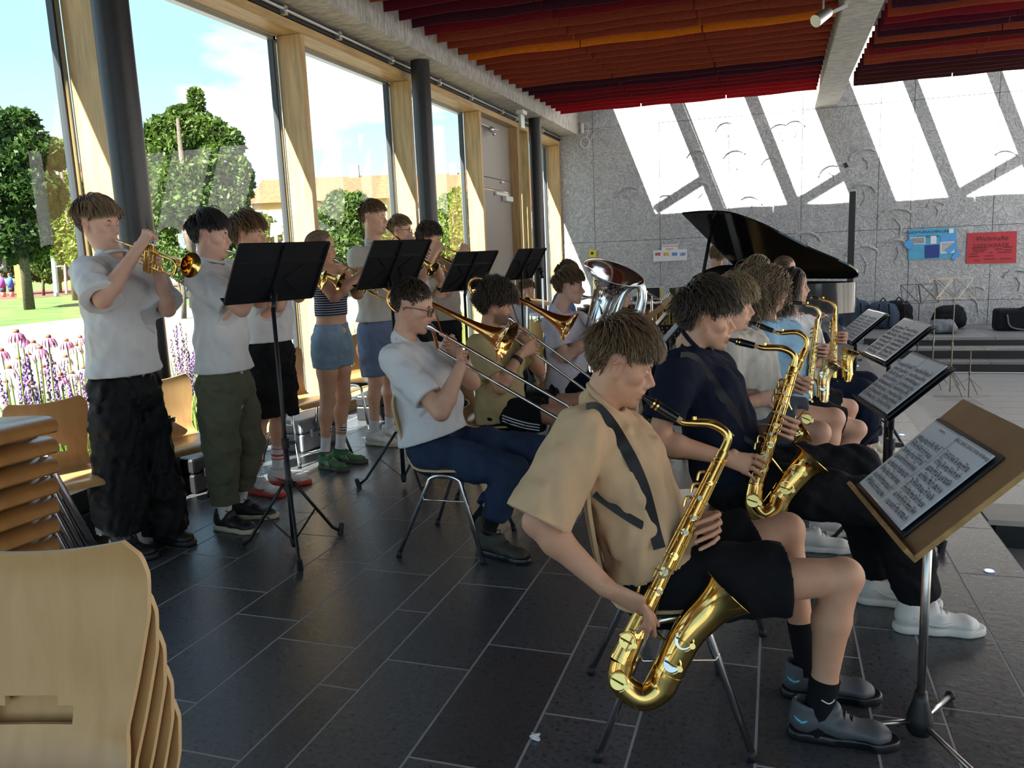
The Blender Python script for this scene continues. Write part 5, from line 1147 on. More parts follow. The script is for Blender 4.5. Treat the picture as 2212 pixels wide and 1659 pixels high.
def trombone(label, mouth, slide_end, bell_c, rear, lat, m=GOLDB):
    """lat: unit vector to the player's left; all world points"""
    mouth, S, Bc, Rr = map(lambda v: A(v, float), (mouth, slide_end, bell_c, rear)); x = unit(S - mouth); Ls = np.linalg.norm(S - mouth); z = unit(np.cross(x, lat)); z = z if z[2] > 0 else -z
    M = frame(mouth, x, z); t = wthing('trombone', label, 'trombone', tuple(mouth + (S - mouth) * .3), 'brass trombones'); k = I(t, M); iv = np.linalg.inv(M); loc = lambda p: (iv @ np.append(p, 1))[:3]
    g = k.g(); g.lathe((0, 0, 0), (1, 0, 0), [(-.001, .011), (0, .018), (.008, .0195), (.014, .018), (.042, .011), (.058, .0066), (.09, .006)], 20); k.b(g, 'mouthpiece', SILV)
    d = .082; g = k.g(); g.tube([(.07, 0, 0), (.40, 0, 0)], .0078, 10).tube([(.10, 0, -d), (.40, 0, -d)], .0078, 10); g.cyl((.098, 0, 0), (.112, 0, 0), .0105).cyl((.20, 0, 0), (.212, 0, 0), .010); k.b(g, 'inner_slide', NICK)
    a = np.linspace(PI / 2, -PI / 2, 11); e = Ls - d / 2; g = k.g(); g.tube(np.concatenate([[(.22, 0, 0)], np.stack([e + d / 2 * np.cos(a), 0 * a, -d / 2 + d / 2 * np.sin(a)], 1), [(.22, 0, -d)]]), .0088, 12); g.cyl((e, 0, -d), (e + .06, 0, -d * 1.02), .006); k.b(g, 'outer_slide', NICK)
    g = k.g(); g.bar((.235, 0, 0), (.235, 0, -d), .009, .009).bar((.11, 0, 0), (.11, 0, -d), .009, .009); k.b(g, 'slide_brace', NICK)
    lb, lr = loc(Bc), loc(Rr); bx = unit(lb - lr + A([.0, 0, 0])); hgt = .062; gz = unit(A([0, 0, 1.]) - bx * bx[2])
    r0 = lr + bx * .085; up_ = gz * hgt; a = np.linspace(PI / 2, 3 * PI / 2, 11); bow = [r0 + bx * .085 * math.cos(t_) + up_ * math.sin(t_) - up_ * 0 for t_ in a]
    g = k.g(); lo = r0 - up_; g.tube([bow[-1], lo + bx * .20, A([.10, 0, -d]) * 1.0 + bx * 0], .0085, 10); g.tube(np.concatenate([bow]), .0095, 12); k.b(g, 'tuning_bow', m)
    st = r0 + up_; en = lb; Lb = np.linalg.norm(en - st); T = A([0, .2, .4, .55, .68, .78, .86, .92, .96, .985, 1.0]); g = k.g(); g.tube([st + (en - st) * q for q in T], [.0095, .0105, .0125, .0155, .021, .029, .041, .056, .074, .092, .108], 32, cap=False); u = unit(np.cross(en - st, (0, 0, 1.))); w = np.cross(unit(en - st), u); a = np.linspace(0, 2 * PI, 37)[:-1]; g.tube(en + .108 * (np.outer(np.cos(a), u) + np.outer(np.sin(a), w)), .0016, 6, closed=True); k.b(g, 'bell', m)
    g = k.g(); g.bar(st + (en - st) * .28, A([.11, 0, -.02]), .006, .006); k.b(g, 'bell_brace', m); g = k.g(); g.bar(st + (en - st) * .05, lo + bx * .05, .006, .006); k.b(g, 'bow_brace', m)
    return t
def sax(label, pts, m=BRASS, big=1.0, view=None, keys=SILV, kind='tenor'):
    """pts: mouth, cork, n1, n2, n3, top, bottom, bow, bell0, bell (world); view: direction the key side faces"""
    p = {k_: A(v, float) for k_, v in pts.items()}; t = wthing('saxophone', label, 'saxophone', tuple((p['top'] + p['bottom']) / 2), 'saxophones'); B = lambda g, n, mm, par=None, ang=40: g.build(n, mm, par or t, smooth=True, origin=tuple(t.location), angle=ang)
    v = unit(view if view is not None else CAM - (p['top'] + p['bottom']) / 2); s = big
    x = unit(p['cork'] - p['mouth']); Lm = np.linalg.norm(p['cork'] - p['mouth'])
    B(G().tube([p['mouth'], p['mouth'] + x * .012, p['mouth'] + x * Lm * .42, p['mouth'] + x * Lm * .46, p['cork']], [.0045, .007, .0125 * s, .0145 * s, .0125 * s], 18), 'mouthpiece', EBON)
    lg = G()
    for q in (.34, .44): lg.cyl(p['mouth'] + x * Lm * (q), p['mouth'] + x * Lm * (q + .045), .0155 * s, seg=18)
    B(lg, 'ligature', BRASSK)
    nk = spline([p['cork'] - x * .006, p['cork'] + x * .02, p['n1'], p['n2'], p['n3'], p['top']], 6); B(G().tube(nk, np.linspace(.0080, .0135, len(nk)) * s, 18), 'neck', m)
    B(G().cyl(p['cork'] - x * .01, p['cork'] + x * .014, .0092 * s, seg=14), 'cork', CORK)
    P = spline([p['n1'] + CU * .012, p['n2'] + CU * .014 * s, (p['n2'] + p['n3']) / 2 + CU * .010 + CR * .014 * s, p['n3'] + CR * .018 * s], 4); B(G().tube(P, .0026, 6).cyl(p['n1'] + CU * .010, p['n1'] + CU * .020, .007), 'octave_key', BRASSK)
    ax = unit(p['bottom'] - p['top']); L = np.linalg.norm(p['bottom'] - p['top'])
    B(G().cyl(p['top'] - ax * .012, p['top'] + ax * .012, .0175 * s, seg=18).cyl(p['top'] + ax * .018, p['top'] + ax * .024, .019 * s, seg=18), 'neck_socket', m)
    B(G().tube([p['top'] + ax * L * q for q in np.linspace(0, 1, 8)], (np.linspace(.0145, .0335, 8)) * s, 24, cap=False), 'body_tube', m)
    bw = spline([p['bottom'], p['bow1'], p['bow'], p['bow2'], p['bell0']], 7); B(G().tube(bw, np.linspace(.0335, .0425, len(bw)) * s, 26, cap=False), 'bow', m)
    fl = spline([p['bell0'], p['bell1'], p['bell']], 9); n = len(fl); q = np.linspace(0, 1, n); rr = (.0425 + .010 * q + .026 * np.clip((q - .72) / .28, 0, 1) ** 2.2) * s; bg_ = G(); bg_.tube(fl, rr, 34, cap=False)
    T = unit(fl[-1] - fl[-2]); u = unit(np.cross(T, v)); w = np.cross(T, u); a = np.linspace(0, 2 * PI, 37)[:-1]; bg_.tube(fl[-1] + rr[-1] * (np.outer(np.cos(a), u) + np.outer(np.sin(a), w)), .0018, 6, closed=True); bell = B(bg_, 'bell', m)
    B(G().cyl(p['bottom'] - ax * .006, p['bottom'] + ax * .006, .0362 * s, seg=26), 'bow_ring', m); d0 = unit(p['bell1'] - p['bell0']); B(G().cyl(p['bell0'] - d0 * .006, p['bell0'] + d0 * .006, .0448 * s, seg=26), 'bow_ring', m)
    side = unit(np.cross(ax, v)); side = side if side @ CR > 0 else -side; vv = unit(v - ax * (v @ ax)); rad = lambda q: (.0145 + .019 * q) * s
    # rods and posts
    for o, q0, q1 in ((-.9, .05, .62), (-.45, .10, .92), (.0, .16, .95), (.55, .30, .98), (1.0, .02, .55)):
        d = unit(vv + side * o); f = lambda q: p['top'] + ax * L * q + d * (rad(q) + .009 * s); r_ = B(G().cyl(f(q0), f(q1), .0026 * s, seg=8), 'key_rod', BRASSK); po = G()
        for q in np.linspace(q0, q1, 6): po.cyl(p['top'] + ax * L * q + d * rad(q) * .9, f(q) + d * .003, .0022 * s, seg=6).ball(f(q), .0040 * s, 8, 6)
        o2 = B(po, 'posts', BRASSK, r_); o2['kind'] = 'stuff'
    # key cups along the body
    for i, q in enumerate((.14, .22, .31, .385, .50, .58, .665, .76, .86)):
        o = (.25, -.15, .2, .05, .15, -.1, .2, .0, .35)[i]; d = unit(vv + side * o); c = p['top'] + ax * L * q + d * (rad(q) + .004 * s); r_ = (.0075, .009, .0105, .0115, .0125, .0135, .0145, .016, .017)[i] * s
        kc = B(G().cyl(c, c + d * .005 * s, r_, r_ * .94, 20).cyl(c + d * .005 * s, c + d * .0075 * s, r_ * .35, seg=12), 'key_cup', BRASSK); B(G().bar(c + d * .006 * s, c + d * .007 * s - side * r_ * 1.9 + ax * .004, .0045 * s, .003 * s), 'key_arm', BRASSK, kc)
        if i in (1, 2, 3, 5, 6, 7): B(G().cyl(c + d * .0075 * s + side * r_ * .2, c + d * .0100 * s + side * r_ * .2, .0068 * s, seg=14), 'pearl_touch', PEARL, kc)
    # big cups with guards low on the body and beside the bell
    for i, (c0, r_) in enumerate(((p['bottom'] - ax * .055 * s - side * .010, .022), (p['bow1'] + vv * .006 - side * .004, .0235), (p['bell0'] + d0 * .03 - side * .004, .023), (p['bell0'] + d0 * .105 - side * .006, .0245))):
        r_ *= s; c = c0 + vv * (.034 + .004 * (i > 1)) * s; kc = B(G().cyl(c, c + vv * .006 * s, r_, r_ * .95, 24), 'key_cup', SILV if keys is SILV and i > 1 else BRASSK); B(G().bar(c + vv * .008 * s - side * r_ * .9 - ax * .0, c + vv * .008 * s + side * r_ * .7, .005 * s, .003), 'key_arm', BRASSK, kc)
        a = np.linspace(-.5, 1.5, 16) * PI * .62; gd = c + vv * .010 * s + np.outer(np.cos(a), side) * r_ * 1.12 + np.outer(np.sin(a), -ax) * r_ * 1.12; B(G().tube(gd, .0024 * s, 6).cyl(c + vv * .004 + side * r_ * 1.1, c + vv * .016 * s + side * r_ * 1.1, .008 * s, seg=14), 'key_guard', BRASSK)
    f = lambda q: p['bell0'] + d0 * q * s + side * (-.042 * s) + vv * .012; B(G().cyl(f(-.10), f(.16), .0028 * s, seg=8), 'key_rod', BRASSK)
    B(G().bar(p['bell0'] + d0 * .06 * s, p['bottom'] - ax * .13 * s, .008, .005), 'bell_brace', m)
    for q, o in ((.10, -1.15), (.16, -1.2), (.23, -1.1), (.60, -1.15), (.66, -1.2)):
        d = unit(vv * .35 + side * o * 1.0); c = p['top'] + ax * L * q + d * (rad(q) + .006 * s); B(G().tube(spline([c, c + d * .014 * s + ax * .01, c + d * .010 * s + ax * .034 * s], 4), .0048 * s, 8), 'palm_key', BRASSK)
    return t
WHITE_T = cloth('white', (.74, .74, .76)); TAN_T = cloth('tan', (.66, .45, .27)); BLACKC = cloth('black', (.012, .012, .014)); BLACKP = cloth('black_pants', (.010, .011, .013), rough=.6); OLIVE = cloth('olive', (.12, .125, .085), .4); NAVY = cloth('navy', (.010, .013, .028)); DENIM = cloth('denim_pale', (.26, .36, .48), .5, .25, bs=140); JEANS = cloth('jeans', (.030, .048, .10), .5, .3, bs=120); BLUESH = cloth('blue_shorts', (.15, .20, .32)); GREIGE = cloth('greige', (.56, .54, .49)); TAUPE = cloth('taupe', (.38, .33, .28)); KHAKI = cloth('khaki', (.50, .40, .21)); CREAM = cloth('cream', (.62, .58, .52)); SKYT = cloth('sky_blue', (.30, .52, .72)); LILAC = cloth('lilac_white', (.70, .66, .76)); GREYSH = cloth('grey_shorts', (.10, .12, .15)); BLUT = cloth('blue_shirt', (.12, .20, .40)); DJEAN = cloth('dark_jeans', (.010, .016, .035), .4, bs=120)
def striped(name, a, b, wl, ax=2):
    m = bpy.data.materials.new('cloth_' + name); m.use_nodes = True; nt = m.node_tree; bs = nt.nodes['Principled BSDF']; bs.inputs['Roughness'].default_value = .9; t = N(nt, 'ShaderNodeTexCoord'); s = N(nt, 'ShaderNodeSeparateXYZ'); L_(nt, t.outputs['Object'], s.inputs[0])
    mu = N(nt, 'ShaderNodeMath', operation='MULTIPLY', inp={1: 1 / wl}); L_(nt, s.outputs[ax], mu.inputs[0]); fr = N(nt, 'ShaderNodeMath', operation='FRACT'); L_(nt, mu.outputs[0], fr.inputs[0]); gt = N(nt, 'ShaderNodeMath', operation='GREATER_THAN', inp={1: .76}); L_(nt, fr.outputs[0], gt.inputs[0])
    mx = N(nt, 'ShaderNodeMix', data_type='RGBA'); L_(nt, gt.outputs[0], mx.inputs[0]); mx.inputs[6].default_value = (*a, 1); mx.inputs[7].default_value = (*b, 1); L_(nt, mx.outputs[2], bs.inputs['Base Color']); return m
STRIPED = striped('striped', (.012, .016, .05), (.6, .6, .62), .0165)
WHS = mat('shoe_white', (.72, .70, .66), .5); BLS = mat('shoe_black', (.014, .014, .016), .5); CRM = mat('sole_cream', (.62, .55, .40), .6); GRS_ = mat('shoe_grey', (.085, .09, .10), .5); SOLB = mat('sole_black', (.010, .011, .013), .3); RED = mat('mark_red', (.65, .06, .04), .5); SKB = mat('mark_blue', (.15, .5, .75), .4); WSOCK = cloth('sock_white', (.75, .75, .75), .4, bs=120); BSOCK = cloth('sock_black', (.012, .012, .015), .6, bs=120); GRNS = mat('shoe_green', (.05, .17, .07), .7); GUM = mat('sole_gum', (.10, .085, .06), .6); BEIGE = mat('mark_beige', (.55, .50, .36), .6); BRNS = mat('shoe_brown', (.045, .04, .032), .7); INKB = mat('ink_black', (.02, .02, .03), .6)
STRAPM = mat('strap_black', (.010, .010, .012), .6, bump=.2, bscale=300)
def play_trumpet(s, label, bell, ER, EL, rh=True, vq=.262, m=BRASS):
    Mo = s.mouth; Be = s.J(*bell); d = Be - Mo; d = unit(d) * .545; Be = Mo + d; x = unit(d); z = unit(A([0, 0, 1.]) - x * x[2]); left = np.cross(z, x); V = Mo + x * vq
    t = trumpet(label, Mo, Be, m=m)
    E = s.P(ER); K = V + z * .078 - left * .012 - x * .012; W = K + unit(E - K) * .088; s.arm('R', s.SR, E, W, dict(k=K, t=V + z * .062, side=x, dors=z - left * .3, bul=.026, w=.074, tips=[V + x * o + z * .066 - left * .002 for o in (-.028, .0, .027, .052)], th=V - left * .022 - x * .03 + z * .01))
    E = s.P(EL); K = V + left * .050 - z * .045 - x * .02; W = K + unit(E - K) * .085; s.arm('L', s.SL, E, W, dict(k=K, t=V - left * .03 - z * .05, side=-z, dors=left + x * .5, bul=.03, w=.07, tips=[V - left * .020 + x * (.022 + .0 * i) - z * (.012 + i * .019) for i in range(4)], th=V - left * .02 - x * .045 - z * .0))
    return t
def play_sax(s, label, P, ER, EL, qr=.66, ql=.33, big=1.0, m=BRASS, keys=BRASS, wr=.088):
    p = {k_: (A(v) if isinstance(v, np.ndarray) else s.J(*v)) for k_, v in P.items()}; p['mouth'] = s.mouth; t = sax(label, p, m, big, keys=keys)
    ax = unit(p['bottom'] - p['top']); L = np.linalg.norm(p['bottom'] - p['top']); v = unit(CAM - p['bottom']); vv = unit(v - ax * (v @ ax)); side = unit(np.cross(ax, v)); side = side if side @ CR > 0 else -side
    C = p['top'] + ax * L * qr; E = s.P(ER); K = C + vv * .062 - side * .050 - ax * .01; W = K + unit(E - K) * wr; s.arm('R', s.SR, E, W, dict(k=K, t=C + vv * .04, side=ax, dors=vv + CU * .3, bul=.022, w=.076, tips=[C + ax * o + vv * (.036 + .0 * i) + side * (.012, .016, .012, .0)[i] for i, o in enumerate((-.036, -.010, .016, .042))], th=C - side * .03 - vv * .0))
    C = p['top'] + ax * L * ql; E = s.P(EL); K = C + side * .066 - vv * .012; W = C + side * .03 - vv * .075 + (unit(E - C) * .02); s.arm('L', s.SL, E, W, dict(k=K, t=C + side * .02 + vv * .03, side=ax, dors=side - vv * .2, bul=.03, w=.07, tips=[C + side * .018 + vv * .030 + ax * o for o in (-.034, -.011, .012, .034)], th=C - vv * .028))
    return p
def boy_front():
    s = Man('boy in tan t-shirt and black shorts playing the front tenor saxophone', (-.33, 2.40), 14.7, .0062, SKINT)
    s.pose(SR=(1258, 935, .175), SL=(1345, 935, -.175), HR=(1415, 1262, .095), HL=(1440, 1225, -.095), KR=(1822, 1246, .12), AR=(1765, 1560, .13), KL=(1700, 1145, -.17), AL=(1745, 1435, -.10))
    s.NB = s.J(1298, 868, 0)
    s.head((1339, 797), 12.5, 22, 0, 1.0, 'sweep', 'brown', 2600, lid=.18, seed=4, nose=1.03)
    P = dict(cork=(1463, 904, .02), n1=(1500, 914, .025), n2=(1540, 918, .03), n3=(1572, 942, .04), top=(1559, 984, .055), bottom=(1343, 1425, .25), bow1=(1340, 1470, .26), bow=(1383, 1505, .27), bow2=(1425, 1488, .265), bell0=(1442, 1452, .26), bell1=(1492, 1362, .25), bell=(1574, 1278, .235))
    p = {k_: s.J(*v) for k_, v in P.items()}; p['mouth'] = s.mouth; sax('golden tenor saxophone of the boy in tan, bell beside his knee', p, BRASS, 1.02, keys=SILV)
    s.arm('R', s.SR, (1160, 1128, .27), (1312, 1272, .33), dict(k=(1378, 1305, .335), t=(1402, 1372, .32), side=A([-.45, -.25, .55]) * -1, dors=-CF + CU * .3 + CR * .4, bul=.024, w=.080, tips=[(1421, 1350, .30), (1414, 1372, .305), (1394, 1378, .31), (1377, 1366, .315)], th=(1392, 1330, .22)))
    s.arm('L', s.SL, (1395, 1075, -.20), (1478, 1125, .02), dict(k=(1545, 1132, .05), t=(1520, 1150, .15), side=-CU, dors=CR * .8 + A([0, 0, .2]), bul=.03, w=.074, tips=[(1502, 1132, .165), (1503, 1152, .17), (1502, 1171, .175), (1512, 1187, .175)], th=(1490, 1120, .06)))
    s.legs(1.0, q=.0075); s.done()
    s.tee(TAN_T, (1330, 1262, .12), .98, e=.016, loose=.020, sl_r=(.082, .098), rip=.0055, seed=12, low=.10, neck=.060)
    sh = s.bottoms(BLACKC, .70, e=.016, flare=.030, rip=.0045, seed=3)
    s.sock('R', BSOCK, h1=.145, r=.042); s.sock('L', BSOCK, h1=.145, r=.042)
    d = unit(s.KR - s.AR); c = s.AR + d * .085; sk = [o for o in s.o.children if o.name.startswith('sock')][0]; v = -CF; G().tube(spline([c + v * .044 - CR * .018 + CU * .006, c + v * .046 + CR * .002 - CU * .004, c + v * .043 + CR * .018 + CU * .002, c + v * .041 + CR * .021 + CU * .007], 5) - s.root, .0020, 6).build('sock_mark', PEARL, sk, smooth=True, origin=(0, 0, 0))
    s.shoes('bubble', GRS_, SOLB, BLS, SKB, hr=2, hl=6, sc=1.05)
    band(drape(s, s.shirt, [(1268, 884), (1290, 884), (1318, 915), (1345, 958), (1370, 1005), (1390, 1055), (1404, 1105)]) + [s.J(1415, 1150, .17), s.J(1425, 1185, .18)], .036, .004, STRAPM, 'sax_strap', s.o, s.root)
    band(drape(s, s.shirt, [(1285, 1066), (1310, 1085), (1340, 1106), (1370, 1125)]) + [s.J(1412, 1148, .17)], .024, .004, STRAPM, 'sax_strap', s.o, s.root)
    G().cyl(s.J(1412, 1140, .155) - s.root, s.J(1422, 1175, .16) - s.root, .012).cyl(s.J(1424, 1180, .162) - s.root, s.J(1430, 1206, .168) - s.root, .006).build('strap_hook', STRAPM, s.o, smooth=True, origin=(0, 0, 0))
    return s
S11 = boy_front()
def boy1():
    s = Man('boy in white t-shirt and baggy black trousers, leftmost standing trumpeter', (-3.2, 3.30), 0, .0072, SKINP)
    s.pose(SR=(190, 592, .185), SL=(300, 578, -.185), HR=(243, 840, .095), HL=(300, 835, -.095), KR=(255, 1000, .11), AR=(262, 1150, .13), KL=(325, 990, -.11), AL=(358, 1155, -.10))
    s.NB = s.J(238, 548, 0); s.head((187, 488), 4, 6, 0, 1.02, 'fringe', 'fair', 1900, lid=.05, seed=6)
    play_trumpet(s, 'brass trumpet of the leftmost standing boy in white', (470, 592, .10), (222, 648, .26), (362, 668, -.14)); s.legs(1.0, q=.011); s.done()
    s.tee(WHITE_T, (268, 806, 0), .95, e=.018, loose=.030, sl_r=(.082, .10), rip=.006, seed=21, low=.16, hemn=A([0, 0, -1.]))
    tr = s.bottoms(BLACKP, 1.97, 'trousers', e=.02, flare=.035, kflare=.06, rip=.008, seed=8)
    s.shoes('plain', BLS, BLS, BLS, None, hr=-5, hl=-12, sc=1.05)
    P = [s.J(200, 815, .19), s.J(207, 900, .20), s.J(218, 1000, .205), s.J(222, 1080, .21), s.J(205, 1150, .215)]
    return s
B1 = boy1()
def boy2():
    s = Man('black haired boy in white t-shirt and olive cargo trousers playing trumpet', (-2.98, 3.72), 28, .0075, SKINP)
    s.pose(SR=(432, 605, .175), SL=(495, 590, -.175), HR=(468, 838, .09), HL=(505, 832, -.09), KR=(478, 965, .10), AR=(486, 1108, .10), KL=(532, 955, -.09), AL=(520, 1072, -.09))
    s.NB = s.J(452, 562, 0); s.head((446, 512), 28, 7, 0, 1.0, 'fringe', 'black', 1700, seed=9)
    play_trumpet(s, 'brass trumpet of the black haired boy, bell behind the big music stand', (692, 604, .05), (522, 668, .22), (560, 650, -.12)); s.legs(1.0, q=.011); s.done()
    s.tee(WHITE_T, (480, 800, 0), .72, e=.014, loose=.018, sl_r=(.074, .084), rip=.005, seed=31, low=.14, hemn=A([0, 0, -1.]))
    s.bottoms(OLIVE, 1.86, 'cargo_trousers', top=.17, e=.016, flare=.020, kflare=.012, rip=.007, seed=18)
    s.sock('R', WSOCK, h1=.05, r=.038); s.sock('L', WSOCK, h1=.05, r=.038); s.shoes('plain', BLS, CRM, BLS, None, hr=-5, hl=14, sc=1.0); return s
B2 = boy2()
def boy3():
    s = Man('wavy haired boy in white t-shirt and black cargo shorts behind the big stand', (-3.22, 4.36), 18, .0085, SKIN)
    s.pose(SR=(535, 600, .175), SL=(615, 590, -.175), HR=(565, 770, .09), HL=(600, 765, -.09), KR=(562, 900, .10), AR=(553, 1012, .10), KL=(600, 895, -.10), AL=(600, 1000, -.10))
    s.NB = s.J(548, 560, 0); s.head((527, 511), 22, 2, 0, 1.0, 'mop', 'brown', 1400, seed=13)
    play_trumpet(s, 'brass trumpet of the wavy haired boy, silver ringed bell past the stand', (722, 602, .04), (600, 660, .2), (645, 640, -.12)); s.legs(1.0, q=.011); s.done()
    s.tee(WHITE_T, (570, 736, 0), .75, e=.014, loose=.02, sl_r=(.076, .088), seed=41, low=.10, hemn=A([0, 0, -1.]))
    s.bottoms(BLACKC, .98, 'cargo_shorts', top=.17, e=.02, flare=.05, rip=.007, seed=28)
    rd = cloth('sock_red', (.6, .05, .04))
    for k in 'RL': s.sock(k, WSOCK, h1=.13, r=.040, marks=[(.105, rd, .006), (.06, rd, .012), (.035, rd, .006)])
    s.shoes('swoosh', WHS, RED, WHS, RED, hr=-8, hl=16, sc=1.0); return s
B3 = boy3()
def girl4():
    s = Man('girl in striped top and denim shorts playing trumpet by the timber post', (-3.08, 4.98), 22, .0085, SKINT); s.fem = True
    s.pose(SR=(682, 592, .155), SL=(735, 585, -.155), HR=(705, 738, .085), HL=(730, 735, -.085), KR=(708, 866, .07), AR=(703, 965, .08), KL=(742, 858, -.07), AL=(735, 960, -.06))
    s.NB = s.J(698, 572, 0); s.head((690, 540), 24, 4, 0, .95, 'tied', 'fair', 1300, seed=17, female=True, nose=.95, noeye=False)
    play_trumpet(s, 'brass trumpet of the girl in the striped top', (862, 640, .02), (722, 640, .22), (772, 634, -.10)); s.legs(.98, q=.0095); s.done()
    s.tee(STRIPED, (705, 682, 0), tank=True, e=.006, loose=.004, rip=.0015, seed=51, name='striped_top', hemn=A([0, 0, -1.]), scoop=-.055, b=.94)
    s.bottoms(DENIM, .44, 'denim_shorts', e=.012, flare=.022, rip=.004, seed=38, top=.13, b=.98)
    for k in 'RL': s.sock(k, WSOCK, h1=.16, r=.037, marks=[(.135, BSOCK, .007), (.115, BSOCK, .007), (.095, BSOCK, .007)])
    s.shoes('stripes', GRNS, GUM, BEIGE, BEIGE, hr=-14, hl=12, sc=.92); return s
G4 = girl4()
def boy5():
    s = Man('tall boy in pale grey t-shirt and blue shorts playing trumpet', (-3.05, 5.72), 0, .0095, SKIN)
    s.pose(SR=(772, 555, .185), SL=(855, 550, -.185), HR=(800, 718, .09), HL=(838, 715, -.09), KR=(811, 825, .10), AR=(808, 925, .10), KL=(840, 820, -.10), AL=(842, 918, -.10))
    s.NB = s.J(806, 520, 0); s.head((797, 473), 4, 2, 0, 1.03, 'crop', 'brown', 1300, seed=23)
    play_trumpet(s, 'brass trumpet of the tall boy, bell above the second stand', (917, 566, .06), (780, 600, .25), (880, 600, -.16)); s.legs(1.02, q=.012); s.done()
    s.tee(GREIGE, (815, 692, 0), .70, e=.016, loose=.02, sl_r=(.074, .084), seed=61, low=.08, hemn=A([0, 0, -1.]))
    s.bottoms(BLUESH, .88, 'shorts', top=.17, e=.014, flare=.024, seed=48); 
    for k in 'RL': s.sock(k, WSOCK, h1=.07, r=.038)
    s.shoes('plain', WHS, CRM, WHS, None, hr=-6, hl=-10, sc=1.05); return s
B5 = boy5()
def boy6():
    s = Man('boy with spectacles in white t-shirt playing trumpet behind the second stand', (-2.95, 6.35), 10, .011, SKIN)
    s.pose(SR=(852, 570, .175), SL=(920, 565, -.175), HR=(872, 715, .09), HL=(905, 712, -.09), KR=(880, 820, .10), AR=(880, 905, .10), KL=(905, 815, -.10), AL=(905, 900, -.10))
    s.NB = s.J(868, 545, 0); s.head((860, 500), 14, 2, 0, .98, 'crop', 'fair', 900, seed=27, glasses=('dark', (.03, .02, .02)))
    play_trumpet(s, 'brass trumpet of the spectacled boy passing behind the third stand', (1000, 583, .04), (905, 615, .2), (950, 600, -.14)); s.legs(1.0, q=.016); s.done()
    s.tee(WHITE_T, (885, 705, 0), .75, seed=71, low=.1, hemn=A([0, 0, -1.])); s.bottoms(BLACKC, .9, 'shorts', top=.17, seed=58); s.shoes('plain', BLS, CRM, BLS); return s
B6 = boy6()
def boy7():
    s = Man('curly dark haired boy in taupe t-shirt, trumpeter farthest from camera', (-2.85, 7.15), 8, .011, SKIN)
    s.pose(SR=(925, 580, .175), SL=(982, 576, -.175), HR=(945, 708, .09), HL=(975, 705, -.09), KR=(950, 800, .10), AR=(952, 875, .10), KL=(975, 796, -.10), AL=(976, 870, -.10))
    s.NB = s.J(935, 553, 0); s.head((920, 515), 2, 2, 0, .98, 'curls', 'dark', 1000, seed=33)
    play_trumpet(s, 'brass trumpet of the curly dark haired boy, bell beside the door', (1058, 574, .03), (965, 628, .2), (1005, 615, -.14)); s.legs(1.0, q=.016); s.done()
    s.tee(TAUPE, (960, 690, 0), .7, seed=81, low=.1, hemn=A([0, 0, -1.]), loose=.025); s.bottoms(BLACKC, 1.9, 'trousers', top=.17, seed=68); s.shoes('plain', BLS, BLS, BLS); return s
B7 = boy7()
def man8():
    s = Man('man with spectacles in white t-shirt and blue jeans playing trombone', (-1.567, 3.695), 0, .0075, SKIN)
    s.pose(SR=(853, 778, .19), SL=(937, 768, -.19), HR=(922, 975, .10), HL=(955, 955, -.10), KR=(1105, 1020, .12), AR=(1062, 1130, .12), KL=(1160, 975, -.17), AL=(1035, 1120, .0))
    s.NB = s.J(873, 728, 0); s.head((880, 670), 10, 14, 0, 1.04, 'dad', 'dark', 1700, seed=43, glasses=('black', (.012, .012, .015)), lid=.12, stubble=.16, jaw=1.04, nose=1.06)
    Mo = s.mouth; SE = s.J(1240, 884, -.02); Bc = s.J(1096, 738, -.13); Re = s.J(838, 640, -.15); trombone('brass trombone of the man with spectacles, slide end by the tan shoulder', Mo, SE, Bc, Re, -s.L); x = unit(SE - Mo); dn = unit(np.cross(x, s.L)); dn = dn if dn[2] < 0 else -dn
    q = Mo + x * .235; K = q + s.L * .045 + dn * .045 - x * .0; s.arm('R', s.SR, (952, 890, .26), (996, 790, .12), dict(k=K, t=q + dn * .02, side=dn * .6 + x * .5, dors=x * .6 + s.L * .6, bul=.03, w=.074, tips=[q + dn * (.01 + .019 * i) - s.L * .012 + x * .008 for i in range(4)], th=q + s.L * .018 - x * .02 + dn * .01), b=1.08)
    q = Mo + x * .115; K = q - s.L * .05 + dn * .035 + x * .01; s.arm('L', s.SL, (1020, 826, -.20), K - unit(K - s.J(1020, 826, -.2)) * .085, dict(k=K, t=q + s.L * .02 + dn * .03, side=dn, dors=-s.L + x * .5, bul=.03, w=.074, tips=[q + s.L * .016 + dn * (.0 + .02 * i) + x * .004 for i in range(4)], th=q + s.L * .02 - x * .03), b=1.05)
    s.legs(1.02, q=.011); s.done()
    s.tee(WHITE_T, (945, 940, 0), .74, e=.014, loose=.014, b=1.06, belly=.035, sl_r=(.070, .076), rip=.0045, seed=91, low=.07, hemn=unit(-s.up + s.fw * .12))
    s.bottoms(JEANS, 1.88, 'jeans', e=.010, flare=.012, kflare=.012, rip=.005, seed=78, top=.13)
    band([s.PC + s.up * .10 + s.L * (.165 * math.cos(a)) + s.fw * (.125 * math.sin(a)) for a in np.linspace(-.6, 1.6, 9)], .032, .004, STRAPM, 'belt', s.o, s.root, nrm=s.up)
    for k in 'RL': s.sock(k, BSOCK, h1=.06, r=.038)
    s.shoes('plain', BRNS, SOLB, BRNS, None, hr=-18, hl=-40, sc=1.05, zl=.05, pl=.9); return s
M8 = man8()
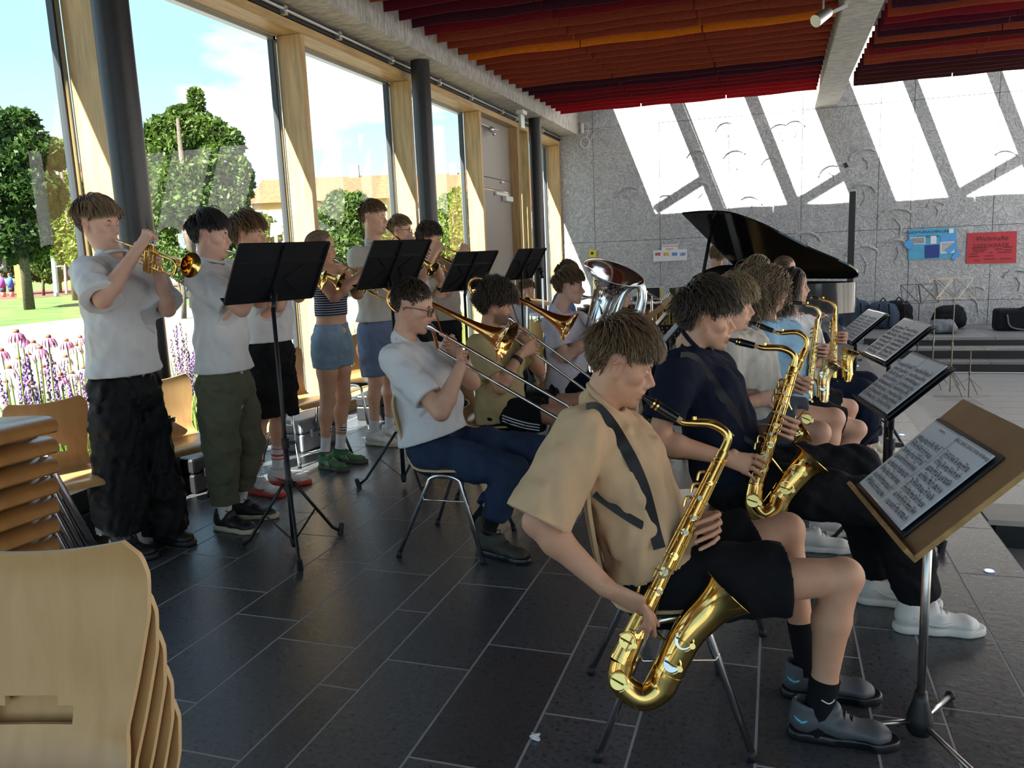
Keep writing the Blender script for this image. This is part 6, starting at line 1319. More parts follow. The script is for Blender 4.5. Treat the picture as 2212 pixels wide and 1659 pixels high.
def man9():
    s = Man('curly bearded young man in khaki t-shirt and black shorts playing trombone', (-1.66, 4.66), 6, .0085, SKINT)
    s.pose(SR=(1036, 748, .185), SL=(1105, 740, -.185), HR=(1070, 900, .10), HL=(1095, 885, -.10), KR=(1222, 893, .12), AR=(1196, 1010, .12), KL=(1258, 866, -.12), AL=(1235, 985, -.10))
    s.NB = s.J(1058, 712, 0); s.head((1065, 662), 14, 10, 0, 1.03, 'curls', 'dark', 1600, seed=53, beard=True, lid=.12)
    Mo = s.mouth; SE = s.J(1352, 872, -.02); Bc = s.J(1231, 707, -.13); Re = s.J(1014, 612, -.15); trombone('brass trombone of the bearded young man, bell before the tuba player', Mo, SE, Bc, Re, -s.L); x = unit(SE - Mo); dn = unit(np.cross(x, s.L)); dn = dn if dn[2] < 0 else -dn
    q = Mo + x * .235; K = q + s.L * .045 + dn * .045; s.arm('R', s.SR, (1080, 838, .25), (1122, 768, .13), dict(k=K, t=q, side=dn * .6 + x * .5, dors=x * .6 + s.L * .6, bul=.03, w=.072, tips=[q + dn * (.01 + .019 * i) - s.L * .012 + x * .008 for i in range(4)], th=q + s.L * .018 - x * .02))
    c = s.WR + (s.ER - s.WR) * .12 - s.root; ax = unit(s.ER - s.WR)
    q = Mo + x * .115; K = q - s.L * .05 + dn * .035; s.arm('L', s.SL, (1165, 800, -.2), K - unit(K - s.J(1165, 800, -.2)) * .085, dict(k=K, t=q + s.L * .02, side=dn, dors=-s.L + x * .5, bul=.03, w=.072, tips=[q + s.L * .016 + dn * .02 * i for i in range(4)], th=q + s.L * .02 - x * .03))
    s.legs(1.0, q=.011); s.done()
    G().cyl(c - ax * .012, c + ax * .012, .036, .038, 16).build('wristband', STRAPM, s.o, smooth=True, origin=(0, 0, 0), angle=40)
    s.tee(KHAKI, (1080, 905, 0), .72, e=.015, loose=.022, sl_r=(.072, .082), seed=101, low=.08, hemn=unit(-s.up + s.fw * .1))
    sh = s.bottoms(BLACKC, .70, 'shorts', e=.014, flare=.026, seed=88)
    for k in range(3): band(drape(s, sh, [(1085, 897 + 6 * k), (1110, 906 + 6 * k), (1140, 914 + 6 * k), (1166, 918 + 6 * k)], .002), .007, .002, WHITE_T, 'shorts_stripe', s.o, s.root)
    for k in 'RL': s.sock(k, WSOCK, h1=.1, r=.038)
    s.shoes('swoosh', BLS, CRM, BLS, WHS, sc=1.03); chair('plywood chair under the bearded trombonist', s.root[0], s.root[1], 6); return s
def tuba(label, rim_c, rim_n, bottom, r, view):
    rc, n_, b = A(rim_c, float), unit(rim_n), A(bottom, float); t = wthing('tuba', label, 'tuba', tuple(b)); ax = unit(rc - b); L = np.linalg.norm(rc - b); B = lambda g, nm, m=SILV: g.build(nm, m, t, smooth=True, angle=50)
    T = A([0, .2, .4, .55, .68, .78, .86, .92, .96, .985, 1.0]); R = A([.30, .33, .37, .41, .46, .53, .62, .73, .84, .93, 1.0]) * r; P = []
    for q in T:
        k = np.clip((q - .35) / .6, 0, 1); k = k * k * (3 - 2 * k); P.append((b + ax * L * q) * (1 - k) + (rc - n_ * L * (1 - q)) * k)
    g = G(); g.tube(P, R, 48, cap=False); u = unit(np.cross(unit(P[-1] - P[-2]), (0, 1, 0))); w = np.cross(unit(P[-1] - P[-2]), u); a = np.linspace(0, 2 * PI, 49)[:-1]; g.tube(P[-1] + r * (np.outer(np.cos(a), u) + np.outer(np.sin(a), w)), .004, 8, closed=True); B(g, 'bell')
    s_ = unit(CR - ax * (CR @ ax)); d = -ax
    B(G().tube(spline([b, b + d * .16, b + d * .27 + s_ * .10, b + d * .20 + s_ * .24, b + s_ * .28, b + ax * .25 + s_ * .27], 6), np.linspace(r * .30, r * .18, 31), 22, cap=False), 'bottom_bow')
    B(G().tube(spline([b + ax * .25 + s_ * .27, b + ax * .42 + s_ * .25, b + ax * .50 + s_ * .19, b + ax * .42 + s_ * .12, b + ax * .2 + s_ * .11], 6), np.linspace(r * .18, r * .11, 25), 18), 'upper_bow')
    B(G().tube(spline([b + ax * .2 + s_ * .11 + CF * -.05, b + s_ * .12 - CF * .06, b - ax * .1 + s_ * .16 - CF * .05, b + s_ * .2 - CF * .05, b + ax * .15 + s_ * .2 - CF * .05], 5), .014, 12), 'branch_tube')
    for k in range(4): B(G().cyl(b + s_ * (.10 + .035 * k) - CF * .085 + ax * .05, b + s_ * (.10 + .035 * k) - CF * .085 + ax * .22, .015, seg=14), 'valve')
    return t
def man10():
    s = Man('brown haired boy in lilac white t-shirt playing the silver tuba', (-1.44, 5.56), 12, .0095, SKINP)
    s.pose(SR=(1192, 700, .18), SL=(1250, 695, -.18), HR=(1215, 838, .10), HL=(1238, 828, -.10), KR=(1345, 835, .13), AR=(1325, 945, .13), KL=(1375, 812, -.16), AL=(1365, 915, -.16))
    s.NB = s.J(1207, 672, 0); s.head((1228, 624), 14, 4, 0, 1.0, 'sweep', 'brown', 1300, seed=63)
    mo = s.mouth; t = tuba('large silver tuba with the bell turned upward', s.J(1326, 588, -.05), unit(A([.34, .02, 1.]) - CF * .30), s.J(1276, 740, -.02), .225, None)
    G().lathe(mo - s.fw * 0, s.fw, [(-.002, .012), (0, .019), (.012, .019), (.05, .010), (.09, .007)], 18).tube([mo + s.fw * .08, mo + s.fw * .14 - A([0, 0, .02]), mo + s.fw * .16 - A([0, 0, .12])], .008, 10).build('mouthpipe', SILV, t, smooth=True)
    s.arm('R', s.SR, (1222, 772, .24), (1318, 698, .16), dict(k=(1345, 685, .13), t=(1360, 690, .08), side=CR, dors=CU, bul=.02, th=(1345, 700, .08)))
    s.arm('L', s.SL, (1290, 780, -.22), (1330, 730, -.12), dict(k=(1345, 715, -.1), t=(1355, 720, -.02), side=-CU, dors=CR, bul=.02))
    s.legs(1.0, q=.014); s.done(); s.tee(LILAC, (1215, 850, 0), .70, e=.015, loose=.022, seed=111, low=.08, hemn=unit(-s.up + s.fw * .1)); s.bottoms(NAVY, .7, 'shorts', e=.014, flare=.02, seed=98); s.shoes('plain', WHS, CRM, WHS)
    chair('plywood chair under the tuba player', s.root[0], s.root[1], 12); return s
def sax12():
    s = Man('dark haired boy in black t-shirt and trousers playing tenor saxophone', (-.27, 3.22), 8, .0068, SKINT)
    s.pose(SR=(1462, 800, .185), SL=(1545, 795, -.185), HR=(1575, 1040, .10), HL=(1600, 1012, -.10), KR=(1930, 1092, .14), AR=(1985, 1290, .14), KL=(1850, 1010, -.16), AL=(1900, 1245, -.10))
    s.NB = s.J(1492, 742, 0); s.head((1527, 695), 9, 9, 0, 1.02, 'mop', 'dark', 2200, seed=73, lid=.16)
    play_sax(s, 'golden tenor saxophone of the boy in the black t-shirt', dict(cork=(1630, 747, .02), n1=(1652, 752, .03), n2=(1690, 754, .035), n3=(1716, 770, .04), top=(1712, 800, .05), bottom=(1632, 1045, .20), bow1=(1628, 1085, .21), bow=(1650, 1112, .22), bow2=(1676, 1098, .215), bell0=(1688, 1072, .21), bell1=(1718, 1032, .20), bell=(1756, 992, .19)), (1420, 952, .26), (1560, 940, -.22), qr=.90, ql=.48)
    s.legs(1.0, q=.011); s.done(); s.tee(NAVY, (1540, 1030, 0), .72, e=.015, loose=.018, sl_r=(.074, .084), seed=121, low=.08, rip=.004)
    s.bottoms(BLACKC, 1.99, 'trousers', e=.014, flare=.012, kflare=.022, rip=.005, seed=108); s.shoes('swoosh', WHS, WHS, WHS, WHS, hr=8, hl=2, sc=1.08)
    band(drape(s, s.shirt, [(1470, 770), (1500, 775), (1530, 812), (1560, 855), (1585, 890)]) + [s.J(1600, 935, .13)], .034, .004, STRAPM, 'sax_harness', s.o, s.root); band([s.J(1575, 800, .02), s.J(1590, 850, .06), s.J(1600, 900, .10), s.J(1603, 940, .13), s.J(1628, 960, .13), s.J(1640, 985, .14)], .018, .006, STRAPM, 'sax_harness', s.o, s.root)
    chair('plywood chair under the boy in the black t-shirt', s.root[0] - .02, s.root[1], 8); return s
def sax13():
    s = Man('blond curly haired boy in cream t-shirt playing tenor saxophone', (-.12, 4.08), 4, .0085, SKIN)
    s.pose(SR=(1568, 748, .18), SL=(1630, 742, -.18), HR=(1630, 918, .10), HL=(1650, 900, -.10), KR=(1768, 935, .13), AR=(1745, 1060, .13), KL=(1800, 905, -.12), AL=(1785, 1040, -.10))
    s.NB = s.J(1572, 712, 0); s.head((1580, 664), 6, 9, 0, 1.0, 'mop', 'blond', 1700, seed=83)
    play_sax(s, 'golden tenor saxophone of the boy in the cream t-shirt', dict(cork=(1670, 715, .02), n1=(1690, 720, .03), n2=(1722, 719, .035), n3=(1742, 735, .04), top=(1738, 758, .05), bottom=(1672, 905, .15), bow1=(1668, 940, .16), bow=(1688, 968, .17), bow2=(1705, 960, .165), bell0=(1712, 945, .16), bell1=(1718, 938, .16), bell=(1730, 930, .15)), (1575, 880, .24), (1640, 870, -.22), qr=.8, ql=.45, big=.95)
    s.legs(1.0, q=.013); s.done(); s.tee(CREAM, (1590, 900, 0), .72, seed=131, low=.08, loose=.02); s.bottoms(GREYSH, .62, 'shorts', seed=118, flare=.02); s.shoes('plain', WHS, WHS, WHS); 
    for k in 'RL': s.sock(k, WSOCK, h1=.12, r=.038)
    band([s.J(1600, 745, .04), s.J(1608, 790, .08), s.J(1612, 850, .12), s.J(1618, 905, .15)], .014, .008, STRAPM, 'sax_harness', s.o, s.root); band([s.J(1555, 745, .12), s.J(1575, 765, .14), s.J(1600, 785, .11), s.J(1612, 775, .08)], .012, .006, STRAPM, 'sax_harness', s.o, s.root); band([s.J(1612, 780, .08), s.J(1625, 830, .1), s.J(1638, 880, .12)], .006, .006, STRAPM, 'sax_harness', s.o, s.root)
    chair('plywood chair under the boy in the cream t-shirt', s.root[0] - .02, s.root[1], 4); return s
def sax14():
    s = Man('long curly haired saxophonist in light blue t-shirt and black shorts', (.06, 4.92), 12, .0095, SKIN)
    s.pose(SR=(1648, 722, .17), SL=(1705, 718, -.17), HR=(1700, 880, .10), HL=(1720, 862, -.10), KR=(1850, 928, .13), AR=(1800, 1040, .13), KL=(1832, 882, -.12), AL=(1815, 1000, -.10))
    s.NB = s.J(1655, 690, 0); s.head((1666, 630), 16, 4, 0, 1.0, 'longcurls', 'fair', 1500, seed=93)
    play_sax(s, 'alto saxophone with silver keys of the player in light blue', dict(cork=(1732, 655, .0), n1=(1744, 660, .01), n2=(1760, 664, .015), n3=(1770, 678, .02), top=(1765, 694, .03), bottom=(1747, 848, .12), bow1=(1748, 868, .13), bow=(1764, 880, .14), bow2=(1776, 868, .135), bell0=(1778, 850, .13), bell1=(1780, 815, .12), bell=(1796, 785, .11)), (1640, 842, .24), (1720, 820, -.2), qr=.92, ql=.4, big=.78, m=mat('pale_brass', (.80, .62, .30), .14, metal=1.0), keys=SILV)
    s.legs(1.0, q=.014); s.done(); s.tee(SKYT, (1670, 880, 0), .78, seed=141, low=.08, loose=.02, sl_r=(.074, .084)); s.bottoms(BLACKC, .78, 'shorts', seed=128, flare=.024); s.shoes('plain', WHS, WHS, WHS); chair('plywood chair under the player in light blue', s.root[0] - .02, s.root[1], 12); return s
def sax15():
    s = Man('girl with long dark hair in white t-shirt and dark jeans playing saxophone', (.22, 5.72), 8, .0105, SKIN); s.fem = True
    s.pose(SR=(1698, 705, .155), SL=(1745, 702, -.155), HR=(1735, 838, .09), HL=(1752, 826, -.09), KR=(1862, 850, .11), AR=(1872, 965, .11), KL=(1868, 832, -.10), AL=(1880, 950, -.08))
    s.NB = s.J(1706, 678, 0); s.head((1713, 622), 4, 2, 0, .97, 'long', 'dark', 1300, seed=103, female=True)
    play_sax(s, 'golden alto saxophone of the girl with long dark hair', dict(cork=(1767, 645, .0), n1=(1778, 648, .01), n2=(1793, 652, .015), n3=(1804, 664, .02), top=(1803, 680, .03), bottom=(1800, 805, .12), bow1=(1802, 826, .13), bow=(1816, 836, .14), bow2=(1828, 826, .135), bell0=(1831, 808, .13), bell1=(1830, 780, .12), bell=(1838, 758, .11)), (1720, 790, .2), (1770, 775, -.18), qr=.85, ql=.4, big=.78)
    s.legs(1.0, q=.016); s.done(); s.tee(WHITE_T, (1720, 845, 0), .72, seed=151, low=.06, b=.94); s.bottoms(DJEAN, 1.92, 'jeans', seed=138, flare=.014, kflare=.02); s.shoes('plain', CRM, CRM, WHS, sc=.95); chair('plywood chair under the girl with long dark hair', s.root[0] - .02, s.root[1], 8); return s
def back_head(label, ear, D, th, hair, col, shirt, seed, sc=1.0, skin=SKIN, fem=False, pitch=2, seat=.46, glasses=None):
    """a seated person far back, of whom mostly the head shows"""
    e = atdepth(ear[0], ear[1], D); t = math.radians(th); root = (e[0] - .0, e[1], 0); s = Man(label, root, th, .012, skin); s.fem = fem
    u = A([0, 0, 1.]); c = A([e[0], e[1], 0]) + s.F * -.03; zs = e[2] - .235; hp = min(seat + .09, zs - .46); P = lambda f, l, z: c + s.F * f + s.L * l + u * z
    gz = hp - .55
    s.pose(SR=P(-.02, .17, zs), SL=P(-.02, -.17, zs), HR=P(-.08, .09, hp), HL=P(-.08, -.09, hp), KR=P(.34, .12, hp + .01), KL=P(.34, -.12, hp + .01), AR=P(.32, .12, hp - .44), AL=P(.32, -.12, hp - .44)); s.NB = P(-.02, 0, zs + .05)
    s.head(e, th, pitch, 0, sc, hair, col, 700, seed=seed, female=fem, glasses=glasses)
    s.arm('R', s.SR, P(.05, .25, zs - .28), P(.28, .14, zs - .22), dict(k=P(.36, .10, zs - .20), t=P(.42, .06, zs - .22), side=-s.L, dors=u, bul=.02)); s.arm('L', s.SL, P(.05, -.25, zs - .28), P(.28, -.14, zs - .22), dict(k=P(.36, -.10, zs - .20), t=P(.42, -.06, zs - .22), side=s.L, dors=u, bul=.02))
    s.legs(1.0, q=.018); s.done(); s.tee(shirt, P(-.08, 0, hp + .02), .7, seed=seed + 7, low=.05); s.bottoms(BLACKC, 1.9, 'trousers', seed=seed + 8); s.shoes('plain', BLS, BLS, BLS, zr=max(0, hp - .52), zl=max(0, hp - .52)); return s
M9 = man9(); M10 = man10(); S12 = sax12(); S13 = sax13(); S14 = sax14(); S15 = sax15()
BK1 = back_head('light brown haired player behind the long curly haired saxophonist', (1641, 585), 6.9, 8, 'long', 'fair', WHITE_T, 201, fem=True)
BK2 = back_head('brown haired player beside the grand piano behind the dark haired girl', (1697, 585), 7.7, 4, 'tied', 'brown', NAVY, 202, fem=True)
BK3 = back_head('brown haired boy in blue shirt behind the tuba player', (1224, 598), 7.6, 10, 'sweep', 'brown', BLUT, 203)
BK4 = back_head('young drummer in pale blue shirt behind the cymbal', (1127, 630), 9.6, -45, 'fringe', 'brown', cloth('pale_blue', (.50, .58, .70)), 204, sc=.95)
BK5 = back_head('guitarist partly hidden behind the tuba bell', (1334, 640), 7.2, 8, 'crop', 'brown', cloth('dark_stripe', (.02, .02, .03)), 205)
BK6 = back_head('spectacled pianist looking down behind the open piano lid', (1540, 556), 10.6, -62, 'curls', 'fair', WHITE_T, 206, pitch=22, glasses=('dark2', (.02, .02, .02)), sc=.97)
# ================================================================== music stands
SBLK = mat('stand_black', (.010, .010, .012), .42); SPAPER = mat('paper', (.80, .80, .82), .45); SLEEVE = mat('clear_sleeve', (.72, .75, .80), .12, spec=.8, coat=.6); INK = mat('print_ink', (.05, .05, .06), .6); FIBER = mat('fibreboard', (.36, .19, .085), .6, noise=.16, nscale=4, bump=.1, bscale=60); WOODE = mat('worn_wood_edge', (.45, .26, .09), .55, noise=.3, nscale=14)
hd = lambda deg: A([math.cos(math.radians(deg)), math.sin(math.radians(deg)), 0])
UP = A([0, 0, 1.])
def tripod(t, b, spread, hub, a0, m=SBLK, r=.009, foot=True, brace=True):
    for k in range(3):
        d = hd(a0 + 120 * k); e = b + d * spread; mid = b + d * spread * .48 + UP * hub * .55
        lg = G().tube([b + d * .03 + UP * hub, mid, b + d * (spread - .05) + UP * .05, e + UP * .012], r, 8).build('leg', m, t, smooth=True)
        if foot: G().cyl(e - d * .004, e + d * .012 + UP * .055, r * 1.9, r * 1.5, 10).build('rubber_foot', RUB, lg, origin=tuple(t.location))
        if brace: G().bar(b + UP * .06 + d * .015, b + d * spread * .50 + UP * hub * .52, .012, .004).build('brace', m, t)
def text_mesh(txt, size):
    c = bpy.data.curves.new('txt', 'FONT'); c.body = txt; c.size = size; c.align_x = 'CENTER'; o = bpy.data.objects.new('txt', c); COL.objects.link(o); dg = bpy.context.evaluated_depsgraph_get(); me = bpy.data.meshes.new_from_object(o.evaluated_get(dg)); bpy.data.objects.remove(o); return me
def lettering(txt, size, c, w, v, m, parent, base, name='lettering', italic=0):
    """flat print lying at c, reading along w with v as its up direction"""
    me = text_mesh(txt, size); w, v = unit(w), unit(v); n = np.cross(w, v)
    for q in me.vertices:
        x, y = q.co[0] + italic * q.co[1], q.co[1]; P = A(c) + w * x + v * y + n * .0012 - A(base); q.co = Vector(P)
    me.materials.clear(); me.materials.append(m); return link(name, me, None, parent)
def desk_stand(label, base, px, wh, tilt, W=.50, H=.34, a0=20, hub=.36, spread=.30, group='black music stands'):
    b = A([base[0], base[1], 0]); t = wthing('music_stand', label, 'music stand', tuple(b), group)
    D = (b + UP * 1.15 - CAM) @ CF; c = atdepth(px[0], px[1], D); w = hd(wh); nn = A([w[1], -w[0], 0]); nn = -nn if nn @ (b - CAM) < 0 else nn
    v = UP * math.cos(math.radians(tilt)) - nn * math.sin(math.radians(tilt)); f = np.cross(w, v); f = f if f @ nn > 0 else -f
    c0 = c
    G().prism([c - w * W / 2 - v * H / 2, c + w * W / 2 - v * H / 2, c + w * (W / 2 - .0) + v * H / 2, c - w * (W / 2) + v * H / 2], f * .003).build('desk', SBLK, t, bevel=.002)
    bk = -f * .004
    fr = G(); e = .006
    for a_, b_ in (((-.5, -.5), (.5, -.5)), ((.5, -.5), (.5, .5)), ((.5, .5), (-.5, .5)), ((-.5, .5), (-.5, -.5)), ((-.5, .17), (.5, .17))): fr.bar(c + w * W * a_[0] + v * H * a_[1] + bk, c + w * W * b_[0] + v * H * b_[1] + bk, .012, .010, f)
    fr.build('desk_frame', SBLK, t)
    for sg in (-1, 1): G().bar(c + w * sg * W * .32 + v * H * .17 + bk, c + w * sg * W * .10 - v * H * .10 + bk, .012, .006, f).build('rib', SBLK, t); G().bar(c + w * sg * W * .10 - v * H * .10 + bk, c + w * sg * W * .36 - v * H * .46 + bk, .012, .006, f).build('rib', SBLK, t)
    G().bar(c - v * H * .5 + bk * 2, c + v * H * .5 + bk * 2, .022, .012, f).build('spine', SBLK, t)
    lo = c - v * H / 2; G().prism([lo - w * W / 2, lo + w * W / 2, lo + w * W / 2 + f * .045, lo - w * W / 2 + f * .045], -v * .004).build('ledge', SBLK, t)
    top = c - v * H * .30 + bk * 3; neck = A([b[0], b[1], top[2] - .10]); G().tube([top, (top + neck) / 2 + bk * 2, neck], [.012, .014, .012], 10).ball(top + bk * 2 - v * .03, .022, 10, 8).build('tilt_joint', SBLK, t, smooth=True)
    G().cyl(b + UP * .10, neck + UP * .02, .0105, seg=12).build('upper_pole', SBLK, t, smooth=True); zc = .58; G().cyl(b + UP * .02, b + UP * zc, .0145, seg=12).build('lower_pole', SBLK, t, smooth=True)
    G().cyl(b + UP * (zc - .03), b + UP * (zc + .02), .019, seg=12).bar(b + UP * zc, b + UP * zc + CR * .05, .014, .02).build('height_clamp', SBLK, t); G().cyl(b + UP * (hub - .02), b + UP * (hub + .02), .022, seg=12).build('hub_collar', SBLK, t); G().cyl(b + UP * .035, b + UP * .075, .019, seg=12).build('slide_collar', SBLK, t)
    tripod(t, b, spread, hub, a0); return t, c, w, v, f
def base_at(px, py): g = gnd(px, py); return g[0], g[1]
desk_stand('large black music stand in front of the wavy haired trumpeter', base_at(637, 1188), (600, 588), 65.5, 35, a0=-52)
desk_stand('black music stand behind the spectacled trombonist, second from left', base_at(873, 1047), (852, 570), 70, 33, a0=-40)
desk_stand('black music stand before the curly dark haired trumpeter', tuple(atdepth(1010, 760, 6.25)[:2]), (1014, 585), 72, 33, a0=-40)
desk_stand('farthest black music stand near the round column', tuple(atdepth(1130, 720, 7.9)[:2]), (1134, 570), 74, 33, a0=-40)
# ---- stands of the saxophonists, desks seen from the players' side
def staves(g, c, w, v, f, W, H, n=8, seed=1):
    r = random.Random(seed)
    for k in range(n):
        y = H * (.36 - .78 * k / (n - 1)) if n > 1 else 0
        for l in range(5): g.bar(c - w * W * .43 + v * (y + l * .0032) + f * .0008, c + w * W * .43 + v * (y + l * .0032) + f * .0008, .0007, .0004, f)
        x = -W * .38
        while x < W * .40:
            o = r.choice((0, .0032, .0064, .0096, .012)); q = c + w * x + v * (y + o) + f * .001; g.bar(q - w * .0022, q + w * .0022, .0036, .0005, f); g.bar(q + w * .002, q + w * .002 + v * .012, .0009, .0005, f)
            if r.random() < .4: g.bar(q + w * .002 + v * .012, q + w * .014 + v * .012, .0018, .0005, f)
            x += r.uniform(.011, .022)
def sheet_stand(label, px, D, wh, tilt, kind, base=None, seed=1, wood=False, W=.50, H=.33):
    c = atdepth(px[0], px[1], D); w = hd(wh); nn = hd(wh + 90); v = UP * math.cos(math.radians(tilt)) - nn * math.sin(math.radians(tilt)); f = np.cross(v, w) * 1.0; f = f if f @ nn > 0 else -f
    b = A([*base, 0.]) if base is not None else A([c[0] + .0, c[1], 0]) - nn * .02
    t = wthing('music_stand', label, 'music stand', tuple(b), 'saxophone music stands')
    return t, b, c, w, v, f
def folder(label, c, w, v, f, seed, title=None, left_title=None, sc=1.0, black=True):
    W, H = .222 * sc, .310 * sc; t = wthing('music_folder', label, 'folder', tuple(c), 'music folders on stands'); base = tuple(t.location); wl = -w                     # reading direction: from far to near
    G().box(c + f * .004, (2 * W + .05, H + .025, .006), np.stack([w, v, f], 1)).build('cover', SBLK, t, bevel=.002)
    for s_, nm in ((1, 'left_page'), (-1, 'right_page')):
        pc = c + w * s_ * (W / 2 + .008) + f * (.010 if s_ > 0 else .016); pg = G().box(pc, (W, H, .006), np.stack([w, v, f], 1)).build(nm, SLEEVE, t, bevel=.001); q = pc + f * .0034
        G().box(q, (W * .95, H * .955, .0004), np.stack([w, v, f], 1)).build('sheet', SPAPER, pg, origin=base)
        g = G(); staves(g, q - v * .022 + f * .0003, w, v, f, W, H * .86, 8, seed + s_); o = g.build('staves', INK, pg, origin=base); o['kind'] = 'stuff'
        tt = title if s_ < 0 else left_title
        if tt: lettering(tt, .017 if s_ < 0 else .012, q + v * H * .42 + f * .0004, wl, v, INK, pg, base, 'title')
    g = G()
    for k in (-.3, -.1, .1, .3):
        a = np.linspace(0, PI, 8); g.tube(c + f * .016 + v * H * k + np.outer(np.cos(a), w) * .014 + np.outer(np.sin(a), f) * .012, .0014, 6)
    g.build('ring_binder', ALU, t, smooth=True)['kind'] = 'stuff'
    return t
# wooden lectern-like stand in front
wb = base_at(1985, 1592); D0 = (A([*wb, .85]) - CAM) @ CF
t, b, c, w, v, f = sheet_stand('wooden music desk on a steel pole in the right foreground', (2036, 1016), D0 + .06, 98.5, 47, None, base=wb)
G().box(c, (.62, .44, .012), np.stack([w, v, f], 1)).build('panel', FIBER, t, bevel=.004)
G().box(c - v * .225 + f * .012, (.62, .014, .045), np.stack([w, v, f], 1)).build('ledge', WOODE, t, bevel=.003); G().box(c - w * .312 + f * .001, (.008, .44, .016), np.stack([w, v, f], 1)).build('edge_strip', WOODE, t, bevel=.002)
pt = c - f * .03 - v * .05; top = A([b[0], b[1], pt[2] - .02]); STEEL = mat('brushed_steel', (.55, .54, .52), .28, metal=1.0)
G().tube([pt, (pt + top) / 2, top - UP * .1], [.02, .02, .019], 14).build('socket', SBLK, t, smooth=True); G().cyl(b + UP * .10, top, .0125, seg=18).build('pole', STEEL, t, smooth=True)
G().lathe(b, UP, [(.015, .001), (.015, .03), (.03, .038), (.07, .036), (.12, .022), (.15, .017), (.15, .001)], 22).build('hub', SBLK, t, smooth=True)
for a_ in (62, 188, 302):
    d = hd(a_); e = b + d * .27; lg = G().tube([b + d * .02 + UP * .05, b + d * .14 + UP * .032, e + UP * .016], .008, 10).build('leg', STEEL, t, smooth=True); G().ball(e + UP * .016, .016).build('rubber_foot', RUB, lg, smooth=True, origin=tuple(t.location))
folder('open ring binder of sheet music on the wooden desk', c + f * .008 - v * .045 + w * .045, w, v, f, 5, 'SING, SING, SING (With A Swing)', 'SPARKY J.', 1.0)
for k, (px, D, lab, pole, sd) in enumerate((((1950, 832), 3.62, 'black music stand with blueish sheets nearest the wooden desk', (1888, 1005), 11), ((1938, 738), 4.75, 'black music stand with yellowed sheets, middle of the saxophone row', (1910, 900), 12), ((1862, 706), 6.2, 'black music stand with grey sheets, farthest saxophone stand', (1850, 780), 13))):
    c = atdepth(px[0], px[1], D); w = hd(99.5); nn = hd(189.5); v = UP * math.cos(math.radians(49)) - nn * math.sin(math.radians(49)); f = np.cross(v, w); f = f if f @ nn > 0 else -f
    pb = c - f * .05 - v * .1; b = A([pb[0], pb[1], 0]); t = wthing('music_stand', lab, 'music stand', tuple(b), 'saxophone music stands')
    G().box(c - f * .004, (.50, .34, .004), np.stack([w, v, f], 1)).build('desk', SBLK, t, bevel=.002); G().box(c - v * .172 + f * .018, (.50, .004, .045), np.stack([w, v, f], 1)).build('ledge', SBLK, t); G().tube([pb + f * .03, pb, b + UP * (pb[2] - .10)], .013, 10).ball(pb, .025, 10, 8).build('tilt_joint', SBLK, t, smooth=True)
    G().cyl(b + UP * .1, b + UP * (pb[2] - .08), .0105, seg=12).build('upper_pole', SBLK, t, smooth=True); G().cyl(b + UP * .02, b + UP * .55, .0145, seg=12).build('lower_pole', SBLK, t, smooth=True); G().cyl(b + UP * .53, b + UP * .58, .02, seg=12).bar(b + UP * .55, b + UP * .55 + CR * .05, .016, .022).build('height_clamp', SBLK, t); tripod(t, b, .30, .36, 30)
    folder(('open folder of bluish sheet music sleeves', 'open folder of yellowed sheet music sleeves', 'open folder of grey sheet music sleeves')[k] + (' on the stand nearest the desk', ' on the middle stand', ' on the farthest stand')[k], c + f * .008, w, v, f, sd)
# ---- folding wire stands on the sunken floor
WIRE = mat('wire_nickel', (.24, .21, .17), .35, metal=1.0); WIREB = mat('wire_black', (.02, .02, .022), .4)
def wire_stand(label, foot, z, topz, m, wh=15, W=.48, H=.25, tilt=20, flat=False, spread=.30):
    b = gnd(foot[0], foot[1], z); t = wthing('wire_stand', label, 'music stand', tuple(b), 'folding wire music stands'); w = hd(wh); n_ = hd(wh - 90)
    G().cyl(b + UP * .05, b + UP * topz, .006, seg=8).build('pole', m, t); G().cyl(b + UP * .02, b + UP * topz * .5, .0085, seg=8).build('lower_pole', m, t); G().cyl(b + UP * topz * .5, b + UP * (topz * .5 + .05), .014, seg=8).build('clamp', m, t)
    for k in range(3):
        d = hd(wh + 30 + 120 * k); G().bar(b + UP * .26, b + d * spread * .6 + UP * .09, .008, .004).bar(b + d * .02 + UP * (.30 if not flat else .03), b + d * spread + UP * .006, .010, .004).build('leg', m, t)
    c = b + UP * (topz + (H / 2 if not flat else .02)); v = UP * math.cos(math.radians(tilt)) + n_ * -math.sin(math.radians(tilt)); v = v if not flat else unit(n_ + UP * .15); H = H if not flat else .10
    P = lambda x, y: c + w * W * x + v * H * y; g = G()
    for a_, b_ in (((-.5, -.5), (.5, -.5)), ((-.5, .5), (.5, .5)), ((-.5, -.5), (-.5, .5)), ((.5, -.5), (.5, .5)), ((-.5, -.5), (-.05, .5)), ((-.5, .5), (-.05, -.5)), ((.5, -.5), (.05, .5)), ((.5, .5), (.05, -.5)), ((0, -.5), (0, .5))): g.bar(P(*a_), P(*b_), .008 if a_[0] != 0 else .018, .003, n_)
    g.build('desk_wires', m, t); return t
wire_stand('nickel wire music stand with raised desk before the black case', (2052, 850), PIT, 1.18, WIRE)
wire_stand('second nickel wire music stand left of the raised one', (2012, 835), PIT, 1.16, WIRE, wh=12)
wire_stand('black wire music stand half hidden by the sheets', (1978, 838), PIT, 1.10, WIREB, wh=18, W=.46)
wire_stand('small low wire stand with folded flat desk', (2092, 862), PIT, .58, WIRE, wh=12, flat=True, spread=.38)
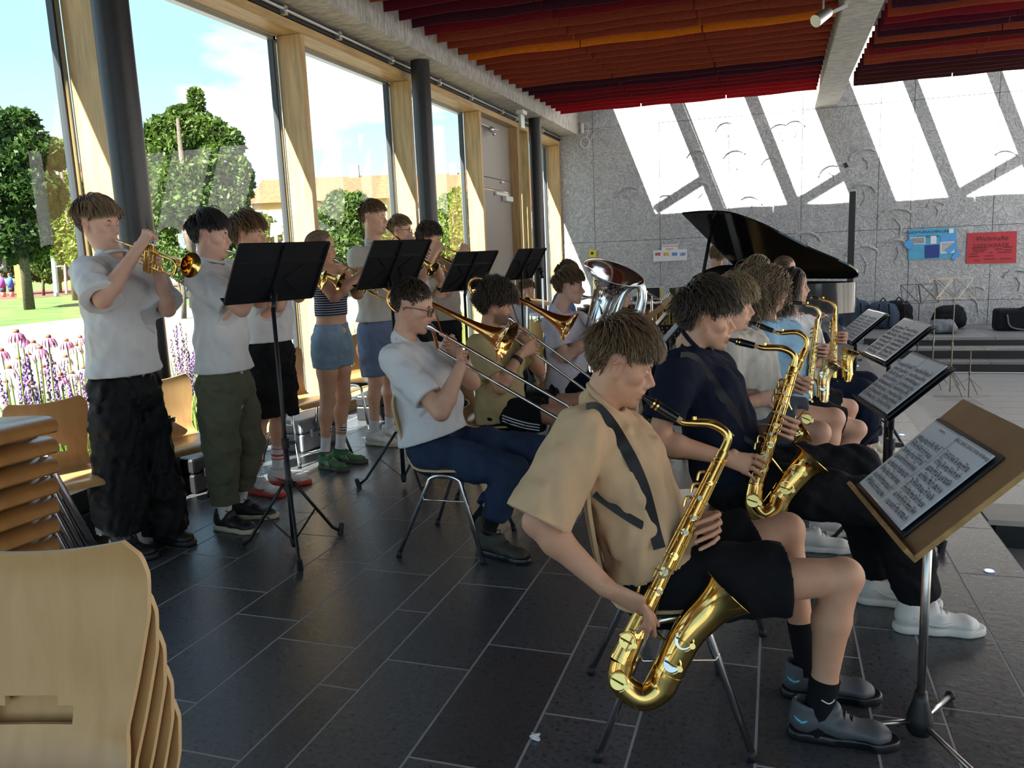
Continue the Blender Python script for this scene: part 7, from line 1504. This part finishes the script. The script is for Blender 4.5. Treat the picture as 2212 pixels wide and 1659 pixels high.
# ================================================================== grand piano
LACQ = mat('piano_lacquer', (.006, .006, .007), .06, spec=.6, coat=.5); IVORY = mat('ivory', (.8, .78, .72), .3); GOLDP = mat('piano_iron', (.55, .38, .14), .35, metal=.8)
CFh = unit(A([CF[0], CF[1], 0])); CRh = A([-CFh[1], CFh[0], 0]) * -1
CRh = CRh if CRh @ CR > 0 else -CRh
T0 = atdepth(1446, 612, 9.3); T0 = A([T0[0], T0[1], 0]); th = math.radians(52); pt = CRh * math.cos(th) - CFh * math.sin(th); pw = CRh * math.sin(th) + CFh * math.cos(th)
PN = wthing('grand_piano', 'black grand piano with its lid propped open before the concrete wall', 'piano', tuple(T0 + pt * .7 + pw * .7))
out = spline([(.0, 0), (.30, .0), (.62, .06), (.88, .30), (1.05, .58), (1.22, .86), (1.40, 1.08), (1.52, 1.28), (1.50, 1.44), (1.40, 1.50)], 4); out = [tuple(q) for q in out] + [(0, 1.5)]
P3 = lambda u, v_, z: T0 + pt * u + pw * v_ + UP * z
rim = G(); n = len(out); zb, zt = .66, 1.00
rim.add([P3(u, v_, zb) for u, v_ in out] + [P3(u, v_, zt) for u, v_ in out], [(k, (k + 1) % n, n + (k + 1) % n, n + k) for k in range(n)] + [tuple(range(n - 1, -1, -1))]); rim.build('case', LACQ, PN, smooth=True, angle=35)
ins = [(.03 + u * .965, .02 + v_ * .975) for u, v_ in out]; G().add([P3(u, v_, zt - .10) for u, v_ in ins], [tuple(range(n))]).build('soundboard', GOLDP, PN)
G().add([P3(u, v_, zt) for u, v_ in out] + [P3(u, v_, zt) for u, v_ in ins] + [P3(u, v_, zt - .12) for u, v_ in ins], [(k, (k + 1) % n, n + (k + 1) % n, n + k) for k in range(n)] + [(n + k, n + (k + 1) % n, 2 * n + (k + 1) % n, 2 * n + k) for k in range(n)]).build('rim', LACQ, PN)
G().prism([P3(-.32, .0, .62), P3(0, 0, .62), P3(0, 1.5, .62), P3(-.32, 1.5, .62)], UP * .10).build('keybed', LACQ, PN, bevel=.006); G().prism([P3(-.30, .12, .72), P3(-.15, .12, .72), P3(-.15, 1.38, .72), P3(-.30, 1.38, .72)], UP * .022).build('keyboard', IVORY, PN)
for v_ in (0, 1.38): G().prism([P3(-.32, v_, .72), P3(0, v_, .72), P3(0, v_ + .12, .72), P3(-.32, v_ + .12, .72)], UP * .16).build('cheek', LACQ, PN, bevel=.02)
md = [(v_, 1.06 + .17 * math.sin((v_ - .1) / 1.3 * PI) ** .6) for v_ in np.linspace(.1, 1.4, 15)]; G().prism([P3(.16, .1, 1.0)] + [P3(.16 + .05, v_, z) for v_, z in md] + [P3(.16, 1.4, 1.0)], pt * .02).build('music_desk', LACQ, PN)
ph = math.radians(33)
def LD(u, v_, off=0.0): q = v_ - 1.5; return T0 + pt * u + pw * (1.5 + q * math.cos(ph)) + UP * (1.02 - q * math.sin(ph)) + off * (UP * math.cos(ph) - pw * -math.sin(ph) * -1)
nl = unit(np.cross(pt, LD(0, 0) - LD(0, 1.5))); nl = nl if nl[2] > 0 else -nl
lo = [LD(u * 1.01 - .0, v_ - .012) for u, v_ in out]; G().prism(lo, nl * .022).build('lid', LACQ, PN, smooth=True, angle=35)
G().bar(P3(.42, .04, 1.0), LD(.36, .12), .028, .028).build('prop_stick', LACQ, PN)
for u, v_ in ((.05, .10), (.05, 1.40), (1.15, 1.2)): G().tube([P3(u, v_, .66), P3(u, v_, .35), P3(u, v_, .06)], [.065, .05, .035], 14).cyl(P3(u, v_, 0), P3(u, v_, .06), .035, seg=12).build('leg', LACQ, PN, smooth=True)
G().rect((-.02, -.12, .0), (.02, .12, .05)).build('pedal_lyre', GOLDP, PN, loc=tuple(P3(-.0, .75, .06) - A(PN.location)))
st = wthing('piano_stool', 'black stool under the pianist', 'stool', tuple(P3(-.62, 1.05, 0))); G().prism([P3(-.78, .8, .46), P3(-.46, .8, .46), P3(-.46, 1.35, .46), P3(-.78, 1.35, .46)], UP * .06).build('cushion', BLACKC, st, bevel=.01)
for u, v_ in ((-.75, .84), (-.5, .84), (-.75, 1.31), (-.5, 1.31)): G().cyl(P3(u, v_, 0), P3(u, v_, .46), .02).build('leg', LACQ, st)
# ================================================================== percussion and the rest at the back
CYM = mat('cymbal_bronze', (.62, .45, .20), .25, metal=1.0); DRW = mat('drum_wood', (.60, .32, .09), .35, noise=.12, nscale=3, stretch=(1, 1, .2)); DRS = mat('drum_skin', (.75, .72, .66), .5)
b = atdepth(1135, 720, 8.6); b = A([b[0], b[1], 0]); cy = wthing('cymbal_stand', 'ride cymbal on a stand behind the farthest music stand', 'cymbal', tuple(b)); c = atdepth(1138, 650, 8.6); ax = unit(UP + CR * .12 - CF * .10)
G().lathe(c, ax, [(.045, .002), (.042, .03), (.02, .05), (.012, .12), (0, .24), (-.006, .27), (-.007, .27), (-.002, .22)], 36).build('cymbal', CYM, cy, smooth=True, angle=60); G().cyl(b + UP * .3, c, .009).cyl(c, c + ax * .08, .006).build('pole', CHROME, cy); tripod(cy, b, .28, .4, 10, CHROME, .008, True, False)
b = atdepth(1176, 740, 8.0); b = A([b[0], b[1], 0]); c = atdepth(1171, 597, 8.0); mi = wthing('microphone_stand', 'microphone on a chrome stand before the round column', 'microphone', tuple(b)); G().cyl(b + UP * .02, c - UP * .02, .009).build('pole', CHROME, mi); G().cyl(b, b + UP * .02, .13, seg=24).build('base', SBLK, mi); G().tube([c - UP * .02, c + CU * .05 - CR * .01], .02, 10).ball(c + CU * .06 - CR * .012, .03).build('microphone', SBLK, mi, smooth=True)
def conga(label, px, py, D, s=1.0):
    c = atdepth(px, py, D); b = A([c[0], c[1], 0]); t = wthing('conga_drum', label, 'drum', tuple(b)); G().lathe(b, UP, [(.0, .12), (.25, .14), (.50, .165), (.66, .16), (.78, .145)], 28).build('body', DRW, t, smooth=True); G().lathe(b, UP, [(.78, .001), (.785, .145), (.76, .155), (.72, .156)], 28).build('head', DRS, t, smooth=True, angle=40); G().lathe(b, UP, [(.70, .158), (.73, .162), (.76, .158)], 28).build('hoop', CHROME, t, smooth=True); return t
conga('wooden conga drum behind the tuba player', 1268, 668, 8.9); conga('wooden conga drum near the drummer below the cymbal', 1172, 690, 9.2)
b = atdepth(1370, 690, 8.9); b = A([b[0], b[1], 0]); mb = wthing('marimba', 'marimba with a row of brass resonator tubes behind the tuba', 'marimba', tuple(b)); w = CRh
for k in range(15):
    q = b + w * (-.52 + .075 * k); G().cyl(q + UP * .30, q + UP * .80, .030, seg=14).build('resonator', mat('resonator_brass', (.34, .24, .08), .35, metal=.9), mb, smooth=True, angle=40); G().box(q + UP * .86, (.058, .34, .022), np.stack([w, CFh, UP], 1)).build('bar', mat('rosewood', (.10, .03, .02), .4), mb)
G().bar(b - w * .62 + UP * .82, b + w * .62 + UP * .82, .36, .03).build('rail', SBLK, mb)
for sg in (-1, 1): G().bar(b + w * .6 * sg, b + w * .6 * sg + UP * .84, .05, .30, CFh).build('leg', SBLK, mb)
b = atdepth(1408, 700, 7.9); b = A([b[0], b[1], 0]); pr = wthing('percussion_rack', 'percussion stand with clamps, tambourine and black block', 'percussion', tuple(b)); c = atdepth(1400, 640, 7.9); G().cyl(b, A([b[0], b[1], c[2]]), .012).build('pole', CHROME, pr); G().bar(atdepth(1386, 626, 7.9), atdepth(1420, 644, 7.9), .02, .02).ball(atdepth(1394, 631, 7.9), .03).build('clamp_arm', CHROME, pr); G().box(atdepth(1412, 632, 7.95), (.16, .10, .10), np.stack([CRh, CFh, UP], 1)).build('block', SBLK, pr, bevel=.01); G().box(atdepth(1428, 634, 7.9), (.035, .10, .13), np.stack([CRh, CFh, UP], 1)).build('block_end', mat('pale_wood', (.75, .62, .30), .5), pr); G().lathe(atdepth(1385, 645, 7.9), UP, [(-.02, .09), (.02, .09), (.02, .082), (-.02, .082)], 24).build('tambourine', SBLK, pr, smooth=True, angle=40)
for k in range(6): q = atdepth(1368 + 7 * k, 646, 7.86); G().lathe(q, UP, [(-.004, .001), (-.004, .018), (.004, .018), (.004, .001)], 10).build('jingle', SILV, pr)
tripod(pr, b, .25, .3, 0, CHROME, .008, False, False)
gb = atdepth(1390, 700, 7.25); gt = wthing('electric_guitar', 'guitar held by the player hidden behind the tuba', 'guitar', tuple(gb)); g0, g1 = atdepth(1345, 728, 7.2), atdepth(1432, 662, 7.2); d = unit(g1 - g0); G().bar(g0, g1, .05, .022, -CF).build('neck', mat('maple', (.42, .22, .09), .4), gt); G().bar(g1, g1 + d * .13, .075, .018, -CF).build('headstock', mat('headstock_wood', (.55, .36, .16), .4), gt)
for k in range(6): q = g1 + d * (.02 + .02 * k) + np.cross(d, CF) * .045; G().cyl(q, q + np.cross(d, CF) * .02, .006).build('tuning_peg', CHROME, gt)
bd = g0 - d * .20; G().prism([bd + d * a_ + np.cross(d, CF) * b_ for a_, b_ in ((.2, .03), (.22, .12), (.1, .14), (.02, .11), (-.1, .15), (-.22, .1), (-.25, 0), (-.22, -.12), (-.1, -.15), (.02, -.11), (.1, -.15), (.2, -.1), (.2, -.03))], CF * .04).build('body', mat('guitar_body', (.12, .02, .02), .2), gt, bevel=.008)
mixp = atdepth(1452, 735, 7.0); mx_ = wthing('mixing_desk', 'black audio mixing desk with rows of knobs behind the front heads', 'mixer', tuple(A([mixp[0], mixp[1], 0]))); R = np.stack([CRh, unit(CFh + UP * .55), unit(UP - CFh * .55)], 1); G().box(mixp, (.50, .42, .06), R).build('housing', SBLK, mx_, bevel=.008)
kn = G()
for i in range(10):
    for j in range(6): q = mixp + R @ A([-.2 + .044 * i, -.14 + .055 * j, .034]); kn.cyl(q, q + R[:, 2] * .012, .007, seg=8)
kn.build('knobs', ALU, mx_)['kind'] = 'stuff'
for sg in (-1, 1): G().bar(A([mixp[0], mixp[1], 0]) + CRh * .2 * sg, mixp + CRh * .2 * sg - UP * .04, .03, .03, CFh).build('leg', SBLK, mx_)
for k, (px, py, D, lab) in enumerate(((1420, 702, 6.3, 'tilted black tablet on a holder behind the front boy'), (1443, 728, 5.9, 'white sheet music block on a holder left of the black shirted boy'), (1475, 735, 5.7, 'white folded sheet beside the neck of the black shirted boy'))):
    c = atdepth(px, py, D); w = hd(100); nn = hd(190); v = UP * .75 - nn * .66; f = np.cross(v, w); f = f if f @ nn > 0 else -f; b = A([c[0], c[1], 0]); t = wthing('sheet_holder', lab, 'music stand', tuple(b), 'small sheet holders'); G().box(c, (.30, .24, .012), np.stack([w, v, f], 1)).build('board', SBLK, t); G().box(c + f * .010, (.27, .22, .006), np.stack([w, v, f], 1)).build('sheet', SPAPER if k else mat('tablet_grey', (.12, .13, .15), .2), t); G().cyl(b + UP * .03, c - f * .006, .011).build('pole', SBLK, t); G().cyl(b, b + UP * .03, .13, seg=20).build('base', SBLK, t)
# ================================================================== on the back wall
BW = A([1., 0, 0])
def wall_sheet(name, label, cat, q, m, t=.004, y=YB - .022):
    P = [aty(x, y_, y) for x, y_ in q]; o = wthing(name, label, cat, tuple(np.mean(P, 0))); G().prism(P, (0, t, 0)).build('sheet', m, o); return o, P
PB = mat('poster_blue', (.10, .42, .68), .6, noise=.08); PR = mat('poster_red', (.52, .045, .06), .7, noise=.1, nscale=3); DB = mat('card_navy', (.02, .05, .26), .6); LB = mat('card_sky', (.10, .38, .80), .6); PK = mat('ink_navy', (.01, .02, .10), .6); RDI = mat('ink_red', (.65, .05, .06), .6); DRI = mat('ink_darkred', (.10, .01, .015), .6)
o, P = wall_sheet('blue_poster', 'blue hand made poster with pasted cards on the concrete wall', 'poster', [(1963, 496), (2066, 491), (2066, 558), (1962, 561)], PB)
def card(q, m, y=YB - .028): return G().prism([aty(a_, b_, y) for a_, b_ in q], (0, .003, 0)).build('card', m, o)
card([(1966, 513), (1999, 511), (1999, 527), (1966, 528)], SPAPER); card([(2010, 510), (2023, 509), (2023, 526), (2010, 527)], SPAPER); card([(2032, 511), (2066, 509), (2066, 521), (2032, 522)], LB); card([(2031, 523), (2062, 521), (2062, 546), (2031, 548)], SPAPER); card([(1998, 530), (2029, 528), (2029, 556), (1998, 558)], DB); card([(1967, 530), (1994, 528), (1994, 541), (1967, 542)], PB); card([(2050, 494), (2060, 493), (2060, 503), (2050, 504)], SPAPER)
card([(1952, 528), (1966, 514), (1974, 527), (1964, 541)], LB, YB - .036); card([(2042, 541), (2066, 521), (2068, 533), (2050, 549)], LB, YB - .036); card([(2055, 556), (2069, 538), (2074, 547), (2062, 564)], LB, YB - .036)
bs = tuple(o.location); c = (aty(1963, 503, YB - .026) + aty(2048, 499, YB - .026)) / 2; lettering('FLUCHTURSACHEN UND', .062, c - UP * .02, BW, UP, PK, o, bs, 'heading'); lettering('ASYLPOLITIK', .062, c - UP * .10, BW, UP, PK, o, bs, 'heading')
g = G()
for k in range(7): g.bar(aty(1969, 515 + 1.8 * k, YB - .032), aty(1997, 513.5 + 1.8 * k, YB - .032), .004, .006); g.bar(aty(2034, 526 + 2.8 * k, YB - .032), aty(2060, 524.5 + 2.8 * k, YB - .032), .004, .006)
g.build('small_print', PK, o)['kind'] = 'stuff'
o, P = wall_sheet('red_poster', 'red poster with handwriting on the concrete wall', 'poster', [(2090, 504), (2197, 499), (2195, 568), (2087, 570)], PR)
bs = tuple(o.location); c = (aty(2140, 517, YB - .026) + aty(2145, 517, YB - .026)) / 2; lettering('Wehrhafte', .11, c - UP * .02, BW, UP, DRI, o, bs, 'heading', .2); lettering('DEMOKRATIE', .085, c - UP * .13, BW, UP, DRI, o, bs, 'heading')
g = G()
for x0, x1, y in ((2100, 2130, 536), (2102, 2132, 540), (2104, 2126, 544), (2136, 2144, 546), (2150, 2165, 538), (2168, 2188, 534), (2168, 2186, 540), (2155, 2185, 545), (2096, 2112, 549), (2092, 2114, 554), (2128, 2146, 553), (2126, 2150, 560), (2160, 2186, 559), (2104, 2116, 563)): g.bar(aty(x0, y, YB - .026), aty(x1, y - .6, YB - .026), .006, .012)
g.build('handwriting', DRI, o)['kind'] = 'stuff'
o, P = wall_sheet('notice_strip', 'white strip of four leaflets with small pictures on the wall', 'notice', [(1411, 541), (1484, 538), (1484, 562), (1411, 565)], SPAPER)
for k, cc in enumerate(((.6, .15, .2), (.8, .55, .1), (.15, .35, .7), (.3, .35, .7))): c = aty(1421 + 18 * k, 549, YB - .026); G().box(c, (.10, .003, .06)).build('picture', mat('pict%d' % k, cc, .6, noise=.6, nscale=40), o)
o, P = wall_sheet('notice_sign', 'white sign with red lettering above the leaflet strip', 'notice', [(1429, 529), (1465, 527), (1465, 540), (1429, 541)], SPAPER, y=YB - .03); c = aty(1447, 533, YB - .032); bs = tuple(o.location); lettering('Kommst du dazu', .045, c, BW, UP, RDI, o, bs, 'red_text'); lettering('Fragen?', .045, c - UP * .05, BW, UP, RDI, o, bs, 'red_text')
o, P = wall_sheet('notice_sheet', 'white printed sheet on the wall above the piano lid', 'notice', [(1593, 489), (1632, 487), (1632, 506), (1593, 508)], SPAPER); c = aty(1612, 494, YB - .026); bs = tuple(o.location); lettering('"Projektmanager"', .04, c, BW, UP, INK, o, bs, 'print')
g = G()
for k in range(3): g.bar(aty(1597, 497 + 3 * k, YB - .026), aty(1629, 495.5 + 3 * k, YB - .026), .004, .006)
g.build('small_print', INK, o)['kind'] = 'stuff'
o, P = wall_sheet('yellow_call_box', 'small yellow alarm box on the wall left of the tuba bell', 'alarm box', [(1273, 540), (1287, 540), (1287, 556), (1273, 556)], mat('alarm_yellow', (.75, .62, .05), .5), t=.05, y=YB - .06); c = aty(1279, 547, YB - .063); G().box(c, (.05, .006, .05)).build('button', SBLK, o)
o, P = wall_sheet('black_tag', 'small black square tag high on the concrete wall', 'tag', [(1822, 353), (1829, 351), (1833, 361), (1826, 363)], SBLK)
# ================================================================== on the stage
pl = wthing('black_post', 'tall square black post standing on the stage', 'post', tuple(aty(1834, 690, 14.3) * A([1, 1, 0]) + UP * -.06)); pb = A(pl.location); zt = aty(1836, 414, 14.3)[2]; G().box(pb + UP * (zt + .06) / 2, (.095, .095, zt + .06)).build('shaft', SBLK, pl, bevel=.004); G().box(pb + UP * .01, (.4, .4, .02)).build('foot_plate', SBLK, pl)
BAGB = cloth('bag_blue', (.05, .07, .11), .4, bs=60); BAGD = cloth('bag_black', (.012, .013, .017), .4, bs=60); BAGG = cloth('jacket_grey', (.16, .17, .20), .5)
def blob_bag(label, px, py, Y, sx, sy, sz, m, name='backpack', strap=True, seed=1):
    q = aty(px, py, Y); b = A([q[0], Y, -.06]); f = Field(A([-sx, -sy, -.05]), A([sx, sy, sz + .1]), .018); f.seg((-sx * .35, 0, sz * .32), (sx * .35, 0, sz * .32), (sy * .75, sz * .34), (sy * .75, sz * .34), .05, A([0, 1., 0])); f.seg((-sx * .25, 0, sz * .62), (sx * .25, 0, sz * .62), (sy * .6, sz * .34), (sy * .6, sz * .34), .06, A([0, 1., 0])); f.cut((0, 0, 0.005), (0, 0, -1)); f.ripple(.008, .14, seed); V, F = f.nets(); t = wthing(name, label, 'bag', tuple(b)); link('body', rawmesh('body', smooth_mesh(V, F, 2, .5), F, True), m, t)
    if strap:
        g = G()
        for s_ in (-1, 1): g.tube(spline([(s_ * sx * .25, -sy * .70, sz * .9), (s_ * sx * .3, -sy * .95, sz * .5), (s_ * sx * .25, -sy * .85, sz * .12)], 5), .014, 6)
        link('strap', g.mesh('strap', True), BAGD, t); link('handle', G().tube(spline([(-.05, 0, sz * .95), (0, 0, sz * 1.08), (.05, 0, sz * .95)], 5), .010, 6).mesh('handle', True), BAGD, t)
    return t
blob_bag('slate blue backpack leaning on the wall behind the black post', 1846, 690, 14.9, .28, .2, .50, BAGB, seed=2); blob_bag('blue grey backpack between the post and wire stands', 1906, 695, 14.8, .28, .2, .48, BAGB, seed=3); blob_bag('dark blue backpack right of the blue grey one', 1940, 692, 14.95, .22, .2, .48, BAGD, seed=4); blob_bag('crumpled grey jacket heap on the stage', 2035, 708, 14.1, .36, .3, .22, BAGG, 'jacket_heap', False, 5); blob_bag('black backpack lying behind the wire stands', 2050, 700, 14.8, .36, .25, .40, BAGD, 'backpack', False, 6)
cs = wthing('instrument_case', 'long black instrument case with handle on the stage', 'case', tuple(A([3.75, 14.45, -.06]))); b = A(cs.location); G().box(b + UP * .17, (.92, .32, .34)).build('shell', BAGD, cs, bevel=.05); G().tube(spline([b + A([-.15, -.12, .33]), b + A([0, -.14, .40]), b + A([.15, -.12, .33])], 6), .014, 8).build('handle', BAGD, cs, smooth=True); G().tube(spline([b + A([-.32, -.17, .26]), b + A([-.25, -.2, .06]), b + A([.1, -.21, .02]), b + A([.33, -.2, .06]), b + A([.36, -.17, .22])], 6), .013, 6).build('strap', BAGG, cs, smooth=True)
# ================================================================== cases by the windows
CGR = mat('case_grey', (.20, .22, .24), .5, bump=.2, bscale=120); CBK = mat('case_black', (.014, .015, .018), .45, bump=.2, bscale=120)
def case(label, x, y, rz, d, m, lid=True):
    t = thing('instrument_case', label, 'case', (x, y, 0), math.radians(rz), 'instrument cases along the windows'); G().rect((-d[0] / 2, -d[1] / 2, 0), (d[0] / 2, d[1] / 2, d[2] * .55)).build('tray', m, t, bevel=.015); G().rect((-d[0] / 2, -d[1] / 2, d[2] * .56), (d[0] / 2, d[1] / 2, d[2])).build('lid', m, t, bevel=.02)
    for s_ in (-.3, .3): G().rect((d[0] / 2 - .001, d[1] * s_ - .015, d[2] * .42), (d[0] / 2 + .01, d[1] * s_ + .015, d[2] * .66)).build('latch', ALU, t)
    G().tube(spline([(d[0] / 2, -.06, d[2] * .4), (d[0] / 2 + .04, 0, d[2] * .38), (d[0] / 2, .06, d[2] * .4)], 5), .008, 6).build('handle', SBLK, t, smooth=True)
case('grey trumpet case on the floor left of the girl in denim shorts', -3.62, 5.55, -8, (.28, .52, .26), CGR); case('black case on the floor behind the tall boy', -3.60, 6.75, 6, (.26, .55, .24), CBK); case('black case under the chair behind the boy in olive trousers', -3.72, 4.42, -5, (.24, .5, .24), CBK); case('black case beside the far left chair', -3.74, 3.2, 4, (.26, .56, .30), CBK); case('upright black case beside the first round column', -3.62, 3.78, 0, (.16, .22, .62), CBK)
pp = gnd(1157, 1597); f = Field((-.03, -.03, -.01), (.03, .03, .04), .0025); f.seg((-.006, 0, .009), (.008, .003, .009), .010, .008, .005); f.ripple(.004, .02, 4); f.cut((0, 0, 0), (0, 0, -1)); V, F = f.nets(); o = link('paper_scrap', rawmesh('paper_scrap', V, F), SPAPER, loc=tuple(pp)); tag(o, 'tiny crumpled white paper scrap on the foreground floor', 'paper')
